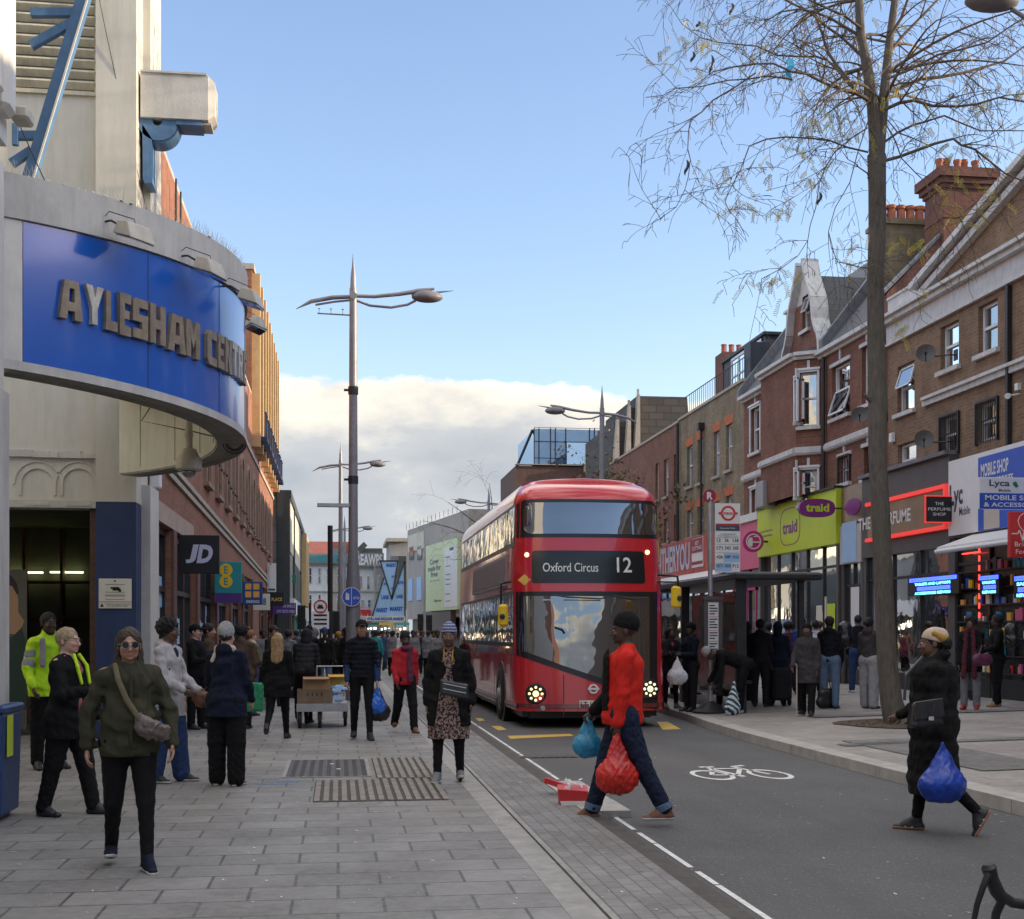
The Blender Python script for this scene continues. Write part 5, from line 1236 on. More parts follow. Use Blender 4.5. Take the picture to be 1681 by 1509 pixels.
def superoval(b,F,c,rx,rz_,n0,n1):b.prism([(c[0]+rx*math.copysign(abs(math.cos(k*math.pi/20))**.75,math.cos(k*math.pi/20)),c[1]+rz_*math.copysign(abs(math.sin(k*math.pi/20))**.75,math.sin(k*math.pi/20)))for k in range(40)],F,n0,n1)
b=MB();superoval(b,F,c_,rx,rz_,-.12,0);b.build('panel','s_violet',t)
b=MB();b.ftext(F,'traid',c_[0]-rx*.66,c_[0]+rx*.66,c_[1]-rz_*.42,c_[1]+rz_*.5,.005,off=.04);b.build('lettering','s_lime',t)
b=MB();b.fbox(F,c_[0]+rx,13.5,c_[1]-.02,c_[1]+.02,-.08,-.04);b.build('bracket','dark_steel',t)
zN0,zN1=Zr(1237,935),Zr(1237,858)
tM,a0,a1,g0=shop('nail_bar',1257,1215,'pink fronted beauty shop beside the lime green one',zN0,zN1,'s_pink',stall='s_white')
b=MB();b.fbox(FR,a0,a1,zN1,zN1+.25,0,.3);b.build('fascia_capping','s_white',tM)
b=MB();b.fbox(FR,a0+.5,a0+.58,g0,zN0-.6,.12,.16);b.fbox(FR,a0+1.4,a0+1.48,g0,zN0-.6,.12,.16);b.fbox(FR,a0+.5,a0+1.48,zN0-.7,zN0-.6,.12,.16);b.build('door_frame','s_magenta',tM)
b=MB();ringf(b,FR,a0+2.1,g0+1.95,.14,.19,.13,.15);b.build('neon_ring','neon_blue',tM);b=MB();b.ftext(FR,'OPEN',a0+2.2,a0+2.0,g0+1.9,g0+2.0,.155,off=.03);b.build('neon_word','neon_red',tM)
yy=Face('R',13.3).px(1256,HYP)[0];F=Face('F',yy);c_=F.px(1237,889);r_=F.px(1254,889)[0]-c_[0]
t=thing('hanging_sign',F.p(c_[0],c_[1]-r_,0),'round magenta hanging sign with a white face drawing in front of the pink fascia','hanging sign')
b=MB();disc(b,F,*c_,r_,r_,-.1,0);b.build('panel','s_magenta',t)
b=MB();ringf(b,F,c_[0],c_[1],r_*.62,r_*.72,0,.008)
disc(b,F,c_[0]-r_*.25,c_[1]-.02,r_*.3,r_*.42,0,.01,a0=rad(60),a1=rad(300));b.fbox(F,c_[0]-r_*.1,c_[0]+r_*.6,c_[1]-r_*.12,c_[1]-r_*.0,0,.009);b.fbox(F,c_[0]+r_*.0,c_[0]+r_*.5,c_[1]+r_*.42,c_[1]+r_*.5,0,.009)
b.build('drawing','s_white',t)
b=MB();b.fbox(F,c_[0]+r_,13.6,c_[1]-.03,c_[1]+.03,-.08,-.03);b.build('bracket','dark_steel',t)
zU0,zU1=Zr(1124,945),Zr(1124,888)
mat('s_redpat',(.42,.075,.055),.5,var=.55,vs=1.6)
tU,a0,a1,g0=shop('key_cutting_shop',1213,1084,'long shop with a red patterned fascia in tall pale letters beside the bus',zU0,zU1,'s_redpat',stall='s_red')
b=MB();ftx(b,FR,a0,a1,zU0,zU1,'UTHERYOU',(.04,.50,.12,.90),.23,off=.03);b.build('lettering','s_lilac',tU)
b=MB();q0,q1=XA(1146),XA(1164);b.fbox(FR,q1,q0,zU0+.2,zU1-.08,.22,.25);b.build('key_panel','s_white',tU)
b=MB();b.fbox(FR,q1,q0,zU0+.75,zU1-.1,.25,.26);b.fbox(FR,q1,q0,zU0+.3,zU0+.42,.25,.26);b.build('key_band','s_maroon',tU)
b=MB();b.ftext(FR,'KEY\nCUTTING',q0-.1,q1+.1,zU0+.85,zU1-.2,.265,off=.02);b.build('lettering','s_white',tU)
b=MB();b.add([FR.p(a0,zU0,.2),FR.p(a1,zU0,.2),FR.p(a1,zU0-.35,1.1),FR.p(a0,zU0-.35,1.1),FR.p(a0,zU0-.05,.2),FR.p(a1,zU0-.05,.2),FR.p(a1,zU0-.42,1.1),FR.p(a0,zU0-.42,1.1)],[(0,1,2,3),(7,6,5,4),(3,2,6,7),(1,5,6,2),(0,3,7,4)]);b.build('awning','s_white',tU)
b=MB();rr=random.Random(4)
for k in range(14):q=rr.uniform(a0+.4,a1-.7);zz=rr.uniform(g0+.5,g0+2.2);b.fbox(FR,q,q+rr.uniform(.2,.7),zz,zz+rr.uniform(.2,.5),.075,.08+.001*k)
b.build('window_goods','s_sky',tU)
def dish(X,Y,r,label,foot=0):
 F=Face('R',13.15);a,z=F.px(X,Y);c=Vector(F.p(a,z));wall=Vector((13.7,a-.35,z-.10))
 t=thing('satellite_dish',tuple(c-Vector((0,0,.35))),label,'satellite dish','satellite dishes on the brick houses');ax=Vector((-.45,-.85,.25)).normalized()
 b=MB();pr_=[(0.001,-.07)]+[(.21*k/8,-.07+.07*(k/8)**2)for k in range(1,9)]+[(.215,.010),(.205,.0)]+[(.205*k/8,-.06+.07*(k/8)**2)for k in range(7,0,-1)]+[(.001,-.06)]
 b.lathe(pr_,c,ax,n=28);b.build('dish','fascia_char',t,smooth='auto')
 b=MB();f_=c+ax*.22-Vector((0,0,.08));b.tube([c-Vector((0,0,.20)),c+ax*.12-Vector((0,0,.17)),f_],.012,6);b.lathe([(.02,-.03),(.03,0),(.03,.07),(.02,.08)],f_,-ax,n=10);b.build('receiver_arm','dark_steel',t)
 b=MB();b.tube([c-ax*.1,c-ax*.2,wall+Vector((-.15,0,0)),wall],.018,6);b.box(13.67,13.70,wall.y-.08,wall.y+.08,wall.z-.12,wall.z+.12);b.build('wall_bracket','dark_steel',t)
dish(1520,580,12,'dark satellite dish between the upper windows of the brown brick house')
dish(1517,721,12,'dark satellite dish above the charcoal fascia of the perfume shop')
dish(1412,681,10,'dark satellite dish on the red brick wall left of the tree trunk')
b=MB();F=Face('R',13.45);a,z=F.px(1655,650);b.lathe([(.05,-.14),(.06,.1)],F.p(a,z),(-.6,-.8,-.2),n=12);b.tube([F.p(a,z),(13.7,a,z+.05)],.02,5);b.box(13.62,13.70,a-.06,a+.06,z+.12,z+.26)
tag(b.build('security_camera','s_white'),'small white security camera on the brown brick wall right of the barred windows','security camera')
b=MB();a,z=FR.px(1462,719,.1);b.box(13.58,13.70,a-.08,a+.08,z-.12,z+.12,0,.02);tag(b.build('alarm_box','s_white'),'small white alarm box on the brown brick wall beside the tree trunk','alarm box')
b=MB();a,z=FR.px(1269,815,.3);b.fbox(FR,a-.35,a+.35,z-.35,z+.45,.25,.75);
tag(b.build('air_conditioner','s_grey',bevel=.02),'grey air conditioning box above the left end of the lime green fascia','air conditioner')
def pbox(b,F,X0,X1,Y0,Y1,n0,n1,m=0):
 a0,z1=F.px(X0,Y0);a1,z0=F.px(X1,Y1);b.fbox(F,min(a0,a1),max(a0,a1),z0,z1,n0,n1,m)
def winpx(F,parent,lst,n=.02,fr='upvc'):
 for X0,X1,Y0,Y1 in lst:
  b=MB();pbox(b,F,X0,X1,Y0,Y1,0,n+.04);w1=b.build('window',fr,parent)
  b=MB();d=(X1-X0)*.16;pbox(b,F,X0+d,X1-d,Y0+1,(Y0+Y1)/2-.4,n,n+.06);pbox(b,F,X0+d,X1-d,(Y0+Y1)/2+.4,Y1-1,n,n+.06);b.build('pane','dark_glass',w1)
mat('cladding_grey',(.22,.225,.22),.6,var=.15,vs=.6,dirt=.2);mat('panel_cream',(.62,.58,.46),.5,var=.1,vs=1);mat('frame_green',(.045,.055,.055),.5,var=.2)
mat('render_white',(.66,.66,.64),.7,var=.1,vs=.5,dirt=.35);mat('render_grey',(.36,.35,.33),.7,var=.15,vs=.5,dirt=.4);mat('render_tan',(.40,.36,.32),.7,var=.1,vs=.4,dirt=.3)
mat('roof_red',(.28,.085,.06),.8,var=.2)
t=thing('clad_building',(-2.4,70,0),'grey panelled modern building with dark frame and a tall pale panel on its street side','building')
Fs=Face('L',-2.35);y0_,y1_=62.3,92.0;zt_=8.35
b=MB();b.box(-12,-2.35,y0_,y1_,3.2,zt_);b.build('wall','cladding_grey',t)
b=MB()
for k in range(1,6):b.box(-12,-2.9,y0_-.012,y0_,3.4+k*.85,3.42+k*.85)
for k in range(7):b.box(-3.2-k*1.3,-3.18-k*1.3,y0_-.014,y0_,3.2,zt_)
b.build('panel_joints','frame_green',t)
b=MB();b.box(-2.9,-2.3,y0_-.06,y0_+.8,0,zt_+.12);b.fbox(Fs,y0_,y1_,zt_-.25,zt_+.13,0,.12);b.fbox(Fs,68,68.6,0,zt_,0,.1);b.fbox(Fs,80,80.7,0,zt_,0,.1);b.fbox(Fs,68.6,80,3.2,5.2,0,.06);b.box(-12,-2.3,y0_-.05,y0_,zt_-.14,zt_+.13)
b.build('frame','frame_green',t)
b=MB();b.fbox(Fs,63.4,67.7,5.6,8.0,0,.05);b.fbox(Fs,68.9,79.7,5.4,8.0,0,.05);b.build('pale_panel','panel_cream',t)
b=MB();b.fbox(Fs,84,91.9,3.4,8.1,.0,.3);b.build('sunlit_fins','stone_sun_gold',t)  # gold slab stands in for the sunlit strip of this wall
def lowshop(y0,y1,col,label,lit='shop_light',fas='s_white',h=3.3,x=-2.35):
 F=Face('L',x);t=thing('shop',(x,(y0+y1)/2,0),label,'shop');b=MB();b.fbox(F,y0,y1,2.55,h,-3,.25);b.build('fascia',fas,t)
 b=MB();b.fbox(F,y0,y0+.5,0,2.54,-3,.12);b.fbox(F,y1-.3,y1,0,2.54,-3,.12);b.build('pier',col,t)
 b=MB();b.fbox(F,y0+.5,y1-.3,.02,2.54,-.25,-.2);b.build('glazing','shop_glass',t)
 b=MB();rr=random.Random(int(y0));
 for k in range(6):q=rr.uniform(y0+.6,y1-1.2);z=rr.uniform(.6,2);b.fbox(F,q,q+.5,z,z+.35,-.19,-.15)
 b.build('window_goods',lit,t)  # goods glow by themselves in place of lamps inside the shop
lowshop(62.5,67.5,'s_brown','small dark shop with white board under the grey panelled building');lowshop(67.6,73.5,'s_teal','teal fronted small shop with pale blue board under the grey building',fas='s_sky')
lowshop(73.6,81,'s_white','white fronted shop further along under the grey building',fas='s_black');lowshop(81.1,91.8,'s_royal','blue fronted last shop under the grey building',fas='s_cream')
FZ=Face('F',116);
def row(name,X0,X1,Yt,wallm,wins,label,yoff=0,roof=None,ground='s_brown'):
 F=Face('F',116+yoff);a0,z1=F.px(X0,Yt);a1,_=F.px(X1,Yt);t=thing(name,((a0+a1)/2,116+yoff,0),label,'house')
 b=MB();b.fbox(F,a0,a1-.01,0,z1,-7,0);b.build('wall',wallm,t)
 winpx(F,t,wins)
 if roof:b=MB();b.add([F.p(a0,z1,.1),F.p(a1,z1,.1),F.p(a1,z1+2.2,-3.5),F.p(a0,z1+2.2,-3.5),F.p(a0,z1,-7),F.p(a1,z1,-7)],[(0,1,2,3),(3,2,5,4),(0,3,4),(1,5,2)]);b.build('roof',roof,t)
 b=MB();b.fbox(F,a0,a1-.01,z1-.2,z1-.02,0,.2);pbox(b,F,X0,X1,970,972,0,.15);b.build('cornice','stone_cream',t)
 return t,F
t,F=row('terraced_house',500,545,925,'render_white',[(507,512,932,958),(522,527,932,958),(536,540,932,958),(507,512,976,992),(522,527,976,992)],'pale cream terraced house at the end of the street left of the tall lamp posts',roof='roof_red')
b=MB();pbox(b,F,500,545,1002,1020,0,.3);b.build('shop_board','s_white',t)
t,F=row('terraced_house',545,584,922,'stone_cream',[(553,557,932,958),(565,569,932,958),(553,557,976,992),(565,569,976,992)],'cream terraced house at the end of the street behind the tall lamp posts')
t,F=row('terraced_house',584,615,930,'render_white',[(590,595,945,968),(602,607,945,968),(592,598,984,997),(603,609,984,997)],'white terraced house at the end of the street with a red shop board')
b=MB();pbox(b,F,584,608,1001,1023,0,.4);b.build('shop_board','s_red',t)
b=MB();a0,z0=F.px(586,1018);a1,z1=F.px(604,1008);b.ftext(F,'Iceland',a0,a1,z0,z1,.42,off=.02);b.build('lettering','s_white',t)
t,F=row('terraced_house',615,650,926,'render_grey',[(620,624,945,965),(632,636,945,965)],'grey stone house at the end of the street partly behind the market banners',yoff=-3)
b=MB();Fg=Face('F',115.6);a0,z0=Fg.px(583,930);a1,z1=Fg.px(630,908);b.fbox(Fg,a0,a1,z0,z1,-6,0);g=thing('graffiti_parapet',Fg.p((a0+a1)/2,z0,0),'parapet storey covered with white sprayed letters above the white house','roof storey');b.build('wall','roof_red' if 0 else 'cladding_grey',g)
b=MB();b.ftext(Fg,'REAWPS',a0+.1,a1-.1,z0+.1,z1-.1,.02,off=.035);b.build('sprayed_letters','s_white',g)
b=MB();a0,z0=Fg.px(503,925);a1,z1=Fg.px(572,909);b.fbox(Fg,a0,a1,z0,z1,-6,0);g=thing('graffiti_parapet',Fg.p((a0+a1)/2,z0,0),'parapet storey with green and blue spray paint above the cream houses','roof storey');b.build('wall','cladding_grey',g)
b=MB();b.ftext(Fg,'SOBER KEMO',a0+.2,a1-.2,z0+.1,z1-.1,.02,off=.03);b.build('sprayed_letters','s_teal',g)
b=MB();Fr_=Face('F',124);pbox(b,Fr_,503,575,889,915,-8,0);t=thing('red_roofed_building',Fr_.p(*Fr_.px(540,915)),'wide building with a red roof band rising behind the end terraces','building');b.build('wall','roof_red',t)
b=MB();pbox(b,Fr_,508,560,899,912,0,.3);b.build('window_band','dark_glass',t)
b=MB();pbox(b,Fr_,590,628,900,912,-6,0);b.beam(Fr_.p(*Fr_.px(588,905),.2),Fr_.p(*Fr_.px(600,893),.2),.5,.5,up=(0,1,0));b.build('dark_roof','frame_green',t)
F=Face('F',108);t=thing('corniced_building',F.p(*F.px(652,1030)),'tall grey building with a flat cornice behind the market banners','building')
b=MB();pbox(b,F,640,670,888,1045,-8,0);b.build('wall','render_grey',t);b=MB();pbox(b,F,634,670,884,890,-8,.6);b.build('cornice','stone_cream',t)
b=MB();pbox(b,F,643,667,913,1000,0,.1);b.build('window','dark_glass',t)
def wallseg(Xa,Da,Xb,Db):return Chord2(P(Xa,HYP,Da),P(Xb,HYP,Db))
class Chord2:
 def __init__(s,p0,p1):s.p0=Vector((p0.x,p0.y));d=Vector((p1.x-p0.x,p1.y-p0.y));s.L=d.length;s.d=d/s.L;s.nn=Vector((s.d.y,-s.d.x));s.kind='C'
 def p(s,a,z,n=0):q=s.p0+s.d*a+s.nn*n;return(q.x,q.y,z)
 def px(s,X,Y,n=0):
  r=P(X,HYP,1.0);o=s.p0+s.nn*n;det=r.x*(-s.d.y)+s.d.x*r.y;D=(o.x*(-s.d.y)+s.d.x*o.y)/det
  a=(Vector((r.x*D,r.y*D))-o).dot(s.d);return a,EYE+D*(HYP-Y)/FPX
C1=wallseg(669,100,760,84)
t=thing('tan_block',C1.p(2,0),'tan concrete shop block with sunlit top and narrow windows beyond the bus','building')
b=MB();a0,z1=C1.px(669,871);a1,_=C1.px(758,850);b.fbox(C1,0,C1.L+1.5,2.7,z1,-10,0);b.build('wall','render_tan',t)
b=MB();pbox(b,C1,671,697,880,900,0,.06);b.build('sunlit_band','panel_cream',t)  # cream band puts sunlight on the wall top into the colour
for X0,X1,Y0,Y1 in((671,678,951,986),(685,693,948,985),(673,680,899,918),(686,693,898,918)):b=MB();pbox(b,C1,X0,X1,Y0,Y1,0,.06);b.build('window','s_sky' if Y0>930 else 'dark_glass',t)
b=MB();b.fbox(C1,0,C1.L+1.5,0,2.69,-3,-.4);b.build('ground_floor','s_brown',t)
b=MB();[b.tube([C1.p(k*1.2,z1,.1),C1.p(k*1.2,z1+.45,.1)],.02,4)for k in range(14)];b.build('roof_spikes','dark_steel',t)
t=thing('billboard',C1.p(8,3),'large pale green advertising board with a white phone screen beside the bus','billboard')
b=MB();a0,zt_=C1.px(699,897,.4);a1,zt2=C1.px(751,887,.4);zb_=C1.px(699,1004,.4)[1]
b.fbox(C1,a0,a1,zb_,zt_,.1,.4);b.build('board','s_paleg',t)
b=MB();b.fbox(C1,a0+(a1-a0)*.62,a1-.05,zb_+.2,zt_-.5,.4,.43);b.build('screen','s_white',t)
b=MB();w_=a1-a0;h_=zt_-zb_
for s_,u0,u1,v0,v1 in(('Cover',.14,.44,.70,.78),('made for',.08,.50,.60,.68),('free',.18,.40,.51,.59),('with our app today',.14,.46,.44,.46),('Barrow',.30,.52,.13,.17)):b.ftext(C1,s_,a0+w_*u0,a0+w_*u1,zb_+h_*v0,zb_+h_*v1,.41,off=.015)
for v in(.75,.62,.5,.43,.36,.22,.12):b.fbox(C1,a0+w_*.66,a0+w_*.8,zb_+h_*v,zb_+h_*(v+.012),.43,.435)
b.fbox(C1,a0+w_*.78,a0+w_*.9,zb_+h_*.84,zb_+h_*.88,.43,.435);b.build('lettering','s_ink',t)
b=MB();pbox(b,C1,700,748,1006,1048,.0,.35);tag(b.build('dark_hoarding','s_brown'),'dark panelled ground floor wall below the green advertising board','wall')
FM=Face('F',92);t=thing('market_banners',FM.p(*FM.px(640,1040)),'blue and white triangular market banners on a frame over the stalls at the far end','banner')
def tri(pts,name='sail',n=0):b=MB();b.prism([FM.px(X,Y)for X,Y in pts],FM,n,n+.05);return b.build(name,'s_sky',t)
for pts in(((625,922),(652,922),(643,985)),((612,1011),(631,950),(642,985),(637,1011)),((637,1011),(643,984),(663,924),(664,1011))):tri(pts)
for p_,q_ in(((624,921),(643,984)),((653,921),(643,984)),((630,948),(611,1013)),((643,984),(664,922)),((664,922),(665,1040)),((624,921),(654,921))):
 b=MB();b.beam(FM.p(*FM.px(*p_),.05),FM.p(*FM.px(*q_),.05),.10,.10,up=(0,1,0));b.build('frame_bar','frame_green',t)
b=MB()
for s_,X0,X1,Y0,Y1 in(('MARKET',634,650,925,931),('RYE',643,650,945,949),('LANE',642,649,964,968),('RYE',630,636,957,961),('LANE',626,638,977,984),('MARKET',618,636,998,1005),('RYE',653,662,954,959),('LANE',650,661,976,982),('MARKET',640,661,996,1003)):
 a0,z1=FM.px(X0,Y0);a1,z0=FM.px(X1,Y1);b.ftext(FM,s_,a0,a1,z0,z1,.07,off=.05)
b.build('lettering','s_royal',t)
b=MB();pbox(b,FM,601,665,1012,1020,0,.3);b.build('name_board','s_white',t)
b=MB();a0,z1=FM.px(603,1013.5);a1,z0=FM.px(663,1018.5);b.ftext(FM,'RYE LANE INDOOR MARKET',a0,a1,z0,z1,.32,off=.05);b.build('lettering','s_royal',t)
for i,(X0,X1,c_,lb)in enumerate(((600,622,'s_green','lit market stall with a green top left under the banners'),(624,645,'s_yellow','lit market stall with a yellow top in the middle under the banners'),(648,672,'s_teal','lit market stall with a pale teal umbrella right under the banners'))):
 F=Face('F',88-i*3);t=thing('market_stall',F.p(*F.px((X0+X1)/2,1076)),lb,'market stall')
 b=MB();pbox(b,F,X0,X1,1022,1026,-2,0);b.build('canopy',c_,t);b=MB();pbox(b,F,X0,X1,1050,1070,-1.5,-.3);b.build('counter','s_brown',t)
 for X in(X0+.5,X1-1.5):b=MB();pbox(b,F,X,X+1,1026,1076,-.3,-.2);b.build('post','dark_steel',t)
 rr=random.Random(i)
 for k in range(3):b=MB();q=X0+2+k*(X1-X0-4)/3;pbox(b,F,q,q+rr.uniform(2,4.5),1029+rr.uniform(0,3),1031.5+rr.uniform(0,4),-.6,-.5);b.build('lamp','lamp_white',t)
 b=MB()
 for k in range(9):q=rr.uniform(X0,X1-2);yy=rr.uniform(1036,1050);pbox(b,F,q,q+1.6,yy,yy+2,-.28,-.2)
 b.build('goods',rr.choice(['s_orange','s_lime','s_white']),t)
b=MB();b.box(13.7,24,-40,-4.1,0,9);b.build('wall','brick_brown',thing('unseen_house',(13.7,-20,0),'brown brick block further back along the right pavement behind the photographer','house'))  # unseen block added to keep sun off the left side of the street
b=MB();b.box(-16,-3.4,-40,-6.2,0,8);b.build('wall','brick_left',thing('unseen_house',(-3.4,-20,0),'red brick block further back along the left pavement behind the photographer','house'))  # unseen block added to cover open sky in reflections
b=MB();b.box(13.7,24,yE+9.1,78,0,9.2);b.build('wall','brick_red',thing('hidden_house',(13.7,70,0),'brick block on the right side of the street hidden behind the bus','house'))
def paint(name,c,r=.22,coat=.8):
 m,nt,b=nodes(name);t=NT(nt);v=t.coord();b.inputs['Roughness'].default_value=r;b.inputs['Coat Weight'].default_value=coat;b.inputs['Coat Roughness'].default_value=.03
 n=t.noise(v,1.5,6,.7);d=t.noise(t.mapping(v,(1,1,.4)),3,6,.7)
 col=t.ramp(n,[(.3,tuple(x*.9 for x in c)),(.7,c)]);sp=nt.nodes.new('ShaderNodeSeparateXYZ');nt.links.new(v,sp.inputs[0])
 low=t.math('MULTIPLY',t.math('SUBTRACT',1.1,sp.outputs[2]),.5,clamp=True)
 col=t.mix(t.math('MULTIPLY',low,d,clamp=True),col,(.10,.08,.07));nt.links.new(col,b.inputs['Base Color'])
paint('bus_red',(.60,.016,.026));paint('bus_maroon',(.20,.02,.028))
glass_mat('bus_glass',(.015,.017,.02),.20,rough=.01,wav=.02)
glass_mat('bus_glass_front',(.012,.014,.018),.20,rough=.008,wav=.03)
glass_mat('side_glass',(.02,.016,.012),.26,rough=.03,wav=.05)
flat('tyre',(.018,.018,.018),.8);flat('bus_black',(.015,.015,.017),.3);flat('blind_black',(.012,.014,.016),.2);flat('bus_text',(.78,.80,.76),.4);flat('mirror_yellow',(.78,.50,.02),.35)
flat('poster_bus',(.20,.18,.20),.5)
BX,BY,BG=4.45,21.92,-.06
BW,BL=1.34,11.0
bus=thing('double_decker_bus',(BX,BY+BL/2,BG),'red double decker bus to Oxford Circus facing the camera on the road','bus')
def fy(x,z):
 t=min(1,abs(x)/BW);bow=.26*t**2.4+(.20*max(0,(t-.84)/.16)**2)
 lean=.085*(z-.3)
 if z>3.0:lean+=.04*(z-3.0)+.10*max(0,z-3.75)**2
 if z>4.0:lean+=1.0*((z-4.0)/.42)**3*.55
 return BY+bow+lean
def hwid(z):
 return BW-(.0 if z<2.6 else .035*(z-2.6))-(0 if z<4.0 else .42*((z-4.0)/.42)**2.2*.5)
ZT=4.42
def ring(z,back):
 w_=hwid(z);pts=[]
 for k in range(0,33):x=-1+2*k/32;x=math.copysign(abs(x)**.8,x);pts.append((BX+x*w_,fy(x*BW,z)))
 return[(BX-w_,BY+BL-.05)]+[(BX-w_,BY+y)for y in(8,6,4,3,2,1.2)]+pts+[(BX+w_,BY+y)for y in(1.2,2,3,4,6,8)]+[(BX+w_,BY+BL-.05)]
def bz(z):return BG+z
rows=[.30,.42,.8,1.2,1.6,2.0,2.4,2.8,3.1,3.4,3.7,3.9,4.0,4.10,4.2,4.28,4.34,4.38]
b=MB();vs=[];R0=[ring(z,0)for z in rows];n=len(R0[0])
for z,r_ in zip(rows,R0):vs+=[(x,y,bz(z))for x,y in r_]
fs=[]
arch=lambda y,z:math.hypot(y-(BY+2.52),z-.50)<.62 or math.hypot(y-(BY+8.9),z-.5)<.62
for i in range(len(rows)-1):
 for k in range(n):fs.append((i*n+k,i*n+(k+1)%n,(i+1)*n+(k+1)%n,(i+1)*n+k))
b.add(vs,fs)
top=[(x,y,bz(4.38))for x,y in R0[-1]];cx_,cy_=BX,BY+BL/2
lv=[top]
for s_,dz in((.93,.035),(.8,.06),(.55,.08),(.2,.088)):
 lv.append([(BX+(x-BX)*s_,(BY+.9)+(y-(BY+.9))*(s_ if y<BY+3 else 1),bz(4.38+dz))for x,y,z in top])
vs=[p_ for l in lv for p_ in l];m_=len(top);fs=[(i*m_+k,i*m_+(k+1)%m_,(i+1)*m_+(k+1)%m_,(i+1)*m_+k)for i in range(len(lv)-1)for k in range(m_)]+[tuple((len(lv)-1)*m_+k for k in range(m_))]
b.add(vs,fs)
body=b.build('body','bus_red',bus,smooth='auto')
b=MB();b.box(BX-BW+.12,BX+BW-.12,BY+.5,BY+BL-.2,bz(.18),bz(.32));b.box(BX-BW+.25,BX+BW-.25,BY+.42,BY+.6,bz(.16),bz(.33));b.build('underside','bus_black',bus)
def panel(name,poly,m,off=.012,parent=None,thick=True,nx=18,nz=10,both=True):
 """outline given in bus coordinates (x from centre, z), laid on the front surface"""
 bm=bmesh.new();f=bm.faces.new([bm.verts.new((x,0,z))for x,z in poly])
 xs=[p_[0]for p_ in poly];zs=[p_[1]for p_ in poly]
 for i in range(1,nx):x=min(xs)+(max(xs)-min(xs))*i/nx;bmesh.ops.bisect_plane(bm,geom=bm.verts[:]+bm.edges[:]+bm.faces[:],plane_co=(x,0,0),plane_no=(1,0,0))
 for i in range(1,nz):z=min(zs)+(max(zs)-min(zs))*i/nz;bmesh.ops.bisect_plane(bm,geom=bm.verts[:]+bm.edges[:]+bm.faces[:],plane_co=(0,0,z),plane_no=(0,0,1))
 if thick:
  ed=[e for e in bm.edges if e.is_boundary];r_=bmesh.ops.extrude_edge_only(bm,edges=ed)
  for v in r_['geom']:
   if isinstance(v,bmesh.types.BMVert):v.co.y=1
 for v in bm.verts:
  x,z=v.co.x,v.co.z;k=hwid(z)/BW;back=v.co.y
  v.co=Vector((BX+x*k,fy(x,z)-off+(off+.01)*back,bz(z)))
 me=bpy.data.meshes.new(name);bmesh.ops.recalc_face_normals(bm,faces=bm.faces);
 for f in bm.faces:f.smooth=True
 for e in bm.edges:
  if len(e.link_faces)==2 and e.calc_face_angle(0)>.9:e.smooth=False
 bm.to_mesh(me);bm.free();me.materials.append(MATS[m]);o=bpy.data.objects.new(name,me);COL.objects.link(o);par(o,parent or bus);return o
def rr4(x0,x1,z0,z1,r,n=5):
 pts=[]
 for cx,cz,a in((x1-r,z0+r,-90),(x1-r,z1-r,0),(x0+r,z1-r,90),(x0+r,z0+r,180)):
  for k in range(n+1):t=rad(a+90*k/n);pts.append((cx+r*math.cos(t),cz+r*math.sin(t)))
 return pts
def bxz(X,Y):
 D=22.75;
 for _ in range(4):
  q=P(X,Y,D);x=q.x-BX;z=q.z-BG;yy=fy(max(-BW,min(BW,x)),z);D=yy/(CT-(X-CXP)/FPX*ST)
 k=hwid(z)/BW;return x/k,z
E_=BW-.015
surr=panel('upper_window_surround',[(-E_,3.36),(E_,3.36),(E_,3.98),(E_-.12,4.04),(-E_+.12,4.04),(-E_,3.98)],'bus_black',.010,nx=26)
panel('upper_windscreen',rr4(-1.22,1.28,3.42,3.98,.14),'bus_glass_front',.018,nx=26)
panel('blind_box',rr4(*[bxz(873,930)[0],bxz(1058,930)[0]],bxz(965,957)[1],bxz(965,904)[1],.05),'blind_black',.012)
def txt(s_,X0,X1,Y0,Y1,parent=bus,m='bus_text',off=.016,wt=.02,name='lettering'):
 vs,fs=text_mesh(s_,wt);x0,z1=bxz(X0,Y0);x1,z0=bxz(X1,Y1);b=MB();pts=[]
 for u,v,_ in vs:
  x=x0+(x1-x0)*float(u);z=z0+(z1-z0)*float(v);pts.append((BX+x*hwid(z)/BW,fy(x,z)-off,bz(z)))
 b.add(pts,fs);return b.build(name,m,parent,smooth='raw')
txt('Oxford Circus',891,982,924,939,wt=.005,name='destination');txt('12',1012,1037,915,940,wt=.01,name='route_number')
lo=[bxz(843,1076),bxz(843,972),bxz(1079,972),bxz(1079,1165),bxz(1050,1160),bxz(1000,1128),bxz(925,1102)]
lo=[(max(-E_,min(E_,x)),z)for x,z in lo]
panel('lower_surround',lo,'bus_black',.010,nx=26,nz=14)
li=[bxz(850,1066),bxz(850,979),bxz(1066,980),bxz(1066,1146),bxz(1050,1146),bxz(1000,1118),bxz(925,1093)]
panel('lower_windscreen',[(x,z)for x,z in li],'bus_glass_front',.018,nx=26,nz=14)
panel('bumper_seam',[bxz(924.5,1108),bxz(926,1108),bxz(926,1176),bxz(924.5,1176)],'bus_black',.004,nx=2,nz=2)
panel('lower_skirt',[(-E_,.36),(E_,.36),(E_,.43),(-E_,.43)],'bus_maroon',.02,nx=20,nz=2)
panel('number_plate',rr4(bxz(951,1155)[0],bxz(1000,1155)[0],bxz(975,1162)[1],bxz(975,1150)[1],.01),'s_cream',.02,nx=3,nz=2);txt('LT 12 RYE',953,998,1152,1160.5,m='s_black',off=.024,name='plate_lettering')
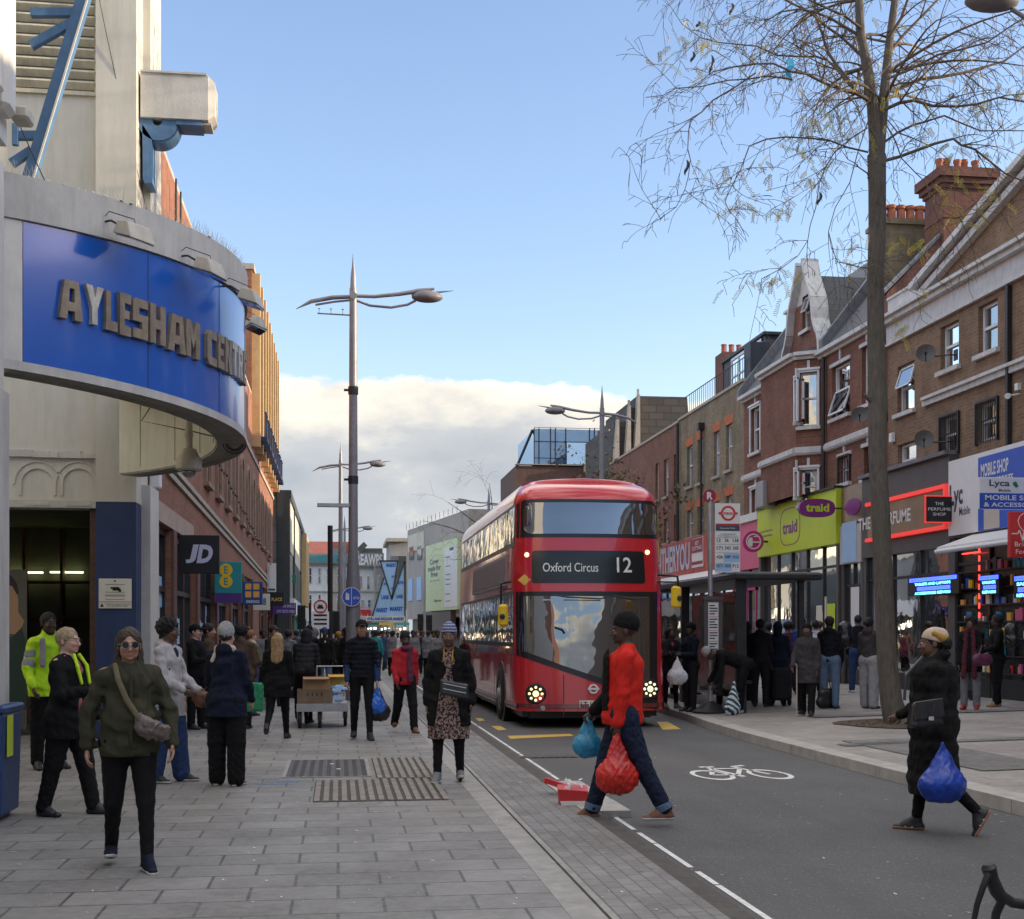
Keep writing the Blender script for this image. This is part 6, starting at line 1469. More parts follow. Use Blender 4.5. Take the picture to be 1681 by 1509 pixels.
b=MB();x,z=bxz(974,1131);c_=Vector((BX+x,fy(x,z)-.015,bz(z)));ringf(b,Face('F',c_.y),c_.x,c_.z,.055,.085,-.02,.012);b.fbox(Face('F',c_.y),c_.x-.10,c_.x+.10,c_.z-.018,c_.z+.018,-.02,.018);b.build('badge','s_white',bus)
x,z=bxz(861,952);panel('yellow_diamond',[(x-.10,z),(x,z-.10),(x+.10,z),(x,z+.10)],'s_gold',.006,nx=2,nz=2)
def headlight(X,Y):
 x,z=bxz(X,Y);c_=Vector((BX+x*.985,fy(x,z)-.012,bz(z)));d=Vector((x*.22,-1,0)).normalized()
 b=MB();b.lathe([(.17,-.05),(.185,.0),(.175,.022),(.155,.028),(.15,.005),(.001,-.01)],c_,d,n=32);h=b.build('headlight','bus_black',bus,smooth='auto')
 r=d.orthogonal().normalized();u=d.cross(r)
 for k in range(8):
  a=2*math.pi*k/8;p_=c_+(r*math.cos(a)+u*math.sin(a))*.112+d*.012;b=MB();b.lathe([(.024,0),(.024,.012),(.015,.02),(.001,.022)],p_,d,n=10);b.build('led','lamp_led',h)
 b=MB();b.lathe([(.055,0),(.055,.015),(.03,.028),(.001,.03)],c_+d*.01,d,n=16);b.build('bulb','lamp_led',h)
headlight(878,1139);headlight(1068,1131)
for X,Y in((864,911),(1063,907)):
 x,z=bxz(X,Y);b=MB();c_=Vector((BX+x*.98,fy(x,z)-.005,bz(z)));b.lathe([(.045,-.01),(.042,.02),(.02,.03),(.001,.032)],c_,(x*.2,-1,0),n=14);b.build('marker_light','lamp_led',bus)
x,z=bxz(891,1163);b=MB();b.lathe([(.05,-.01),(.045,.015),(.001,.02)],Vector((BX+x,fy(x,z)-.01,bz(z))),(0,-1,0),n=14);b.build('fog_lamp','s_grey',bus)
def onf(X,Y,o=.04):x,z=bxz(X,Y);return Vector((BX+x*hwid(z)/BW,fy(x,z)-o,bz(z)))
b=MB();b.tube([onf(905,976),onf(930,980),onf(985,983),onf(1000,979)],.012,5);b.tube([onf(925,985,.035),onf(985,986,.035)],.009,4);b.build('wiper','bus_black',bus)
b=MB();b.tube([onf(1005,978),onf(1040,983),onf(1062,981)],.012,5);b.build('wiper','bus_black',bus)
b=MB();b.tube([onf(910,1030,.03),onf(922,1034,.05),onf(926,1040,.05)],.02,6);b.build('camera_bracket','bus_black',bus)
for X0,Y0,X1,Y1,X2,Ya,Yb,s_ in((838,955,823,958,826,992,1029,-1),(1080,944,1112,946,1110,962,999,1)):
 D=BY-.2;p0,p1=P(X0,Y0,BY+.2),P(X1,Y1,D);p2=P(X1+(2 if s_>0 else-1),Ya,D);top_,bot=P(X2,Ya,D),P(X2,Yb,D)
 b=MB();b.tube([p0,p0.lerp(p1,.9)-Vector((0,0,.0)),p1,p2.lerp(p1,.4),p2+Vector((0,0,-.1))],.02,6);b.tube([p0-Vector((0,0,.12)),p1-Vector((0,0,.10))],.014,5);b.build('mirror_arm','bus_black',bus)
 b=MB();b.box(bot.x-.085,bot.x+.085,bot.y-.05,bot.y+.06,bot.z,top_.z,0,.04);mo=b.build('mirror','mirror_yellow',bus,smooth='auto')
 c_=(bot+top_)/2;b=MB();b.lathe([(.05,0),(.04,.04),(.001,.045)],(c_.x-.02 if s_<0 else c_.x+.05,c_.y-.05,c_.z-.02),(0,-1,0),n=12);b.build('mirror_joint','bus_black',mo)
FB=Face('R',BX-BW)
def sidebox(b,y0,y1,z0,z1,n0,n1,sl=0):
 k=lambda z:BW-hwid(z)
 q=[(BX-hwid(z)-n,BY+y,bz(z))for z,n,y in((z0,n0,y0),(z0,n1,y0),(z0,n1,y1),(z0,n0,y1),(z1,n0,y0),(z1,n1,y0),(z1,n1,y1),(z1,n0,y1))]
 b.hexa(q)
 q=[(2*BX-x,y,z)for x,y,z in q];b.hexa(q)
b=MB();sidebox(b,.80,10.7,3.22,3.99,-.01,.006);b.build('upper_side_surround','bus_black',bus)
b=MB()
for k in range(8):
 y0=.86+k*1.225;sidebox(b,y0,y0+1.18,3.30,3.93,-.01,.012)
b.build('upper_side_window','side_glass',bus)
b=MB();sidebox(b,.66,10.6,1.42,2.42,-.01,.006);b.build('lower_side_surround','bus_black',bus)
b=MB()
for k in range(8):
 y0=.72+k*1.24;sidebox(b,y0,y0+1.17,1.50,2.36,-.01,.012)
b.build('lower_side_window','side_glass',bus)
b=MB();sidebox(b,1.7,7.6,2.55,3.12,-.01,.03);b.build('advert_frame','s_grey',bus)
b=MB();sidebox(b,1.78,7.52,2.60,3.07,.02,.036);b.build('advert_panel','poster_bus',bus)
b=MB();sidebox(b,.55,10.9,1.30,1.36,-.01,.008);sidebox(b,1.2,1.22,.4,1.3,-.01,.004);sidebox(b,3.6,3.62,.4,1.3,-.01,.004);sidebox(b,.4,10.9,.34,.42,-.01,.012);b.build('trim_strip','bus_maroon',bus)
for y in(2.52,8.9):
 for s_ in(-1,1):
  x=BX+s_*(BW+.006);b=MB()
  b.lathe([(.64,-.25),(.64,.0),(.60,.004),(.001,.004)],(x-s_*.0,BY+y,bz(.5)),(s_,0,0),n=36);b.build('wheel_well','bus_black',bus)
  b=MB();b.lathe([(.50,-.3),(.50,.01),(.46,.035),(.30,.035),(.29,.01)],(x,BY+y,bz(.5)),(s_,0,0),n=36);w_=b.build('wheel','tyre',bus,smooth='auto')
  b=MB();b.lathe([(.285,-.01),(.285,.02),(.22,.0),(.12,.03),(.10,.07),(.001,.075)],(x,BY+y,bz(.5)),(s_,0,0),n=24);b.build('rim','s_grey',w_,smooth='auto')
b=MB();b.box(BX-.30,BX+.28,BY+.35,BY+.36,0,0)if 0 else None
mat('lamp_grey',(.24,.24,.26),.5,.3,var=.15,vs=4,dirt=.3)
mat('pole_grey',(.20,.19,.20),.55,.2,var=.2,vs=3,dirt=.3)
mat('galv',(.42,.42,.43),.4,.5,var=.15,vs=5)
def lamp_post(x,y,rz,label,side=1,base='lamp_grey',z0=0):
 """tall mast with needle top, wing arm one side, lantern the other"""
 t=thing('street_lamp',(x,y,z0),label,'street lamp','tall street lamps with needle tops')
 c,s=math.cos(rz),math.sin(rz)
 def L(u,v,z):return Vector((x+u*c-v*s,y+u*s+v*c,z0+z))
 b=MB();b.tube([L(0,0,0),L(0,0,2.8),L(0,0,3.6),L(0,0,9.9)],[.185,.17,.115,.088],16);b.build('mast','lamp_grey',t,smooth='auto')
 b=MB();b.tube([L(0,0,9.9),L(0,0,10.2),L(0,0,10.4),L(0,0,10.75)],[.075,.062,.035,.006],10);b.build('needle','lamp_grey',t,smooth='auto')
 b=MB();up=[L(0,0,9.72),L(.5,0,9.72),L(1.1,0,9.80),L(1.6,0,9.90),L(1.95,0,9.96)];b.tube(up,[.045,.045,.05,.06,.03],8)
 b.tube([L(.05,0,9.62),L(.4,0,9.50),L(.9,0,9.47),L(1.3,0,9.55),L(1.5,0,9.66)],.032,8);b.lathe([(.085,-.12),(.085,.12)],L(0,0,9.70),(s,-c,0),n=18);b.build('lantern_arm','lamp_grey',t,smooth='auto')
 b=MB();b.tube([L(0,0,9.70),L(-.5,0,9.66),L(-1.0,0,9.55),L(-1.35,0,9.36)],[.05,.055,.05,.01],8);b.tube([L(0,0,9.62),L(-.45,0,9.56),L(-.9,0,9.47)],.025,6);b.build('wing_arm','lamp_grey',t,smooth='auto')
 b=MB();vs=[];fs=[];N1,N2=14,10
 for i in range(N2+1):
  ph=math.pi*i/N2-math.pi/2
  for k in range(N1):a=2*math.pi*k/N1;vs.append(L(1.78+.38*math.cos(ph)*math.cos(a),.22*math.cos(ph)*math.sin(a),9.74+(.17 if ph>0 else .12)*math.sin(ph)))
 for i in range(N2):
  for k in range(N1):fs.append((i*N1+k,i*N1+(k+1)%N1,(i+1)*N1+(k+1)%N1,(i+1)*N1+k))
 b.add(vs,fs);ln=b.build('lantern','lamp_beige' if 0 else 'pole_grey',t,smooth='auto')
 b=MB();b.tube([L(1.4,0,9.80),L(1.9,0,9.86),L(2.42,0,9.93)],[.03,.035,.006],6);b.build('lantern_fin','lamp_grey',ln)
 return t,L
t,L=lamp_post(.36,31,0,'tall grey street lamp with needle top standing nearest on the left pavement')
b=MB();b.tube([L(0,0,9.25),L(-.85,0,9.27)],.018,6)
for k in range(3):b.tube([L(-.25-.28*k,0,9.27),L(-.25-.28*k,0,9.38)],.008,4);b.lathe([(.03,0),(.03,.01)],L(-.25-.28*k,0,9.38),n=8)
b.build('sensor_rail','lamp_grey',t)
b=MB()
for z in(7.35,5.2):b.tube([L(0,0,z),L(0,0,z+.18)],.125,12);b.tube([L(-.1,0,z+.1),L(-.22,0,z+.1)],.03,6)
b.build('clamp','dark_steel',t)
b=MB();p=P(521,831,31);b.box(p.x,.28,30.9,31.1,p.z-.05,p.z+.03);b.build('sign_arm','galv',t)
F=Face('F',30.78);c_=F.px(577,980);r_=F.px(593,980)[0]-c_[0]
t=thing('cycle_sign',F.p(c_[0],c_[1]-r_,0),'round blue sign with white walking figures and a bicycle on the tall lamp mast','road sign')
b=MB();b.prism([(c_[0]+r_*math.cos(k*math.pi/18),c_[1]+r_*math.sin(k*math.pi/18))for k in range(36)],F,-.02,0);b.build('plate','s_royal',t)
b=MB();ringf(b,F,c_[0],c_[1],r_*.93,r_*.99,0,.004);b.fbox(F,c_[0]-.006,c_[0]+.006,c_[1]-r_*.9,c_[1]+r_*.9,0,.005)
for dx,h in((-.5,.34),(-.32,.24)):b.fbox(F,c_[0]+r_*dx-.02,c_[0]+r_*dx+.02,c_[1]-r_*.3,c_[1]+r_*(h-.1),0,.005);disc(b,F,c_[0]+r_*dx,c_[1]+r_*h,.022,.022,0,.005)
for dx in(.32,.68):ringf(b,F,c_[0]+r_*dx,c_[1]-r_*.12,.02,.032,0,.005,k=14)
b.beam(F.p(c_[0]+r_*.32,c_[1]-r_*.12,.003),F.p(c_[0]+r_*.55,c_[1]+r_*.1,.003),.012,.004,up=(0,0,1));b.beam(F.p(c_[0]+r_*.55,c_[1]+r_*.1,.003),F.p(c_[0]+r_*.68,c_[1]-r_*.12,.003),.012,.004,up=(0,0,1))
b.build('pictogram','s_white',t)
lamp_post(.12,62,0,'second tall street lamp on the left pavement, right behind the nearest one')
lamp_post(.5,100,0,'small distant street lamp on the left pavement just right of the near mast')
lamp_post(9.75,46.8,math.pi,'street lamp standing behind the bus roof with its lantern reaching left',z0=.1)
lamp_post(9.4,80,math.pi,'distant street lamp with its lantern peeping out left of the bus roof',z0=.1)
lamp_post(9.2,96,math.pi,'farthest right hand street lamp, its lantern lowest beside the bus roof',z0=.1)
lamp_post(10.45,16.1,math.pi,'street lamp whose dark lantern enters the top right corner of the frame',z0=.32)
def post(X,D,Yt,r,m,label,name='sign_post',cat='post'):
 p=P(X,HYP,D);z1=EYE+D*(HYP-Yt)/FPX;t=thing(name,(p.x,p.y,0),label,cat);b=MB();b.tube([(p.x,p.y,0),(p.x,p.y,z1)],r,8);b.build('pole',m,t,smooth='auto');return t,p
t,p=post(542,50,863,.10,'gutter_black','slim black post left of the tall lamp masts');b=MB();b.lathe([(.13,0),(.13,.9)],(p.x,p.y,0),n=10);b.build('base','gutter_black',t)
t,p=post(697,70,905,.06,'galv','slim grey post in front of the tan block left of the bus',cat='post')
def signal(X,D,Yt,label,heads=((0,0),)):
 p=P(X,HYP,D);z1=EYE+D*(HYP-Yt)/FPX;t=thing('traffic_signal',(p.x,p.y,0),label,'traffic light');b=MB();b.tube([(p.x,p.y,0),(p.x,p.y,z1)],.06,8);b.build('pole','gutter_black',t)
 for dx,dz in heads:
  b=MB();b.box(p.x+dx-.18,p.x+dx+.18,p.y-.25,p.y-.06,z1-1.1+dz,z1+dz,0,.03);h=b.build('signal_head','bus_black',t)
  for k in range(3):b=MB();b.lathe([(.1,0),(.1,.12),(.08,.12),(.08,.01)],(p.x+dx,p.y-.25,z1-.2-k*.33+dz),(0,-1,0),n=10);b.build('visor','bus_black',h)
signal(509,58,990,'traffic light with a dark head left of the slim black post',((-.38,-.1),));signal(551,60,1003,'traffic light just left of the masts low over the crowd');signal(690,75,1008,'traffic light beside the slim grey post near the bus',((0,0),(.5,-.05)))
p=P(526,HYP,48);t=thing('road_sign',(p.x,p.y,0),'red ringed road sign above a white plate left of the tall masts','road sign');F=Face('F',p.y)
b=MB();c_=F.px(526,996);disc(b,F,c_[0],c_[1],.26,.26,-.02,0);w0=F.px(526,1017);b.fbox(F,w0[0]-.32,w0[0]+.32,w0[1]-.35,w0[1]+.30,-.02,0);b.build('plate','s_white',t)
b=MB();ringf(b,F,c_[0],c_[1],.20,.26,0,.006);b.build('ring','s_red',t)
b=MB();b.fbox(F,c_[0]-.12,c_[0]+.12,c_[1]-.08,c_[1],0,.006);b.fbox(F,c_[0]-.08,c_[0]+.08,c_[1],c_[1]+.07,0,.006)
for k in range(3):b.fbox(F,w0[0]-.24,w0[0]+.24,w0[1]-.2+k*.16,w0[1]-.13+k*.16,0,.006)
b.build('symbol','s_black',t);b=MB();b.tube([(p.x,p.y+.05,0),(p.x,p.y+.05,c_[1]+.2)],.04,8);b.build('pole','dark_steel',t)
p=gpr(1166,1170);bs=thing('bus_stop',(p.x,p.y,p.z),'bus stop pole with round red R, white flag of route numbers and timetable case','bus stop')
F=Face('F',p.y-.06)
def BSz(Y):return F.px(1166,Y)[1]
b=MB();b.tube([(p.x,p.y,p.z+.1),(p.x,p.y,BSz(822))],.045,14);b.build('pole','galv',bs,smooth='auto')
b=MB();b.lathe([(.34,0),(.34,.03),(.10,.20),(.07,.22)],(p.x,p.y,p.z),n=4 if 0 else 20);b.build('foot','dark_steel',bs)
F1=Face('F',p.y-.04);c_=F1.px(1165,814);r_=.125
b=MB();disc(b,F1,c_[0],c_[1],r_,r_,-.05,0);rd=b.build('roundel','s_maroon',bs);b=MB();b.ftext(F1,'R',c_[0]-.055,c_[0]+.06,c_[1]-.07,c_[1]+.07,.004,off=.04);b.build('lettering','s_white',rd)
fx0,fz1=F1.px(1174,826);fx1,fz0=F1.px(1215,940)
b=MB();b.fbox(F1,fx0,fx1,fz0,fz1,-.03,0);fl=b.build('flag','s_white',bs)
w_,h_=fx1-fx0,fz1-fz0;fb=(fx0,fx1,fz0,fz1)
b=MB();ringf(b,F1,fx0+w_*.52,fz0+h_*.855,.105,.145,0,.004);b.fbox(F1,fx0+w_*.14,fx0+w_*.90,fz0+h_*.84,fz0+h_*.87,0,.006);on(b,F1,fb,.02,.98,.68,.705,n=.004);b.build('roundel','s_red',fl)
b=MB();ont(b,F1,fb,'BUS STOP',.28,.76,.846,.864,n=.008);ont(b,F1,fb,'Hanover Park',.2,.8,.63,.65,n=.008,off=.01);b.build('lettering','s_white',fl)
b=MB();on(b,F1,fb,.02,.98,.60,.68,n=.003);b.build('name_band','s_ink',fl)
b=MB();ont(b,F1,fb,'towards Camberwell',.22,.80,.545,.565,off=.01);ont(b,F1,fb,'Oval or Elephant & Castle',.10,.90,.515,.535,off=.01)
for r_i,(row_,v)in enumerate(((('12','36','136'),.44),(('171','343','345'),.33),(('436','N89','N136'),.20),(('N171','N343','P12'),.07))):
 for ci,s_ in enumerate(row_):ont(b,F1,fb,s_,.06+.32*ci,.06+.32*ci+(.24 if len(s_)>2 else .16),v,v+.05,n=.006,off=.02)
for v in(.50,.405,.28):on(b,F1,fb,.03,.97,v,v+.004,n=.003)
b.build('route_numbers','s_ink',fl)
b=MB();on(b,F1,fb,.34,.98,.15,.275,n=.0025);on(b,F1,fb,.02,.66,.02,.14,n=.0025);b.build('night_panel','s_sky',fl)
b=MB();cx0,cz1=F1.px(1155,985);cx1,cz0=F1.px(1185,1079);b.fbox(F1,cx0,cx1,cz0,cz1,-.12,.04);b.fbox(F1,cx0-.02,cx1+.02,cz1,cz1+.07,-.14,.06);cs=b.build('timetable_case','fascia_char',bs)
b=MB();b.fbox(F1,cx0+.08,cx1-.08,cz0+.05,cz1-.05,.04,.044);b.build('sheet','s_white',cs)
b=MB();
for k in range(18):
 if k in(4,9,13):continue
 z=cz1-.12-k*.052;b.fbox(F1,cx0+.10,cx1-.10-(.05 if k%3==0 else 0),z,z+.022,.045,.047)
b.build('timetable_rows','s_black',cs);b=MB()
for k in(4,9,13):z=cz1-.12-k*.052;b.fbox(F1,cx0+.09,cx1-.09,z,z+.008,.045,.047)
b.build('rule','s_red',cs)
glass_mat('clear_glass',(.05,.055,.06),.04,see=.75)
t=thing('bus_shelter',(8.2,26.5,gz(8.2,26)),'dark bus shelter with flat roof and glass sides behind the queue','bus shelter')
sx0,sx1,sy0,sy1=7.45,9.05,23.3,31.5;zr=EYE+23.6*(HYP-950)/FPX
b=MB();b.box(sx0-.08,sx1+.05,sy0-.1,sy1+.1,zr,zr+.13,0,.03);b.build('roof','dark_steel',t)
b=MB();b.box(sx0-.03,sx1-.0,sy0-.05,sy1+.05,zr+.132,zr+.15);b.build('roof_skin','galv',t)
zg=gz(8.3,27)
for y in(sy0+.15,(sy0+sy1)/2,sy1-.15):
 for x in(sx0+.12,):b=MB();b.box(x-.09,x+.09,y-.06,y+.06,zg-.05,zr);b.build('post','dark_steel',t)
b=MB();b.box(sx1-.35,sx1-.25,sy0+.1,sy0+.2,zg,zr);b.build('post','dark_steel',t)
for y0,y1 in((sy0+.3,sy0+3.7),(sy0+4.3,sy1-.3)):b=MB();b.box(sx0+.11,sx0+.125,y0,y1,zg+.25,zr-.2);b.build('glass_panel','clear_glass',t)
b=MB();b.box(sx0+.35,sx0+.62,sy0+1,sy1-2,zg+.5,zg+.56);b.build('bench','dark_steel',t)
b=MB();b.box(sx0+.2,sx1-.3,sy1-.2,sy1-.1,zg+.3,zr-.15);b.build('end_panel','dark_glass',t)
p0=gp(942,1322);t=thing('torn_carton',tuple(p0),'torn red and white cardboard carton lying beside the kerb ramp','carton')
b=MB();b.hexa([(p0.x-.13,p0.y,.005),(p0.x+.13,p0.y-.02,.005),(p0.x+.15,p0.y+.2,.005),(p0.x-.11,p0.y+.22,.005),(p0.x-.15,p0.y,.15),(p0.x+.13,p0.y-.03,.13),(p0.x+.16,p0.y+.2,.16),(p0.x-.12,p0.y+.22,.17)]);b.build('box','s_red',t)
b=MB();b.hexa([(p0.x-.12,p0.y-.004,.0),(p0.x+.13,p0.y-.026,.0),(p0.x+.12,p0.y-.02,.04),(p0.x-.13,p0.y-.0,.04),(p0.x-.12,p0.y-.01,.0),(p0.x+.13,p0.y-.03,.0),(p0.x+.12,p0.y-.03,.04),(p0.x-.13,p0.y-.01,.04)]);b.build('label','s_white',t)
rr=random.Random(1);b=MB()
for k in range(9):
 c_=Vector((p0.x+rr.uniform(-.06,.1),p0.y+rr.uniform(.0,.15),.15+rr.uniform(0,.08)));d=rr.uniform(.03,.06)
 b.add([c_+Vector((rr.uniform(-d,d),rr.uniform(-d,d),rr.uniform(-d,d)))for _ in range(4)],[(0,1,2),(0,2,3),(1,3,2),(0,3,1)])
b.build('crumpled_paper','s_white',t)
q=gp(915,1303);b=MB();b.beam((q.x-.13,q.y,.14),(q.x+.14,q.y-.05,.05),.10,.05);tag(b.build('carton_flap','s_red'),'red strip of carton leaning on the torn box','carton')
b=MB();b.box(q.x+.02,q.x+.16,q.y-.12,q.y-.02,.0,.012)
tag(b.build('litter','s_tan'),'small piece of brown card on the slabs','litter')
b=MB();rr=random.Random(14)
for k in range(120):
 X=rr.uniform(0,1681);Y=rr.uniform(1230,1500);p_=gp(X,Y);x,y=p_.x,p_.y
 z=.006 if x<2.2 else(gz(x,y)+.008);s_=rr.uniform(.006,.022);a=rr.uniform(0,3)
 b.add([(x+s_*math.cos(a+k_*1.57)*(1 if k_%2 else .5),y+s_*math.sin(a+k_*1.57)*(1 if k_%2 else .5),z+(.004 if k_==1 else 0))for k_ in range(4)],[(0,1,2,3)])
tag(b.build('paper_scraps','s_cream'),'scattered tiny scraps of paper and leaves on road and slabs','litter',kind='stuff')
def bicycle():
 t=thing('bicycle',(2.6,4.5,-.06),'black drop bar bicycle whose brake hood and bar enter the bottom right corner','bicycle')
 D=4.6
 def H(X,Y,d=0):return P(X,Y,D+d)
 b=MB();b.tube([H(1850,1500,.3),H(1760,1496,.1),H(1700,1488,.0),H(1662,1482),H(1640,1468,-.02),H(1630,1452,-.03)],[.016,.017,.018,.019,.02,.02],14);b.tube([H(1645,1478,.01),H(1635,1500,.02),H(1632,1535,.04),H(1650,1600,.05),H(1700,1640,.05)],.016,12);b.build('handlebar','black_plastic',t,smooth='auto')
 b=MB();b.tube([H(1648,1480,-.01),H(1636,1462,-.02),H(1628,1442,-.03),H(1623,1424,-.04),H(1622,1419,-.04)],[.021,.026,.024,.027,.018],14);b.build('brake_hood','black_plastic',t,smooth='auto')
 b=MB();b.tube([H(1623,1434,-.05),H(1613,1458,-.06),H(1604,1485,-.05),H(1598,1515,-.04),H(1600,1545,-.03)],[.014,.012,.011,.010,.008],8);b.build('brake_lever','dark_steel',t,smooth='auto')
 c0=H(1850,1500,.3);gx,gy=c0.x,c0.y
 b=MB();hd=Vector((gx,gy,c0.z-.05));bb_=Vector((gx+.55,gy+.1,.27));st=Vector((gx+.72,gy+.12,.88));ra=Vector((gx+1.0,gy+.15,.29));fa=Vector((gx-.05-.0,gy-.0,.29))
 for p_,q_ in((hd,bb_),(hd,st),(bb_,st),(bb_,ra),(st,ra)):b.tube([p_,q_],.016,8)
 b.tube([hd,fa],.014,8);b.build('frame','black_plastic',t)
 for c_ in(fa,ra):
  b=MB();b.tube([c_+Vector((.33*math.cos(a),.02*math.cos(a),.33*math.sin(a)))for a in[k*math.pi/16 for k in range(33)]],.014,8,caps=False);w1=b.build('wheel','tyre',t)
 b=MB();b.box(st.x-.1,st.x+.14,st.y-.06,st.y+.06,st.z,st.z+.05,0,.02);b.build('saddle','black_plastic',t)
bicycle()
mat('cardboard',(.36,.21,.10),.8,var=.15,vs=5,bump=.1);mat('cardboard_y',(.60,.36,.06),.7,var=.2,vs=6);mat('cardboard_d',(.20,.14,.09),.8,var=.2,vs=5)
c0=gp(520,1196);cy0=c0.y
t=thing('trolley',(c0.x,cy0+.6,0),'flat metal market trolley on four small wheels carrying cardboard boxes','trolley')
F=Face('F',cy0+.05);X=lambda x:F.px(x,1100)[0];Z=lambda y:F.px(520,y)[1]
b=MB();b.box(X(487),X(570),cy0,cy0+1.3,Z(1160)-.03,Z(1160)+.03);b.box(X(487),X(570),cy0-.03,cy0,Z(1168),Z(1155));b.build('deck','galv',t)
for wx,wy in((492,0),(525,.02),(567,.4),(500,1.1)):
 b=MB();b.lathe([(.13,-.03),(.145,-.015),(.145,.015),(.13,.03)],(X(wx),cy0+.1+wy,.145),(1,0,0),n=18);w1=b.build('wheel','tyre',t,smooth='auto');b=MB();b.box(X(wx)-.045,X(wx)+.045,cy0+.07+wy,cy0+.13+wy,.14,Z(1162));b.build('fork','galv',w1)
b=MB();b.tube([(X(518),cy0+1.3,Z(1150)),(X(518),cy0+1.32,Z(1097)),(X(565),cy0+1.32,Z(1097)),(X(565),cy0+1.3,Z(1150))],.018,8);b.build('handle','galv',t)
def carton(X0,X1,Y0,Y1,y0,dep,m,label,holes=False):
 x0,x1,z0,z1=X(X0),X(X1),Z(Y1),Z(Y0);t2=thing('cardboard_box',((x0+x1)/2,y0,z0),label,'cardboard box','boxes stacked on the market trolley');b=MB()
 b.box(x0,x1,y0,y0+.01,z0,z1);b.box(x0,x0+.01,y0+.01,y0+dep,z0,z1);b.box(x1-.01,x1,y0+.01,y0+dep,z0,z1);b.box(x0,x1,y0+dep,y0+dep+.01,z0,z1);b.box(x0+.01,x1-.01,y0+.01,y0+dep,z0,z0+.01);b.build('box',m,t2)
 b=MB()
 if holes:
  for k in range(4):b.box(x0+(x1-x0)*(.28+.13*k),x0+(x1-x0)*(.31+.13*k),y0-.003,y0-.0005,z0+(z1-z0)*.55,z0+(z1-z0)*.8)
  b.build('printing','s_black',t2)
 else:b.hexa([(x0,y0,z1),(x1,y0,z1),(x1-.02,y0-.12,z1-.03),(x0+.02,y0-.12,z1-.03),(x0,y0,z1+.006),(x1,y0,z1+.006),(x1-.02,y0-.12,z1-.024),(x0+.02,y0-.12,z1-.024)]);b.build('flap',m,t2)
carton(488,546,1132,1157,cy0,.45,'cardboard_d','dull brown box with dark printed bars, lowest at the front of the trolley',True)
carton(497,541,1112,1132,cy0+.02,.42,'cardboard','open tan cardboard box on top at the front of the trolley');carton(538,570,1110,1128,cy0+.5,.5,'cardboard_y','yellow printed box at the back of the trolley')
b=MB();rr=random.Random(8)
for k in range(26):
 x,y,z=X(rr.uniform(540,572)),cy0+rr.uniform(.05,.6),Z(rr.uniform(1128,1158));s_=rr.uniform(.03,.08);b.hexa([(x-s_,y-s_,z),(x+s_,y-s_*.6,z),(x+s_,y+s_,z+.01),(x-s_,y+s_,z),(x-s_*.8,y-s_*.7,z+s_*.6),(x+s_*.7,y-s_*.6,z+s_*.7),(x+s_,y+s_*.8,z+s_*.4),(x-s_*.6,y+s_,z+s_*.6)])
tag(b.build('packed_goods','s_sky'),'heap of loose wrapped goods on the right side of the trolley','goods',kind='stuff')
flat('skin_eye',(.6,.58,.55),.3)
def skin_mat(name,c):
 m,nt,b=nodes(name);t=NT(nt);v=t.coord();at_=nt.nodes.new('ShaderNodeVertexColor');at_.layer_name='Col'
 n=t.noise(v,25,4);col=t.ramp(n,[(.3,tuple(x*.88 for x in c)),(.7,tuple(min(1,x*1.1)for x in c))])
 nt.links.new(t.mix(1.0,col,at_.outputs[0],'MULTIPLY'),b.inputs['Base Color']);b.inputs['Roughness'].default_value=.5;b.inputs['Subsurface Weight'].default_value=.06
 b.inputs['Subsurface Radius'].default_value=(.3,.1,.05);b.inputs['Subsurface Scale'].default_value=.02
SK={'pale':(.56,.34,.26),'tan':(.40,.22,.14),'brown':(.14,.075,.045),'dark':(.065,.035,.022)}
for k_,c_ in SK.items():skin_mat('skin_'+k_,c_)
def cloth(name,c,r=.85,kind='plain',c2=None):
 if name in MATS:return name
 m,nt,b=nodes(name);t=NT(nt);v=t.coord();n=t.noise(v,7,5,.65);col=t.ramp(n,[(.3,tuple(x*.78 for x in c)),(.7,tuple(min(1,x*1.18)for x in c))])
 if kind=='dots':col=t.mix(t.ramp(t.noise(v,48,2,.6),[(.49,(0,0,0)),(.53,(1,1,1))]),col,c2)
 if kind=='stripes':
  sp=nt.nodes.new('ShaderNodeSeparateXYZ');nt.links.new(v,sp.inputs[0]);col=t.mix(t.math('GREATER_THAN',t.math('SINE',t.math('MULTIPLY',sp.outputs[2],190)),.1),col,c2)
 nt.links.new(col,b.inputs['Base Color']);b.inputs['Roughness'].default_value=r;b.inputs['Specular IOR Level'].default_value=.25
 h=t.noise(t.mapping(v,(1,1,.55)),11,4,.6,.6);nt.links.new(t.bump(h,.55,.03,t.bump(t.noise(v,240,2),.15,.003)),b.inputs['Normal']);return name
for n_,c_ in dict(c_olive=(.045,.043,.026),c_black=(.0055,.0055,.0065),c_charcoal=(.018,.018,.021),c_navy=(.008,.012,.028),c_navyvest=(.006,.007,.013),c_blue=(.025,.05,.13),c_denim=(.045,.075,.15),c_denimlight=(.12,.18,.28),c_darkdenim=(.012,.018,.042),c_red=(.62,.022,.014),c_redjacket=(.42,.02,.03),c_white=(.55,.55,.55),c_greymarl=(.30,.30,.31),c_lightgrey=(.44,.42,.42),c_cream=(.50,.44,.36),c_brown=(.085,.05,.032),c_tan=(.30,.19,.12),c_maroon=(.10,.022,.035),c_pink=(.42,.05,.18),c_rose=(.33,.10,.13),c_mustard=(.36,.20,.035),c_beige=(.50,.40,.30),c_grey=(.10,.10,.11),c_greytrouser=(.17,.17,.18),c_wine=(.12,.03,.06),c_khaki=(.14,.115,.07),c_teal=(.03,.25,.28),c_royal=(.03,.06,.22),c_greycoat=(.050,.046,.050)).items():cloth(n_,c_)
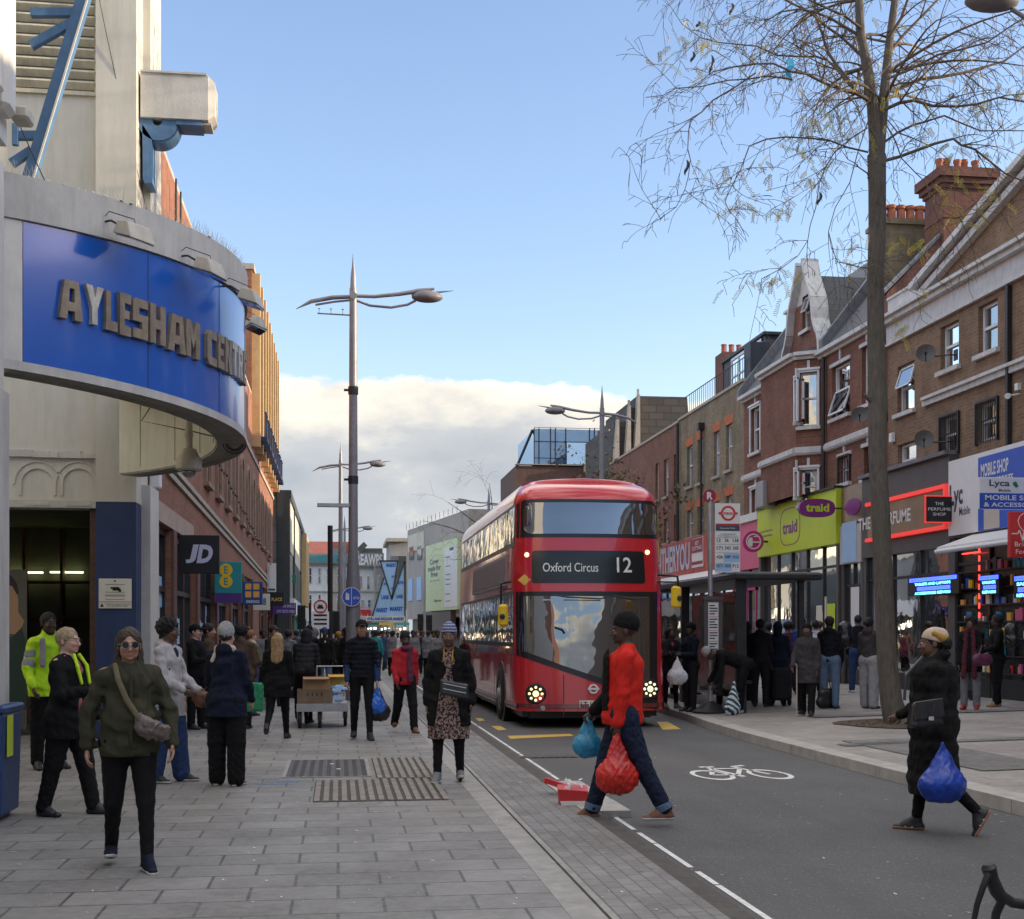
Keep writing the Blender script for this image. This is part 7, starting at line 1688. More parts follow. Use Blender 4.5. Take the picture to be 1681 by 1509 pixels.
cloth('c_hivis',(.50,.80,.02),.6);cloth('c_dress',(.030,.022,.022),kind='dots',c2=(.32,.22,.20));cloth('c_bluehat',(.06,.09,.22),kind='stripes',c2=(.30,.33,.42))
mat('h_black',(.010,.009,.009),.75,var=.4,vs=30,bump=.8,bs=90);mat('h_brown',(.045,.028,.018),.6,var=.4,vs=25,bump=.6,bs=80);mat('h_blond',(.30,.19,.09),.55,var=.4,vs=25,bump=.6,bs=70);mat('h_ginger',(.22,.10,.035),.6,var=.3,vs=25,bump=.6,bs=80);mat('h_sandy',(.34,.25,.15),.6,var=.3,vs=25,bump=.6,bs=80)
flat('sole_white',(.62,.60,.56),.6);flat('sole_gum',(.36,.17,.09),.6);flat('shoe_black',(.018,.018,.02),.5);flat('shoe_grey',(.17,.18,.20),.7);flat('shoe_brown',(.16,.07,.035),.5);flat('shoe_red',(.28,.02,.02),.6);flat('shoe_tan',(.30,.20,.10),.7);flat('lens_dark',(.006,.006,.007),.35);flat('metal_frame',(.5,.48,.42),.3)
def film_mat(name,c,r=.28):
 m,nt,b=nodes(name);t=NT(nt);v=t.coord();b.inputs['Roughness'].default_value=r;b.inputs['Specular IOR Level'].default_value=.6
 nt.links.new(t.ramp(t.noise(v,9,5,.6,1.2),[(.3,tuple(x*.6 for x in c)),(.7,tuple(min(1,x*1.15)for x in c))]),b.inputs['Base Color'])
 b.inputs['Subsurface Weight'].default_value=0;nt.links.new(t.bump(t.noise(t.mapping(v,(2.4,2.4,.5)),7,4,.6,1.0),.35,.02),b.inputs['Normal'])
film_mat('film_red',(.62,.025,.015));film_mat('film_blue',(.012,.06,.42));film_mat('film_sky',(.03,.28,.48));film_mat('film_white',(.60,.62,.66));film_mat('film_brightblue',(.02,.14,.60));film_mat('film_black',(.012,.012,.014));film_mat('film_green',(.01,.25,.10),.6)
film_mat('leather_black',(.02,.021,.024),.3);film_mat('leather_tan',(.20,.085,.045),.45);film_mat('nylon_taupe',(.13,.10,.085),.4);film_mat('leather_purple',(.12,.02,.07),.4)
class SDF:
 def __init__(s,lo,hi,v):
  s.v=v;s.o=np.array(lo)-v*2;n=np.ceil((np.array(hi)-s.o)/v).astype(int)+3;s.n=n
  s.d=np.full(n,.2,np.float32);s.ax=[(s.o[i]+np.arange(n[i])*v).astype(np.float32)for i in range(3)]
 def box(s,lo,hi):
  a=np.maximum(np.floor((np.array(lo)-s.o)/s.v).astype(int),0);b=np.minimum(np.ceil((np.array(hi)-s.o)/s.v).astype(int)+1,s.n)
  if np.any(b<=a):return None
  sl=tuple(slice(a[i],b[i])for i in range(3));X=s.ax[0][sl[0]][:,None,None];Y=s.ax[1][sl[1]][None,:,None];Z=s.ax[2][sl[2]][None,None,:]
  return sl,X,Y,Z
 def put(s,sl,e,k,op='u'):
  d=s.d[sl]
  if op=='u':
   if k>0:h=np.maximum(k-np.abs(d-e),0)/k;r=np.minimum(d,e)-h*h*k*.25
   else:r=np.minimum(d,e)
  elif op=='s':
   if k>0:h=np.maximum(k-np.abs(d+e),0)/k;r=np.maximum(d,-e)+h*h*k*.25
   else:r=np.maximum(d,-e)
  elif op=='i':r=np.maximum(d,e)
  s.d[sl]=r
 def cap(s,a,b,ra,rb,k=.03,op='u',flat=None):
  """tapered capsule; flat=(unit vector, factor) squeezes it along one direction"""
  a,b=np.array(a,float),np.array(b,float);R_=max(ra,rb)*1.02;m=k+s.v*2.5+R_
  q=s.box(np.minimum(a,b)-m,np.maximum(a,b)+m)
  if q is None:return s
  sl,X,Y,Z=q;pa=[X-a[0],Y-a[1],Z-a[2]];ba=b-a;f=1
  if flat is not None:
   n,f=np.array(flat[0],float),flat[1];n=n/np.linalg.norm(n);dt=(pa[0]*n[0]+pa[1]*n[1]+pa[2]*n[2])*(1/f-1)
   pa=[pa[i]+n[i]*dt for i in range(3)];ba=ba+n*(ba.dot(n)*(1/f-1))
  L2=max(ba.dot(ba),1e-9);h=np.clip((pa[0]*ba[0]+pa[1]*ba[1]+pa[2]*ba[2])/L2,0,1)
  e=np.sqrt((pa[0]-h*ba[0])**2+(pa[1]-h*ba[1])**2+(pa[2]-h*ba[2])**2)-(ra+(rb-ra)*h)
  s.put(sl,(e*(f if f<1 else 1)).astype(np.float32),k,op);return s
 def ell(s,c,r,k=.02,op='u',M=None):
  c=np.array(c,float);r=np.array(r,float);m=k+s.v*2.5+r.max()
  q=s.box(c-m,c+m)
  if q is None:return s
  sl,X,Y,Z=q;p=[X-c[0],Y-c[1],Z-c[2]]
  if M is not None:p=[p[0]*M[0][i]+p[1]*M[1][i]+p[2]*M[2][i]for i in range(3)]
  kq=np.sqrt((p[0]/r[0])**2+(p[1]/r[1])**2+(p[2]/r[2])**2);k2=np.sqrt((p[0]/r[0]**2)**2+(p[1]/r[1]**2)**2+(p[2]/r[2]**2)**2)+1e-6
  s.put(sl,(kq*(kq-1)/k2).astype(np.float32),k,op);return s
 def plane(s,p,n,k=0):
  n=np.array(n,float);n/=np.linalg.norm(n);X,Y,Z=s.ax[0][:,None,None],s.ax[1][None,:,None],s.ax[2][None,None,:]
  e=((X-p[0])*n[0]+(Y-p[1])*n[1]+(Z-p[2])*n[2]).astype(np.float32);s.d=np.maximum(s.d,e);return s
 def folds(s,amp,f,seed=0,z=None,stretch=(1,1,.5)):
  rs=np.random.RandomState(seed);X,Y,Z=s.ax[0][:,None,None],s.ax[1][None,:,None],s.ax[2][None,None,:];e=0
  for i in range(5):
   k=rs.normal(size=3)*f*np.array(stretch);e=e+np.sin(X*k[0]+Y*k[1]+Z*k[2]+rs.uniform(0,6)+1.5*np.sin(X*k[1]*.5+Z*k[0]*.7))/5
  s.d=(s.d+amp*2*e).astype(np.float32);return s
 def quilt(s,amp,pitch):
  Z=s.ax[2][None,None,:];s.d=(s.d-amp*(np.abs(np.sin(Z*math.pi/pitch))-.5)).astype(np.float32);return s
 def mesh(s):
  d=s.d;S_=d<0
  c=[d[i:d.shape[0]-1+i,j:d.shape[1]-1+j,k:d.shape[2]-1+k]for i in(0,1)for j in(0,1)for k in(0,1)]
  cnt=sum((x<0).astype(np.int8)for x in c);act=(cnt>0)&(cnt<8);idx=np.argwhere(act)
  if len(idx)==0:return np.zeros((0,3)),np.zeros((0,4),int)
  ids=np.full(act.shape,-1,np.int64);ids[act]=np.arange(len(idx));vals=np.stack([x[act]for x in c],1)
  off=np.array([(i,j,k)for i in(0,1)for j in(0,1)for k in(0,1)],float);acc=np.zeros((len(idx),3));num=np.zeros(len(idx))
  for p in range(8):
   for q in range(p+1,8):
    if np.abs(off[p]-off[q]).sum()!=1:continue
    va,vb=vals[:,p],vals[:,q];m=(va<0)!=(vb<0);t=va[m]/(va[m]-vb[m]);acc[m]+=off[p]+(off[q]-off[p])*t[:,None];num[m]+=1
  V=s.o+(idx+acc/num[:,None])*s.v;F=[]
  for a in range(3):
   b,cc=(a+1)%3,(a+2)%3;sl0=[slice(None)]*3;sl1=[slice(None)]*3;sl0[a]=slice(0,-1);sl1[a]=slice(1,None)
   s0,s1=S_[tuple(sl0)],S_[tuple(sl1)];ch=np.argwhere(s0!=s1)
   ok=(ch[:,b]>0)&(ch[:,cc]>0)&(ch[:,b]<act.shape[b])&(ch[:,cc]<act.shape[cc])&(ch[:,a]<act.shape[a]);ch=ch[ok]
   fl=s0[tuple(ch.T)];q=[]
   for db,dc in((-1,-1),(0,-1),(0,0),(-1,0)):u=ch.copy();u[:,b]+=db;u[:,cc]+=dc;q.append(ids[tuple(u.T)])
   q=np.stack(q,1);q[~fl]=q[~fl][:,::-1];F.append(q)
  F=np.concatenate(F);return V,F[(F>=0).all(1)]
def meshobj(name,V,F,m,parent=None,cols=None,inv=False):
 me=bpy.data.meshes.new(name);n=len(V);me.vertices.add(n);me.vertices.foreach_set('co',V.astype(np.float32).ravel());me.loops.add(len(F)*4);me.loops.foreach_set('vertex_index',F.ravel().astype(np.int32))
 me.polygons.add(len(F));me.polygons.foreach_set('loop_start',np.arange(len(F),dtype=np.int32)*4);me.polygons.foreach_set('loop_total',np.full(len(F),4,np.int32))if hasattr(me.polygons[0]if len(F)else None,'loop_total')and False else None
 me.update(calc_edges=True);me.polygons.foreach_set('use_smooth',[True]*len(F));me.materials.append(MATS[m])
 if cols is not None:
  ca=me.color_attributes.new('Col','FLOAT_COLOR','POINT');ca.data.foreach_set('color',np.concatenate([cols,np.ones((n,1))],1).astype(np.float32).ravel())
 o=bpy.data.objects.new(name,me);COL.objects.link(o)
 if parent is not None:par(o,parent,inv)
 return o
def rot(ax,a):
 c,s=math.cos(a),math.sin(a)
 return np.array({'x':[[1,0,0],[0,c,-s],[0,s,c]],'y':[[c,0,s],[0,1,0],[-s,0,c]],'z':[[c,-s,0],[s,c,0],[0,0,1]]}[ax])
STAND=dict(legs=((0,0,3),(0,0,3)),arms=((4,9,12,6),(4,9,12,6)),lean=0,head=(0,0))
def person(label,X,Yf,H=1.70,face=0,pose=None,girth=1.0,skin='brown',hair=('short','h_black'),top=None,legs=None,shoes='shoe_black',sole=None,extra=(),right=None,hero=0,group=None,D=None,at=None,glasses=None):
 """face: 0 looks at the camera, 90 to the right of the picture, 180 away. pose angles in degrees:
    legs (hip forward, knee, out[, foot pitch]); arms (forward, out, elbow, elbow out). index 0 = the person's left (picture right when facing us)"""
 if at is not None:loc=Vector(at)
 elif D is not None:q=P(X,HYP,D);loc=Vector((q.x,q.y,gz(q.x,q.y)))
 else:loc=gpr(X,Yf)if(right if right is not None else X>1085)else gp(X,Yf,0 if gp(X,Yf).x<2.3 else-.06)
 ps=dict(STAND);ps.update(pose or{});sc=H/1.72;dist=loc.length;v=(.0062 if hero==2 else .0075)if hero else max(.011,min(.03,dist*.00052))
 yaw=math.degrees(math.atan2(loc.x,loc.y));t=thing('person',tuple(loc),label,'person',group,rz=rad(face)-rad(yaw))
 ln=rad(ps['lean']);RL=rot('x',ln);pel=np.array([0,0,.93]);G=girth;rA=np.array
 def up(p):return pel+RL@(rA(p,dtype=float)-pel)
 J={};gf=[]
 for i,sx in((0,1),(1,-1)):
  l=ps['legs'][i];hf,kn,out=[rad(x)for x in l[:3]];fp=rad(l[3])if len(l)>3 else 0
  hip=rA([sx*.088*(.8+.2*G),0,.90]);th=rA([sx*math.sin(out),-math.sin(hf)*math.cos(out),-math.cos(hf)*math.cos(out)]);knee=hip+th*.425
  a=hf-kn;sh=rA([sx*math.sin(out)*.3,-math.sin(a),-math.cos(a)]);sh/=np.linalg.norm(sh);ank=knee+sh*.405
  fa=fp;fd=rA([sx*math.sin(rad(9)),-math.cos(fa),-math.sin(fa)]);fu=rA([0,-math.sin(fa),math.cos(fa)]);J[i]=dict(hip=hip,knee=knee,ank=ank,fd=fd/np.linalg.norm(fd),fu=fu)
  gf.append(min((ank-fu*.075+fd*.0)[2],(ank+fd*.14-fu*.07)[2],(ank-fd*.06-fu*.075)[2]))
 dz=-min(gf)*sc;tor=lambda p:(rA(p,dtype=float))*sc+rA([0,0,dz])
 sh_w=.158*(.8+.2*G)
 for i,sx in((0,1),(1,-1)):
  f,o,e,eo=[rad(x)for x in ps['arms'][i][:4]];s0=rA([sx*sh_w,.01,1.385]);u=rA([sx*math.sin(o),-math.sin(f)*math.cos(o),-math.cos(f)*math.cos(o)]);el=s0+u*.285
  w=rA([-sx*math.sin(eo)*(1 if e>rad(30)else .3),-math.sin(f+e)*math.cos(eo),-math.cos(f+e)*math.cos(eo)]);w/=np.linalg.norm(w);wr=el+w*.245
  J[i].update(sh=up(s0),el=up(el),wr=up(wr),wd=RL@w)
 for i in(0,1):
  for k in('hip','knee','ank','sh','el','wr'):J[i][k]=tor(J[i][k])
 U=lambda p:tor(up(p));hy,hp=ps['head'];RH=RL@rot('z',rad(hy))@rot('x',rad(hp))if not ps.get('headup')else rot('z',rad(hy))@rot('x',rad(hp)+ln*.25)
 hb=U((0,.005,1.49));HM=lambda p:hb+RH@((rA(p,dtype=float)-rA([0,.005,1.49]))*sc*1.02)
 allp=np.array([J[i][k]for i in(0,1)for k in('hip','knee','ank','sh','el','wr')]+[HM((0,0,1.74)),HM((0,0,1.5)),U((0,0,1.2))]);lo=allp.min(0)-.30*max(1,G*.9);hi=allp.max(0)+.30*max(1,G*.9);lo[2]=0
 B=SDF(lo,hi,v);r=sc
 for i,sx in((0,1),(1,-1)):
  j=J[i];B.cap(j['hip'],j['knee'],.072*G*r,.05*r,.03);B.cap(j['knee'],j['ank'],.05*r,.034*r,.02);B.cap(j['ank'],j['ank']+(j['fd']*.09-j['fu']*.05)*r,.028*r,.016*r,.005)
  B.cap(j['sh'],j['el'],.046*G*r,.036*r,.03);B.cap(j['el'],j['wr'],.037*r,.024*r,.02)
  wd=j['wd'];fw=RL@rA([0,-1,0]);side=np.cross(wd,rA([sx,0,0.]));side=side/(np.linalg.norm(side)+1e-6);pal=j['wr']+wd*.045*r;pn=rA([sx,0,0.])
  B.cap(j['wr'],pal+wd*.02*r,.022*r,.030*r,.012,flat=(pn,.55))
  if v<.02:
   for q,(so,ln_,c1)in enumerate(((.026,.072,.5),(.009,.082,.55),(-.008,.076,.6),(-.024,.060,.7))):
    b0=pal+wd*.035*r+side*so*r;curl=ps.get('curl',.6)*c1;inn=-pn;p1=b0+(wd*math.cos(curl*.6)+inn*math.sin(curl*.6))*ln_*.42*r;p2=p1+(wd*math.cos(curl*1.8)+inn*math.sin(curl*1.8))*ln_*.33*r;p3=p2+(wd*math.cos(curl*2.8)+inn*math.sin(curl*2.8))*ln_*.28*r;k=.003
    B.cap(b0,p1,.0095*r,.009*r,.008);B.cap(p1,p2,.009*r,.008*r,k);B.cap(p2,p3,.008*r,.007*r,k)
   t0=pal-wd*.015*r+side*.028*r;t1=t0+(wd*.6+side*.65-pn*.25)*.032*r;B.cap(t0,t1,.012*r,.0105*r,.008);B.cap(t1,t1+(wd*.9-pn*.3)*.028*r,.010*r,.008*r,.003)
  else:B.cap(pal,pal+wd*.07*r,.028*r,.02*r,.01,flat=(pn,.6))
 B.cap(U((0,0,.95)),U((0,0,1.08)),.125*G*r,.11*G*r,.04,flat=(RL@rA([0,1,0]),.72));B.cap(U((0,0,1.08)),U((0,.005,1.30)),.11*G*r,.125*G*r,.04,flat=(RL@rA([0,1,0]),.70));[B.cap(U((0,.02,1.455)),J[i]['sh'],.052*r,.044*r,.03)for i in(0,1)]
 B.cap(U((0,.015,1.38)),HM((0,.012,1.53)),.058*r,.050*r,.03)
 Mh=RH;hh=r
 def he(c,rr_,k=.012,op='u'):B.ell(HM(c),rA(rr_)*hh,k,op,Mh)
 he((0,.014,1.632),(.074,.094,.088));he((0,-.028,1.585),(.060,.068,.080),.02);he((0,-.042,1.532),(.040,.045,.034),.03);he((0,-.02,1.55),(.052,.055,.045),.03)
 if v<.012:
  for sx in(-1,1):
   he((sx*.031,-.101,1.606),(.019,.013,.012),.012,'s');he((sx*.030,-.088,1.604),(.0135,.011,.0105),.002);he((sx*.034,-.080,1.572),(.022,.02,.018),.02)
   he((sx*.074,.012,1.592),(.009,.019,.030),.006);B.cap(HM((sx*.012,-.094,1.624)),HM((sx*.046,-.084,1.624)),.0075*hh,.005*hh,.012)
   he((sx*.010,-.107,1.566),(.009,.010,.007),.006)
  B.cap(HM((0,-.093,1.612)),HM((0,-.114,1.570)),.0075*hh,.0115*hh,.010);he((0,-.090,1.541),(.023,.011,.0045),.005);he((0,-.089,1.531),(.020,.012,.0055),.005);he((0,-.078,1.508),(.017,.014,.011),.012)
  B.ell(HM((0,-.104,1.5365)),rA((.022,.006,.0016))*hh,.003,'s',Mh)
 V,F=B.mesh();cols=np.ones((len(V),3))
 if v<.012:
  L_=(V-hb)@RH/(hh*1.02)+rA([0,.005,1.49]);x,y,z=L_.T;fr=y<-.05
  m=fr&(np.abs(x)<.024)&(np.abs(z-1.536)<.0105);cols[m]=(1.0,.62,.62)if skin in('pale','tan')else(.95,.62,.62)
  m=fr&(np.abs(np.abs(x)-.0305)<.0135)&(np.abs(z-1.604)<.0065)&(y<-.086);cols[m]=(1.3,1.5,1.7)if skin in('pale','tan')else(4.5,6,7)
  m=fr&(np.abs(np.abs(x)-.0305)<.0062)&(np.abs(z-1.604)<.0065)&(y<-.086);cols[m]=(.08,.08,.08)
  m=fr&(np.abs(np.abs(x)-.031)<.019)&(np.abs(z-1.627+.10*np.abs(np.abs(x)-.031))<.0045);cols[m]=(.25,.2,.18)
  m=fr&(np.abs(x)<.03)&(np.abs(z-1.5365)<.002);cols[m]=(.35,.2,.2)
  m=(y<-.02)&(np.abs(x)>.025)&(z<1.59)&(z>1.545)&(z<1.7);cols[m]*=(1.05,.93,.92)
 meshobj('body',V,F,'skin_'+skin,t,cols)
 pc=ps.get('trim',0)
 if legs and legs[0]!='none':
  kind,m=legs[0],legs[1];S2=SDF(lo,hi,v);w_={'slim':(1.06,1.10,1.15),'straight':(1.16,1.35,1.75),'wide':(1.25,1.75,2.45),'jogger':(1.18,1.4,1.5)}[kind];hem=legs[2]if len(legs)>2 else 0
  for i in(0,1):
   j=J[i];S2.cap(j['hip']+rA([0,0,.02]),j['knee'],.086*G*w_[0]*r,.056*w_[1]*(.7+.3*G)*r,.03);an=j['ank']-(j['ank']-j['knee'])*(hem-.02 if kind=='slim' else hem+.02);S2.cap(j['knee'],an,.056*w_[1]*r,.037*w_[2]*r,.02)
  S2.cap(U((0,.01,.94)),U((0,0,1.04)),.135*G*r,.118*G*r,.04,flat=(RL@rA([0,1,0]),.78));S2.cap(J[0]['hip']+rA([0,.03,.0]),J[1]['hip']+rA([0,.03,0]),.095*G*r,.095*G*r,.04)
  if v<.02:S2.folds(.004 if kind!='slim' else .0022,55,3)
  V,F=S2.mesh();o=meshobj('trousers',V,F,m,t)
  if kind=='cuff':pass
 if top:
  kind,m=top[0],top[1];o_=dict(top[2])if len(top)>2 else{};hem=o_.get('hem',.88);pf=o_.get('puff',1.0);S3=SDF(lo,hi,v);fl=(RL@rA([0,1,0]),o_.get('flat',.80));a=.012*pf
  sl=o_.get('sleeve',1)
  for i in(0,1):
   j=J[i];we=j['el']+(j['wr']-j['el'])*(.97 if sl==1 else .2);ga=.6+.4*G;S3.cap(j['sh'],j['el'],.050*ga*r+a*.7,.042*ga*r+a*.7,.03);S3.cap(j['el'],we,.042*ga*r+a*.7,(.030+.005*o_.get('cuff',1))*r+a*.7,.02)
  S3.cap(U((0,0,1.06)),U((0,.005,1.30)),(.118*G)*r+a,.130*G*r+a,.04,flat=fl);[S3.cap(U((0,.015,1.44)),J[i]['sh'],.060*r+a*.6,.048*r+a*.6,.03)for i in(0,1)]
  hr=o_.get('flare',1.0)
  if hem>.8:S3.cap(U((0,.0,max(hem,.9))),U((0,0,1.10)),.138*G*hr*r+a,.120*G*r+a,.04,flat=fl)
  else:
   S3.cap(U((0,.0,.95)),U((0,0,1.10)),.142*G*r+a,.120*G*r+a,.04,flat=fl);c0=(J[0]['knee']+J[1]['knee'])/2;st=tor((0,0,.93));en=st+(rA([c0[0]*.5,c0[1]*.5,tor((0,0,hem))[2]])-st)*1.25
   S3.cap(st,en,.142*G*r+a*.7,(.150*G*hr)*r+a*.7,.03,flat=((0,1,0),.82))
   for i in(0,1):
    j=J[i];S3.cap(j['hip'],j['hip']+(j['knee']-j['hip'])*min(1.0,max(.25,(.90-hem)/.42)),.095*G*r+a*.6,.075*G*hr*r+a*.6,.09)
  if o_.get('collar'):S3.cap(U((0,.012,1.42)),HM((0,.010,1.475+.02*o_['collar'])),.074*r,(.066+.008*o_['collar'])*r,.02)
  if o_.get('hood'):S3.ell(U((0,.085,1.455)),rA((.10,.055,.07))*r,.03)
  if o_.get('shawl'):
   for sx in(-1,1):S3.cap(U((sx*.05,.06,1.50)),U((sx*.10,-.09,1.34)),.045*r,.05*r,.02);S3.cap(U((sx*.10,-.09,1.34)),U((sx*.02,-.15,1.16)),.05*r,.03*r,.02)
   S3.cap(U((-.05,.075,1.50)),U((.05,.075,1.50)),.055*r,.055*r,.02)
  if o_.get('belly'):S3.ell(U((0,-.03,1.06)),rA((.15*G,.13*G,.16))*r,.05)
  hz=(U((0,0,hem))[2]if hem>.8 else tor((0,0,hem))[2]);
  if o_.get('quilt'):S3.quilt(.008,o_['quilt'])
  if v<.02:S3.folds(.0045*o_.get('fold',1),42,5)
  if ps['lean']<40:
   A_=o_.get('slant',0);
   X_,Y_,Z_=S3.ax[0][:,None,None],S3.ax[1][None,:,None],S3.ax[2][None,None,:];armm=1e9
   for i in(0,1):
    j=J[i]
    for p_,q_ in((j['sh'],j['el']),(j['el'],j['wr'])):
     ba=q_-p_;h_=np.clip(((X_-p_[0])*ba[0]+(Y_-p_[1])*ba[1]+(Z_-p_[2])*ba[2])/ba.dot(ba),0,1);armm=np.minimum(armm,(X_-p_[0]-h_*ba[0])**2+(Y_-p_[1]-h_*ba[1])**2+(Z_-p_[2]-h_*ba[2])**2)
   cut=(hz-Z_)+A_*Y_+0*X_;S3.d=np.where(armm<(.075*r+a)**2,S3.d,np.maximum(S3.d,cut)).astype(np.float32)
  S3.cap(HM((0,-.01,1.50)),HM((0,-.02,1.70)),.057*r,.09*r,.01,'s')
  if o_.get('open'):
   w2=o_['open'];z0_=hem if hem<.8 else .80;S3.cap(U((0,-.22,z0_+.0)),U((0,-.21,1.36)),w2*r,w2*.62*r,.01,'s');S3.cap(U((0,-.16,1.36)),U((0,-.10,1.48)),w2*.6*r,.06*r,.01,'s')
  V,F=S3.mesh();meshobj(o_.get('name','jacket'),V,F,m,t)
  if o_.get('under'):
   S4=SDF(lo,hi,v);f2=(RL@rA([0,1,0]),.76);uh=o_.get('uhem',.90);S4.cap(U((0,0,1.06)),U((0,0,1.32)),.116*G*r+.004,.122*G*r+.004,.04,flat=f2);[S4.cap(U((0,.015,1.44)),J[i]['sh'],.056*r,.044*r,.03)for i in(0,1)];S4.cap(U((0,0,.95)),U((0,0,1.08)),.136*G*r,.118*G*r,.04,flat=f2)
   if uh<.8:st=tor((0,0,.93));c0=(J[0]['knee']+J[1]['knee'])/2;S4.cap(st,(c0[0]*.5,c0[1]*.5,tor((0,0,uh-.2))[2]),.14*G*r,.165*G*r,.03,flat=((0,1,0),.85));[S4.cap(J[i]['hip'],J[i]['hip']+(J[i]['knee']-J[i]['hip'])*.95,.098*G*r,.095*G*r,.06)for i in(0,1)]
   S4.plane((0,0,tor((0,0,uh))[2]),(0,0,-1));S4.cap(HM((0,-.03,1.48)),HM((0,-.03,1.70)),.062*r,.09*r,.01,'s')
   if v<.02:S4.folds(.004,45,8)
   V,F=S4.mesh();meshobj('shirt' if uh>.8 else 'dress',V,F,o_['under'],t)
 for i in(0,1):
  j=J[i];fd,fu,ak=j['fd'],j['fu'],j['ank'];vs_=min(v,.009)if hero else v;l2=np.minimum(ak-fd*.07*r,ak+fd*.19*r)-.09;h2=np.maximum(ak-fd*.07*r,ak+fd*.19*r)+.09
  for nm,mm,dn in(('shoe',shoes,0),('sole',sole,1)):
   if mm is None:continue
   A_=SDF(l2,h2,vs_);heel=ak-fd*.035*r-fu*.048*r;toe=ak+fd*.165*r-fu*.055*r;sd=np.cross(fd,fu);gr=1.06 if dn else 1
   A_.cap(heel,ak+fd*.06*r-fu*.040*r,.036*gr*r,.040*gr*r,.02,flat=(fu,.9));A_.cap(ak+fd*.05*r-fu*.050*r,toe,.041*gr*r,.034*gr*r,.02,flat=(fu,.72));A_.cap(ak-fu*.03*r-fd*.01*r,ak+fu*.018*r-fd*.010*r,.042*r,.041*r,.02);A_.cap(ak+fu*.012*r+fd*.008*r,ak+fd*.10*r-fu*.036*r,.042*r,.036*r,.02)
   cutp=ak-fu*.074*r;A_.plane(cutp,-fu)
   if dn:A_.plane(ak-fu*(.050 if not ps.get('thick')else .046)*r,fu)
   V,F=A_.mesh()
   if len(V):meshobj(nm,V,F,mm,t)
 hs=hair[0];hm=hair[1];vh=v if not hero else v*.9;H1=SDF(HM((0,0,1.6))-.34,HM((0,0,1.6))+.26,vh);E=lambda c,rr_,k=.01,op='u':H1.ell(HM(c),rA(rr_)*hh,k,op,Mh);C=lambda a_,b_,ra,rb,k=.02,op='u':H1.cap(HM(a_),HM(b_),ra*hh,rb*hh,k,op)
 if hs!='none':
  if hs=='afro':E((0,.02,1.655),(.115,.118,.105));H1.folds(.012,110,4,stretch=(1,1,1));E((0,-.115,1.585),(.062,.075,.082),.01,'s')
  elif hs in('short','crop','bun','long','tied','bob'):
   g={'short':.012,'crop':.006,'long':.009,'bun':.008,'tied':.009}.get(hs,.014);E((0,.018,1.636),(.076+g,.096+g,.088+g));E((0,-.115,1.588 if hs in('long','bun','tied')else 1.578),(.064,.075,.088 if hs in('long','bun','tied')else .080),.012,'s')
   if hs in('short','crop'):H1.plane(HM((0,0,1.555)),RH@rA([0,-.35,-1.]))
   if hs=='bun':E((0,.06,1.755),(.035,.035,.032))
   if hs=='tied':E((0,.13,1.62),(.05,.045,.05))
   if hs in('long','bob'):
    zl=1.30 if hs=='long' else 1.46
    for sx in(-1,1):C((sx*.066,.03,1.62),(sx*.080,.045,zl+.06),.026,.03);C((sx*.045,.07,1.62),(sx*.05,.095,zl),.05,.045)
    C((0,.08,1.62),(0,.11,zl-.02),.055,.05)
    pass
   if vh<.02:H1.folds(.004,120,6,stretch=(1,1,.4))
   elif hs in('short','crop'):pass
  elif hs in('beanie','cap','wrap','hood','beret','knit'):
   if hs=='hood':
    E((0,.025,1.625),(.098,.118,.118));C((0,.05,1.50),(0,.03,1.58),.09,.09,.03);E((0,-.13,1.585),(.070,.085,.088),.01,'s')
   else:
    lift=.02 if hs in('beanie','knit')else 0;E((0,.018,1.642+lift*.5),(.089,.109,.095+lift));E((0,-.12,1.560),(.085,.09,.072),.01,'s');H1.plane(HM((0,0,1.622)),RH@rA([0,-.30,-1.]))
    if hs in('beanie','knit'):C((0,.018,1.65),(0,.018,1.651),.0,.0)
    if hs=='cap':H1.cap(HM((0,-.09,1.655)),HM((0,-.165,1.640)),.062*hh,.045*hh,.006,flat=(RH@rA([0,.15,1]),.14))
    if hs=='wrap':E((0,.075,1.66),(.065,.05,.06),.02)
    if hs in('beanie','knit')and hero:H1.folds(.002,150,2)
  V,F=H1.mesh()
  if len(V):meshobj({'beanie':'beanie','knit':'hat','cap':'cap','wrap':'head_wrap','hood':'hood','beret':'hat'}.get(hs,'hair'),V,F,hm,t)
  if hs in('beanie','cap','wrap','beret','knit')and len(hair)>2:
   H1=SDF(HM((0,0,1.6))-.34,HM((0,0,1.6))+.26,vh);E((0,.022,1.628),(.080,.100,.085));E((0,-.115,1.578),(.070,.075,.090),.012,'s')
   if len(hair)>3 and hair[3]=='long':[C((sx*.05,.06,1.60),(sx*.06,.08,1.38),.045,.04)for sx in(-1,1)]
   else:H1.plane(HM((0,0,1.55)),RH@rA([0,-.35,-1.]))
   V,F=H1.mesh();meshobj('hair',V,F,hair[2],t)if len(V)else None
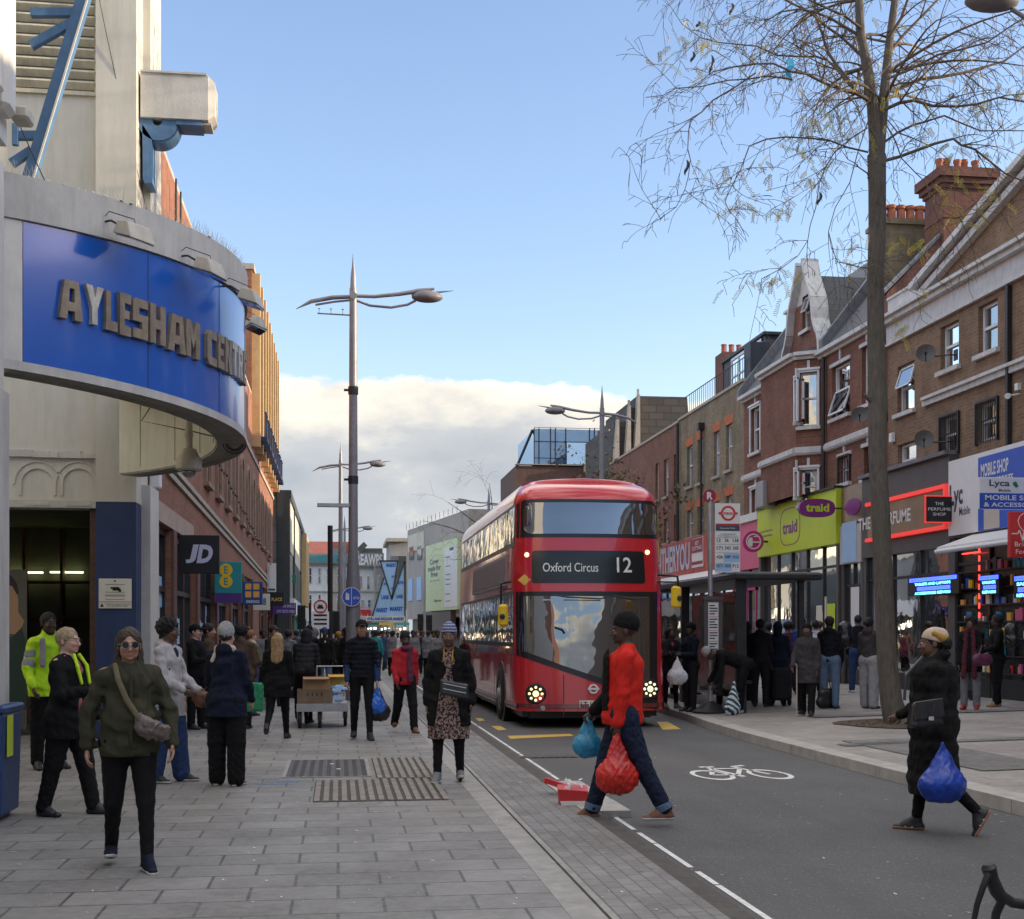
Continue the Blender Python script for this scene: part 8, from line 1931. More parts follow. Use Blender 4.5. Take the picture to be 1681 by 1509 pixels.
 if glasses:
  b=MB();
  for sx in(-1,1):
   c=HM((sx*.032,-.112,1.603));nn=RH@rA([sx*.18,-1,.05]);b.lathe([(.001,.003),((.0255 if glasses=='sun' else .010)*hh,.002),((.0255 if glasses=='sun' else .010)*hh,-.003),(.001,-.003)],c,nn,n=20)
  gl=b.build('glasses','lens_dark' if glasses=='sun' else 'skin_eye' if 0 else 'lens_dark',t,inv=False)if glasses=='sun' else None
  b=MB();tr_=.0015
  for sx in(-1,1):
   c=HM((sx*.032,-.113,1.603));n_=Vector(RH@rA([sx*.18,-1,.05])).normalized();u=n_.orthogonal().normalized();w=n_.cross(u);rr_=(.0245 if glasses=='sun' else .0215)*hh
   b.tube([Vector(c)+(u*math.cos(k*math.pi/8)+w*math.sin(k*math.pi/8))*rr_ for k in range(17)],tr_,5,caps=False);b.tube([HM((sx*.055,-.108,1.610)),HM((sx*.079,-.04,1.608)),HM((sx*.079,.01,1.604))],tr_,5)
  b.tube([HM((-.012,-.117,1.606)),HM((0,-.119,1.609)),HM((.012,-.117,1.606))],tr_,5);b.build('glasses_frame','metal_frame' if glasses=='sun' else 'lens_dark',t,inv=False)
 for nm,mm,fn in extra:
  S5=SDF(lo-.1,hi+.1,v if v<.012 else v);fn(S5,U,J,tor,HM,r,G);V,F=S5.mesh()
  if len(V):meshobj(nm,V,F,mm,t)
 M=Matrix.Translation(loc)@Matrix.Rotation(rad(face)-rad(yaw),4,'Z');hands=[M@Vector(J[i]['wr']+J[i]['wd']*.085*r)for i in(0,1)]
 t['_h']=0;del t['_h']
 return t,hands,(M,J,U)
def blob(name,label,cat,m,lo,hi,v,fn,group=None,cats=None):
 S6=SDF(lo,hi,v);fn(S6);V,F=S6.mesh();o=meshobj(name,V,F,m);return tag(o,label,cat,group)
def carrier(hand,w,h,m,label,dep=.5,v=.008,seed=0,base=None,name='plastic_bag',neck=.30,rz=0):
 """thin bag hanging from a hand: handles gathered above a full round belly"""
 x,y,z=hand;zt=z+.012
 def fn(s):
  c=(x,y,zt-h*.66)
  s.ell((x,y,zt-h*.74),(w*.49,w*.5*dep,h*.25),.03);s.cap((x-w*.26,y,zt-h*.86),(x+w*.26,y,zt-h*.86),h*.11,h*.11,.05,flat=((0,1,0),dep));s.cap((x,y,zt-h*.08),(x,y,zt-h*.72),.014,w*.45,.07,flat=((0,1,0),dep));s.cap((x,y,zt),(x,y,zt-h*.2),.011,.022,.01)
  for sx in(-1,1):s.cap((x,y,zt),(x+sx*w*.20,y,zt-h*.42),.007,.03,.01)
  s.folds(.0045,34,seed,stretch=(1.3,1.3,.08));s.folds(.0012,75,seed+9,stretch=(1.3,1.3,.3))
 o=blob(name,label,'bag',m,(x-w*.62,y-w*.62,zt-h*1.08),(x+w*.62,y+w*.62,zt+.03),v,fn);return o
W1=lambda L,R_:dict(legs=L,arms=R_)
def strap(a,b,c,rr_=.012,f=.5):return lambda s,U,J,tor,HM,r,G:[s.cap(U(p_),U(q_),rr_,rr_,.004,flat=((0,1,0),.9))for p_,q_ in zip((a,b),(b,c))]
def khaki_bag(s,U,J,tor,HM,r,G):
 s.cap(U((.10,-.205,1.02)),U((.21,-.175,.985)),.07,.062,.02,flat=((0,1,0),.6));s.cap(U((.05,-.215,1.10)),U((.12,-.205,1.02)),.03,.06,.02,flat=((0,1,0),.6));s.folds(.004,70,2)
def khaki_strap(s,U,J,tor,HM,r,G):
 pts=[(-.10,-.06,1.46),(-.085,-.15,1.36),(-.03,-.195,1.22),(.05,-.225,1.09)]
 for p_,q_ in zip(pts[:-1],pts[1:]):s.cap(U(p_),U(q_),.020,.020,.003,flat=((0,1,0),.5))
def pack_straps(s,U,J,tor,HM,r,G):
 for sx in(-1,1):pts=[(sx*.13,.06,1.45),(sx*.15,-.10,1.40),(sx*.155,-.165,1.22),(sx*.16,-.12,1.08)];[s.cap(U(p_),U(q_),.020,.018,.003)for p_,q_ in zip(pts[:-1],pts[1:])]
def pockets(s,U,J,tor,HM,r,G):
 s.cap(U((0,-.155,1.40)),U((0,-.185,.90)),.012,.012,.01)
person('woman in olive jacket, sunglasses and taupe belt bag walking towards the camera',212,1424,1.64,4,W1(((14,4,2,4),(-4,24,2,-12)),((8,24,14,-4),(-6,24,14,-4))),1.22,'tan',('long','h_brown'),('jacket','c_olive',dict(hem=.815,puff=1.1,flare=1.18,fold=1.9,belly=1,collar=1,cuff=2)),('slim','c_black'),'c_navy','sole_white',hero=2,glasses='sun',extra=(('belt_bag','nylon_taupe',khaki_bag),('bag_strap','c_khaki',khaki_strap),('pockets','c_olive',pockets)))
def red_line(s,U,J,tor,HM,r,G):s.cap(U((0,0,1.0)),U((0,0,1.30)),.136*G,.140*G,.02,flat=((0,1,0),.8));s.plane((0,0,U((0,0,1.44))[2]),(0,0,1))
def lime_edges(s,U,J,tor,HM,r,G):
 for sx in(-1,1):pts=[(sx*.045,-.085,1.475),(sx*.078,-.14,1.38),(sx*.066,-.178,1.22)];[s.cap(U(p_),U(q_),.018,.014,.004)for p_,q_ in zip(pts[:-1],pts[1:])]
t,h,_=person('blonde woman in dark coat with lime green edges and pink top, holding a vape',112,1338,1.66,58,W1(((14,2,2),(-10,4,4)),((18,12,8,0),(22,14,74,20))),1.32,'pale',('crop','h_sandy'),('jacket','c_black',dict(hem=.72,puff=1.2,open=.115,flare=1.02,under='c_rose',fold=1.5)),('straight','c_black'),'shoe_black',None,hero=1,glasses='clear',extra=(('lime_edges','c_hivis',lime_edges),))
b=MB();b.tube([h[1]+Vector((0,-.03,-.02)),h[1]+Vector((.01,-.04,.10))],.009,8);tag(b.build('vape_pen','s_grey'),'slim grey vape pen in the blonde woman\'s hand','vape pen')
person('dark haired woman in open padded black coat, patterned dress and striped blue hat',737,1283,1.68,-4,W1(((6,20,3,-14),(9,3,3,0)),((0,16,10,-4),(0,14,12,-4))),1.2,'brown',('knit','c_bluehat'),('coat','c_black',dict(hem=.62,puff=1.5,open=.16,flare=1.15,under='c_dress',uhem=.48,fold=1.6,quilt=.16,name='coat')),('slim','c_black'),'shoe_grey','sole_white',hero=1,extra=(('scarf_cord','c_mustard',lambda s,U,J,tor,HM,r,G:[s.cap(U((sx*.05,-.085,1.46)),U((sx*.045,-.15,1.33)),.009,.009,.002)or s.cap(U((sx*.045,-.15,1.33)),U((0,-.172,1.27)),.009,.009,.002)for sx in(-1,1)]),))
wb=gp(737,1283);wb=Vector((wb.x+.03,wb.y-.31,1.02));t=thing('crossbody_bag',tuple(wb),'flat black bag with two pale zip lines worn across the patterned dress','handbag')
b=MB();b.hexa([wb+Vector(v)for v in((-.15,-.04,-.06),(.15,-.04,-.12),(.15,.04,-.12),(-.15,.04,-.06),(-.15,-.03,.10),(.15,-.03,.04),(.15,.04,.04),(-.15,.04,.10))]);b.build('body','leather_black',t,bevel=.02)
for dz in(.055,.0):b=MB();b.beam(wb+Vector((-.12,-.047,dz)),wb+Vector((.12,-.047,dz-.05)),.006,.006);b.build('zip_line','s_white',t)
def jeans_cuffs(s,U,J,tor,HM,r,G):
 for i in(0,1):j=J[i];d=(j['knee']-j['ank']);d/=np.linalg.norm(d);s.cap(j['ank']+d*.045,j['ank']+d*.085,.076,.078,.0),s.plane((0,0,5),(0,0,1));
 for i in(0,1):
  j=J[i];d=(j['knee']-j['ank']);d/=np.linalg.norm(d)
 s.folds(.001,60,1)
def white_cuff(s,U,J,tor,HM,r,G):
 j=J[0];d=j['wd'];s.cap(j['wr']-d*.03,j['wr']+d*.01,.044,.044,.0)
def vest_front(s,U,J,tor,HM,r,G):
 s.cap(U((0,-.04,.98)),U((0,-.045,1.34)),.165,.165,.04,flat=((0,1,0),.84));s.cap(U((0,-.05,1.44)),HM((0,-.05,1.50)),.07,.055,.04);s.plane(U((0,-.125,1.2)),(0,1,0));s.folds(.004,45,3)
t,hR,(M_,J_,U_)=person('man in red jumper and turned up jeans crossing the road with two carrier bags',1022,1352,1.84,-90,dict(legs=((-22,6,1,0),(19,2,1,6)),arms=((3,5,3,2),(16,6,26,2)),lean=-2,head=(0,4),curl=1.2),1.12,'dark',('beanie','c_black'),('jumper','c_red',dict(hem=.84,puff=1.4,flare=1.04,fold=.8,flat=.98,name='jumper',cuff=2)),('straight','c_darkdenim',.06),'shoe_brown','sole_white',right=False,hero=2,extra=(('gilet','c_black',vest_front),('far_sleeve','c_black',lambda s,U,J,tor,HM,r,G:(s.cap(J[1]['sh'],J[1]['el'],.082,.074,.02),s.cap(J[1]['el'],J[1]['wr'],.074,.056,.02)))))
for i in(0,1):
 j=J_[i];d=(j['knee']-j['ank']);d/=np.linalg.norm(d);b=MB();b.tube([j['ank']+d*k for k in(.010,.014,.066,.072)],[.066,.073,.074,.068],22);b.build('jeans_cuff','c_denimlight',t,smooth='auto',inv=False)
j=J_[0];b=MB();b.tube([j['wr']-j['wd']*.035,j['wr']-j['wd']*.03,j['wr']+j['wd']*.012],[.044,.046,.043],18);b.build('shirt_cuff','c_white',t,smooth='auto',inv=False)
carrier(hR[0],.34,.50,'film_red','full red plastic carrier bag in the near hand of the man in red',v=.006,seed=2)
carrier(hR[1],.22,.34,'film_sky','light blue plastic bag carried in front by the man in red',v=.007,seed=5)
t,hB,(M_,J_,U_)=person('woman in long black coat and mustard head wrap carrying a blue bag',1532,1366,1.70,-86,dict(legs=((-10,34,1,60),(10,2,1,0)),arms=((-4,9,8,2),(10,8,50,4)),lean=0,head=(0,2),curl=1.2),1.36,'brown',('wrap','c_beige','h_black'),('coat','c_black',dict(hem=.33,puff=1.7,flare=1.12,flat=1.0,fold=1.3,shawl=1,quilt=.13,name='coat')),('slim','c_black'),'shoe_black','sole_gum',right=False,hero=2,extra=(('wrap_band','c_mustard',lambda s,U,J,tor,HM,r,G:s.cap(HM((.066,.01,1.675)),HM((.058,.075,1.635)),.026,.038,.01)),('hair_bun','h_black',lambda s,U,J,tor,HM,r,G:(s.ell(HM((.045,.105,1.60)),(.05,.045,.05),.01),s.folds(.008,90,1)))))
for i in(0,1):
 j=J_[i];fd,fu=j['fd'],j['fu'];sd=np.cross(fd,fu)
 for k in range(3):
  b=MB();p0=j['ank']+fd*(.035+.026*k)-fu*.052;
  for sg in(-1,1):b.beam(p0+sd*.0425*sg,p0+sd*.030*sg+fu*.038-fd*.022,.011,.006,up=tuple(sd))
  b.build('shoe_stripe','s_cream',t,inv=False)
carrier(hB[0]+Vector((0,-.12,0)),.38,.44,'film_blue','large blue plastic carrier bag in the hand of the woman in the black coat',v=.006,seed=7,dep=.6)
q=hB[1];c_=P(1508,1170,10.3)
t=thing('handbag',(c_.x,c_.y,c_.z-.15),'black leather shoulder bag held in front of the woman in the long black coat','handbag')
def hx(b,x0,x1,y0,y1,z0,z1,k=.03,sk=.03):b.hexa([(c_.x+x0,c_.y+y0,c_.z+z0),(c_.x+x1,c_.y+y0,c_.z+z0+sk),(c_.x+x1,c_.y+y1,c_.z+z0+sk),(c_.x+x0,c_.y+y1,c_.z+z0),(c_.x+x0+k,c_.y+y0+k,c_.z+z1),(c_.x+x1-k,c_.y+y0+k,c_.z+z1+sk),(c_.x+x1-k,c_.y+y1-k,c_.z+z1+sk),(c_.x+x0+k,c_.y+y1-k,c_.z+z1)])
b=MB();hx(b,-.13,.15,-.16,-.04,-.12,.09);b.build('body','leather_black',t,bevel=.03)
b=MB();hx(b,-.115,.14,-.175,-.14,-.05,.095,k=.012);b.build('flap','leather_black',t,bevel=.012)
b=MB();b.tube([(c_.x-.12,c_.y,c_.z+.1),(c_.x-.10,c_.y+.02,c_.z+.30),(c_.x+.05,c_.y+.03,c_.z+.45)],.012,6);b.build('strap','leather_black',t)
b=MB();b.box(c_.x-.0,c_.x+.04,c_.y-.185,c_.y-.172,c_.z-.05,c_.z-.02);b.build('clasp','metal_frame',t)
walk=lambda a,k=1:dict(legs=((22*a,6,2,0),(-16*a,24,2,-14*a))if k==1 else((-16*a,24,2,-14*a),(22*a,6,2,0)),arms=((-14*a,8,16,4),(16*a,8,18,4))if k==1 else((16*a,8,18,4),(-14*a,8,16,4)))
st=lambda**k:k
t,h10,_=person('man in dark quilted gilet and cap walking towards the camera with blue and black bags',594,1214,1.80,3,W1(((10,3,2),(-4,14,2,-8)),((4,12,8,2),(0,12,10,3))),1.02,'tan',('cap','c_black','h_black'),('gilet','c_navyvest',dict(hem=.90,puff=1.6,quilt=.075,sleeve=.0,collar=1,name='gilet')),('slim','c_black'),'shoe_black',None,hero=1,extra=(('sleeves','c_blue',lambda s,U,J,tor,HM,r,G:[(s.cap(J[i]['sh'],J[i]['el'],.062,.053,.02),s.cap(J[i]['el'],J[i]['wr'],.053,.04,.02),s.folds(.002,60,i))for i in(0,1)]),))
carrier(h10[0],.20,.42,'film_brightblue','bright blue plastic bag in the hand of the man in the dark gilet',v=.009,seed=3)
p_=h10[0]+Vector((.03,.06,-.06));carrier(p_,.30,.46,'film_black','black bag behind the bright blue one held by the man in the gilet',v=.010,seed=6,name='tote_bag')
person('woman in red jacket and dark scarf walking beside the man in the gilet',665,1202,1.62,14,walk(.8),1.06,'dark',('knit','c_charcoal'),('jacket','c_redjacket',dict(hem=.84,puff=1.5,fold=1.3)),('straight','c_black'),'shoe_brown',None,hero=1,extra=(('scarf','c_wine',lambda s,U,J,tor,HM,r,G:(s.cap(U((.06,-.10,1.46)),U((.05,-.175,.92)),.04,.045,.01,flat=((0,1,0),.6)),s.cap(U((-.05,-.08,1.47)),U((.07,-.09,1.47)),.045,.045,.02),s.folds(.004,60,1))),))
person('woman in navy coat and pale grey beanie with her back half turned',372,1290,1.68,158,W1(((2,0,3),(-2,0,3)),((14,10,44,10),(10,10,30,8))),1.16,'pale',('beanie','c_greymarl','h_brown'),('coat','c_navy',dict(hem=.74,puff=1.4,fold=1.3,flare=1.08,name='coat',hood=1)),('wide','c_black'),'shoe_brown','sole_white',hero=1,extra=(('scarf','c_cream',lambda s,U,J,tor,HM,r,G:(s.cap(U((-.08,.05,1.47)),U((.08,.05,1.47)),.04,.04,.02),s.cap(U((.08,.05,1.46)),U((.12,.11,1.34)),.028,.02,.02),s.cap(U((-.08,.03,1.46)),U((-.14,.02,1.40)),.03,.02,.02))),))
c1=P(341,1148,13.7);blob('handbag','soft tan leather handbag hanging at the elbow of the woman in the grey beanie','handbag','leather_tan',(c1.x-.25,c1.y-.2,c1.z-.25),(c1.x+.25,c1.y+.2,c1.z+.25),.011,lambda s:(s.cap((c1.x-.07,c1.y,c1.z),(c1.x+.07,c1.y,c1.z-.01),.085,.09,.02,flat=((0,1,0),.6)),s.cap((c1.x-.09,c1.y,c1.z+.07),(c1.x+.08,c1.y+.03,c1.z+.19),.010,.010,.01),s.folds(.006,60,2)))
person('person with full dark curls in pale pink hooded jacket and blue trousers facing right',277,1284,1.74,62,W1(((6,0,3),(-6,2,3)),((14,10,40,8),(10,10,52,12))),1.10,'brown',('afro','h_black'),('jacket','c_lightgrey',dict(hem=.70,puff=1.3,open=.11,under='c_navy',fold=1.6,hood=1)),('wide','c_blue'),'shoe_black','sole_white',hero=1,glasses='clear')
person('security man in bright yellow high visibility jacket by the entrance',80,1262,1.84,20,W1(((0,0,4),(0,0,4)),((6,16,40,8),(6,16,30,8))),1.18,'dark',('crop','h_black'),('jacket','c_hivis',dict(hem=.80,puff=1.4,fold=1.4,collar=1)),('straight','c_black'),'shoe_black',None,hero=1,extra=(('reflective_bands','c_greymarl',lambda s,U,J,tor,HM,r,G:([s.cap(J[i]['el']+(J[i]['sh']-J[i]['el'])*k,J[i]['el']+(J[i]['sh']-J[i]['el'])*(k+.12),.072,.072,0)for i in(0,1)for k in(.1,.5)],[s.cap(U((sx*.11,-.12,1.15)),U((sx*.11,-.115,1.42)),.035,.03,0)for sx in(-1,1)])),))
t,h8,_=person('woman with long fair hair seen from behind in a black coat',456,1214,1.62,172,W1(((-18,36,2,22),(16,3,2)),((4,12,16,4),(6,10,30,6))),1.14,'pale',('long','h_blond'),('coat','c_black',dict(hem=.70,puff=1.3,fold=1.4,name='coat')),('slim','c_black'),'shoe_black',None,hero=1)
carrier((h8[0].x-.02,h8[0].y-.05,h8[0].z+.22),.20,.50,'film_white','white tote bag hanging beside the fair haired woman',v=.010,seed=4,name='tote_bag')
t,h7,_=person('woman with fair hair in a bun and sheepskin collared jacket carrying a green bag',412,1175,1.66,130,W1(((4,0,3),(-4,4,3)),((6,10,20,4),(10,10,46,8))),1.1,'pale',('bun','h_ginger'),('jacket','c_khaki',dict(hem=.92,puff=1.5,fold=1.4,collar=0)),('straight','c_denim'),'shoe_black',None,hero=1,extra=(('fleece_collar','c_cream',lambda s,U,J,tor,HM,r,G:(s.cap(U((-.08,.02,1.46)),U((.08,.02,1.46)),.055,.055,.02),s.cap(U((-.08,0,1.46)),U((-.07,-.1,1.38)),.045,.03,.02),s.folds(.006,90,2))),))
c2=P(418,1142,19.0);blob('shopping_bag','tall green shopping bag beside the woman with the bun','bag','film_green',(c2.x-.2,c2.y-.2,c2.z-.35),(c2.x+.2,c2.y+.2,c2.z+.35),.011,lambda s:(s.cap((c2.x-.03,c2.y,c2.z-.17),(c2.x-.03,c2.y,c2.z+.14),.10,.10,.01,flat=((0,1,0),.6)),s.cap((c2.x+.03,c2.y,c2.z-.17),(c2.x+.03,c2.y,c2.z+.14),.10,.10,.01,flat=((0,1,0),.6)),s.plane((0,0,c2.z+.19),(0,0,1)),s.plane((0,0,c2.z-.24),(0,0,-1)),s.folds(.004,50,2)))
person('man in hooded dark puffer stooping over the trolley of boxes',498,1186,1.72,165,dict(legs=((16,10,4),(-4,6,4)),arms=((34,6,24,6),(34,6,26,6)),lean=24,head=(0,-14)),1.2,'dark',('hood','c_charcoal'),('jacket','c_charcoal',dict(hem=.88,puff=1.6,quilt=.09)),('straight','c_black'),'shoe_black',None,hero=1)
sp=W1(((3,0,3),(-3,2,3)),((6,9,16,5),(6,9,20,5)))
ph=W1(((2,0,3),(-2,0,3)),((20,8,70,14),(20,8,76,14)))
mid=[('man in black cap and black jacket looking down behind the person with curls',322,1197,1.74,60,ph,1.15,'pale',('cap','c_black','h_brown'),('jacket','c_black',dict(hem=.84,puff=1.2)),('straight','c_black'),'shoe_black'),('man with dark hair and brown fur edged coat right behind the black capped man',343,1192,1.76,80,sp,1.05,'tan',('short','h_black'),('jacket','c_brown',dict(hem=.8,puff=1.4,collar=1)),('straight','c_charcoal'),'shoe_black'),('woman with dark hair in brown coat just right of the pale grey beanie',396,1196,1.72,170,sp,1.1,'brown',('afro','h_black'),('coat','c_brown',dict(hem=.7,puff=1.7)),('straight','c_black'),'shoe_black'),('man in grey flat cap and dark coat behind the fair haired woman',450,1160,1.76,40,sp,1.15,'tan',('cap','c_greycoat','h_black'),('jacket','c_charcoal',dict(hem=.8,puff=1.4)),('straight','c_charcoal'),'shoe_black'),('person in grey with dark short hair between the flat cap and the hooded man',474,1146,1.68,150,sp,1.1,'brown',('short','h_black'),('jacket','c_greytrouser',dict(hem=.84,puff=1.7)),('straight','c_black'),'shoe_black'),('person in dark hat peering over the hooded man at the trolley',508,1140,1.78,10,sp,1.1,'dark',('beanie','c_charcoal'),('jacket','c_charcoal',dict(hem=.84,puff=1.3)),('straight','c_black'),'shoe_black'),('man in open black coat, white shirt and blue hat facing the camera behind the trolley',533,1140,1.72,8,sp,1.0,'dark',('knit','c_royal'),('coat','c_black',dict(hem=.72,puff=1.6,open=.11,under='c_white')),('straight','c_denimlight'),'shoe_black'),('person in grey hooded top behind the man with the white shirt',518,1132,1.74,90,sp,1.1,'brown',('hood','c_greytrouser'),('jacket','c_greytrouser',dict(hem=.84,puff=1.2)),('straight','c_black'),'shoe_black'),('woman with yellow head scarf and black coat beside the lamp mast',556,1130,1.62,30,sp,1.15,'brown',('knit','c_mustard'),('coat','c_black',dict(hem=.66,puff=1.3)),('straight','c_black'),'shoe_black'),('man in black hooded jacket standing by the foot of the lamp mast',566,1134,1.74,-60,sp,1.15,'dark',('hood','c_black'),('jacket','c_black',dict(hem=.8,puff=1.4)),('straight','c_black'),'shoe_black'),('man in bright teal top beyond the man in the gilet',617,1118,1.70,160,sp,1.05,'dark',('short','h_black'),('jacket','c_teal',dict(hem=.86,puff=1.5)),('straight','c_black'),'shoe_black'),('woman with ginger hair partly hidden beside the bus and the striped hat',768,1150,1.66,20,sp,1.05,'pale',('bob','h_ginger'),('jacket','c_charcoal',dict(hem=.82,puff=1.2)),('straight','c_black'),'shoe_black'),('woman in pink top and dark cardigan standing beside the bus with white carrier bags',1101,1163,1.64,30,ph,1.02,'brown',('long','h_black'),('cardigan','c_charcoal',dict(hem=.74,puff=1.5,open=.12,under='c_pink')),('slim','c_black'),'shoe_grey'),('man in dark hooded jacket and woolly hat looking at his phone by the bus stop',1133,1168,1.70,-50,ph,1.12,'dark',('beanie','c_black'),('jacket','c_navy',dict(hem=.86,puff=1.3,hood=1)),('straight','c_charcoal'),'shoe_black'),('person in black with a bright red cap behind the timetable case',1190,1160,1.70,170,sp,1.2,'dark',('cap','c_red','h_black'),('coat','c_black',dict(hem=.60,puff=1.5)),('straight','c_black'),'shoe_black'),('man in dark jacket with pale patterned hem in the middle of the queue',1248,1160,1.76,170,sp,1.18,'dark',('short','h_black'),('jacket','c_charcoal',dict(hem=.86,puff=1.3,hood=1)),('straight','c_charcoal'),'shoe_black'),('person in black hood at the left of the shelter queue',1227,1150,1.72,120,sp,1.1,'dark',('hood','c_black'),('coat','c_black',dict(hem=.7,puff=1.2)),('straight','c_black'),'shoe_black'),('woman in navy coat and dark hood in the queue under the shelter edge',1277,1158,1.70,175,sp,1.2,'dark',('hood','c_navy'),('coat','c_navy',dict(hem=.62,puff=1.4)),('straight','c_brown'),'shoe_black'),('man with short hair in a deep blue shirt behind the grey haired woman',1317,1140,1.80,178,sp,1.08,'dark',('crop','h_black'),('shirt','c_royal',dict(hem=.88,puff=1.3)),('straight','c_black'),'shoe_black'),('person in a white top between the blue shirt and the rucksack',1339,1138,1.72,160,sp,1.0,'brown',('short','h_black'),('shirt','c_white',dict(hem=.88,puff=1.3)),('straight','c_black'),'shoe_black'),('man in navy puffer and pale jeans with a black rucksack in the queue',1362,1163,1.78,170,sp,1.12,'dark',('short','h_black'),('jacket','c_navyvest',dict(hem=.86,puff=1.5,hood=1,quilt=.1)),('straight','c_denimlight'),'shoe_black'),('man in dark jacket and jeans with white shoes facing the shop door',1408,1137,1.82,195,sp,1.08,'brown',('crop','h_black'),('jacket','c_navyvest',dict(hem=.86,puff=1.3)),('straight','c_blue'),'sole_white'),('person in grey hooded top and pale grey joggers with a black side stripe',1427,1163,1.74,150,sp,1.08,'brown',('tied','h_black'),('hoodie','c_greycoat',dict(hem=.88,puff=1.4,hood=1)),('wide','c_greymarl'),'shoe_black'),('woman in sunglasses with a long wine coloured scarf and red boots by the phone shop',1593,1165,1.70,-10,W1(((2,0,3),(-2,0,3)),((14,8,60,8),(4,8,10,4))),1.02,'brown',('afro','h_black'),('coat','c_black',dict(hem=.70,puff=1.6)),('straight','c_greytrouser'),'shoe_red'),('man in black jacket with rucksack talking outside the phone shop',1636,1160,1.74,-70,W1(((4,0,4),(-4,2,4)),((20,8,50,6),(16,8,50,6))),1.1,'dark',('short','h_black'),('jacket','c_black',dict(hem=.86,puff=1.4,collar=1)),('straight','c_black'),'shoe_tan')]
HD={}
for(lb,X,Yf,H_,fa,po,g,sk,ha,to,le,sh_)in mid:HD[X]=person(lb,X,Yf,H_,fa,po,g,sk,ha,to,le,sh_)
person('older woman in knee length grey coat and dark hat walking with a cane',1325,1175,1.66,-12,W1(((14,4,2),(-6,10,2,-6)),((4,10,14,3),(16,12,26,2))),1.16,'brown',('beret','c_black','h_black'),('coat','c_greycoat',dict(hem=.62,puff=1.5,collar=1,fold=1.3,name='coat')),('straight','c_black'),'shoe_black',hero=1)
person('person in black tracksuit bending right down over bags beside the bus stop',1222,1171,1.74,-80,dict(legs=((14,10,4),(6,4,4)),arms=((80,6,14,2),(84,6,20,2)),lean=72,head=(0,10)),1.12,'dark',('knit','c_greymarl'),('jacket','c_black',dict(hem=.88,puff=1.7)),('straight','c_black'),'sole_white',hero=1)
h15=HD[1101][1];c3_=P(1106,1085,23.6)
carrier(Vector((c3_.x,c3_.y-.25,c3_.z+.06)),.36,.46,'film_white','bulging white carrier bags held by the woman in the pink top',v=.011,seed=8)
def ruck(X,Y,D,w,h,label,m='film_black',seed=1):
 c=P(X,Y,D);blob('rucksack',label,'rucksack',m,(c.x-w,c.y-w,c.z-h*.7),(c.x+w,c.y+w,c.z+h*.7),.013,lambda s:(s.cap((c.x,c.y,c.z-h*.22),(c.x,c.y,c.z+h*.24),w*.52,w*.45,.02),s.ell((c.x,c.y-.05,c.z-h*.15),(w*.42,w*.4,h*.22),.02),s.folds(.006,40,seed)))
ruck(1387,1042,24.9,.32,.50,'black rucksack on the back of the man in the navy puffer');ruck(1660,1043,23.6,.26,.50,'dark blue rucksack on the back of the man outside the phone shop',seed=2)
c=gpr(1308,1176);b=MB();k_=P(1308,1092,c.x*ST+c.y*CT);b.tube([c,k_],.011,8);b.tube([k_,k_+Vector((-.03,0,.03)),k_+Vector((-.10,0,.015))],.012,8);tag(b.build('walking_cane','s_tan'),'thin walking cane in the hand of the older woman in grey','cane')
c=gpr(1357,1163);blob('shopping_bag','black shopping bag with long handles standing right of the older woman in grey','bag','film_black',(c.x-.3,c.y-.2,c.z-.02),(c.x+.3,c.y+.2,c.z+.8),.012,lambda s:(s.cap((c.x-.10,c.y,c.z+.12),(c.x+.10,c.y,c.z+.12),.12,.12,.02,flat=((0,1,0),.6)),s.cap((c.x-.07,c.y,c.z+.28),(c.x+.07,c.y,c.z+.28),.11,.11,.04,flat=((0,1,0),.6)),s.cap((c.x-.1,c.y,c.z+.35),(c.x-.03,c.y,c.z+.68),.012,.012,.01),s.cap((c.x+.1,c.y,c.z+.35),(c.x+.0,c.y,c.z+.68),.012,.012,.01),s.plane((0,0,c.z+.0),(0,0,-1))))
m,nt,b_=nodes('zigzag');t_=NT(nt);wv=nt.nodes.new('ShaderNodeTexWave');wv.bands_direction='DIAGONAL';wv.inputs['Scale'].default_value=5;wv.inputs['Distortion'].default_value=2.5;nt.links.new(t_.coord(),wv.inputs[0]);nt.links.new(t_.ramp(wv.outputs[1],[(.48,(.02,.03,.06)),(.52,(.55,.68,.70))]),b_.inputs[0])
c=gpr(1202,1174);blob('shopping_bag','white shopping bag with dark zigzag lines on the ground by the bending person','bag','zigzag',(c.x-.3,c.y-.3,c.z-.02),(c.x+.3,c.y+.3,c.z+.75),.011,lambda s:(s.cap((c.x,c.y,c.z+.14),(c.x+.02,c.y,c.z+.34),.16,.10,.02,flat=((0,1,0),.7)),s.cap((c.x+.02,c.y,c.z+.34),(c.x+.04,c.y,c.z+.62),.08,.018,.03),s.plane((0,0,c.z),(0,0,-1)),s.folds(.006,40,1)))
c=gpr(1272,1158);t=thing('shopping_trolley',(c.x,c.y-.3,c.z),'dark fabric two wheeled shopping trolley in the bus queue','shopping trolley')
b=MB();b.box(c.x-.2,c.x+.2,c.y-.5,c.y-.2,c.z+.12,c.z+.78,0,.05);b.build('bag','c_charcoal',t);b=MB();b.tube([(c.x-.12,c.y-.18,c.z+.1),(c.x-.12,c.y-.12,c.z+1.0),(c.x+.12,c.y-.12,c.z+1.0),(c.x+.12,c.y-.18,c.z+.1)],.014,6);b.build('handle','galv',t)
for sx in(-1,1):b=MB();b.lathe([(.08,-.02),(.09,0),(.08,.02)],(c.x+sx*.22,c.y-.25,c.z+.09),(1,0,0),n=14);b.build('wheel','tyre',t)
c=gpr(1567,1150);t=thing('pushchair',(c.x,c.y,c.z),'black pushchair half hidden behind the woman in the long black coat','pushchair')
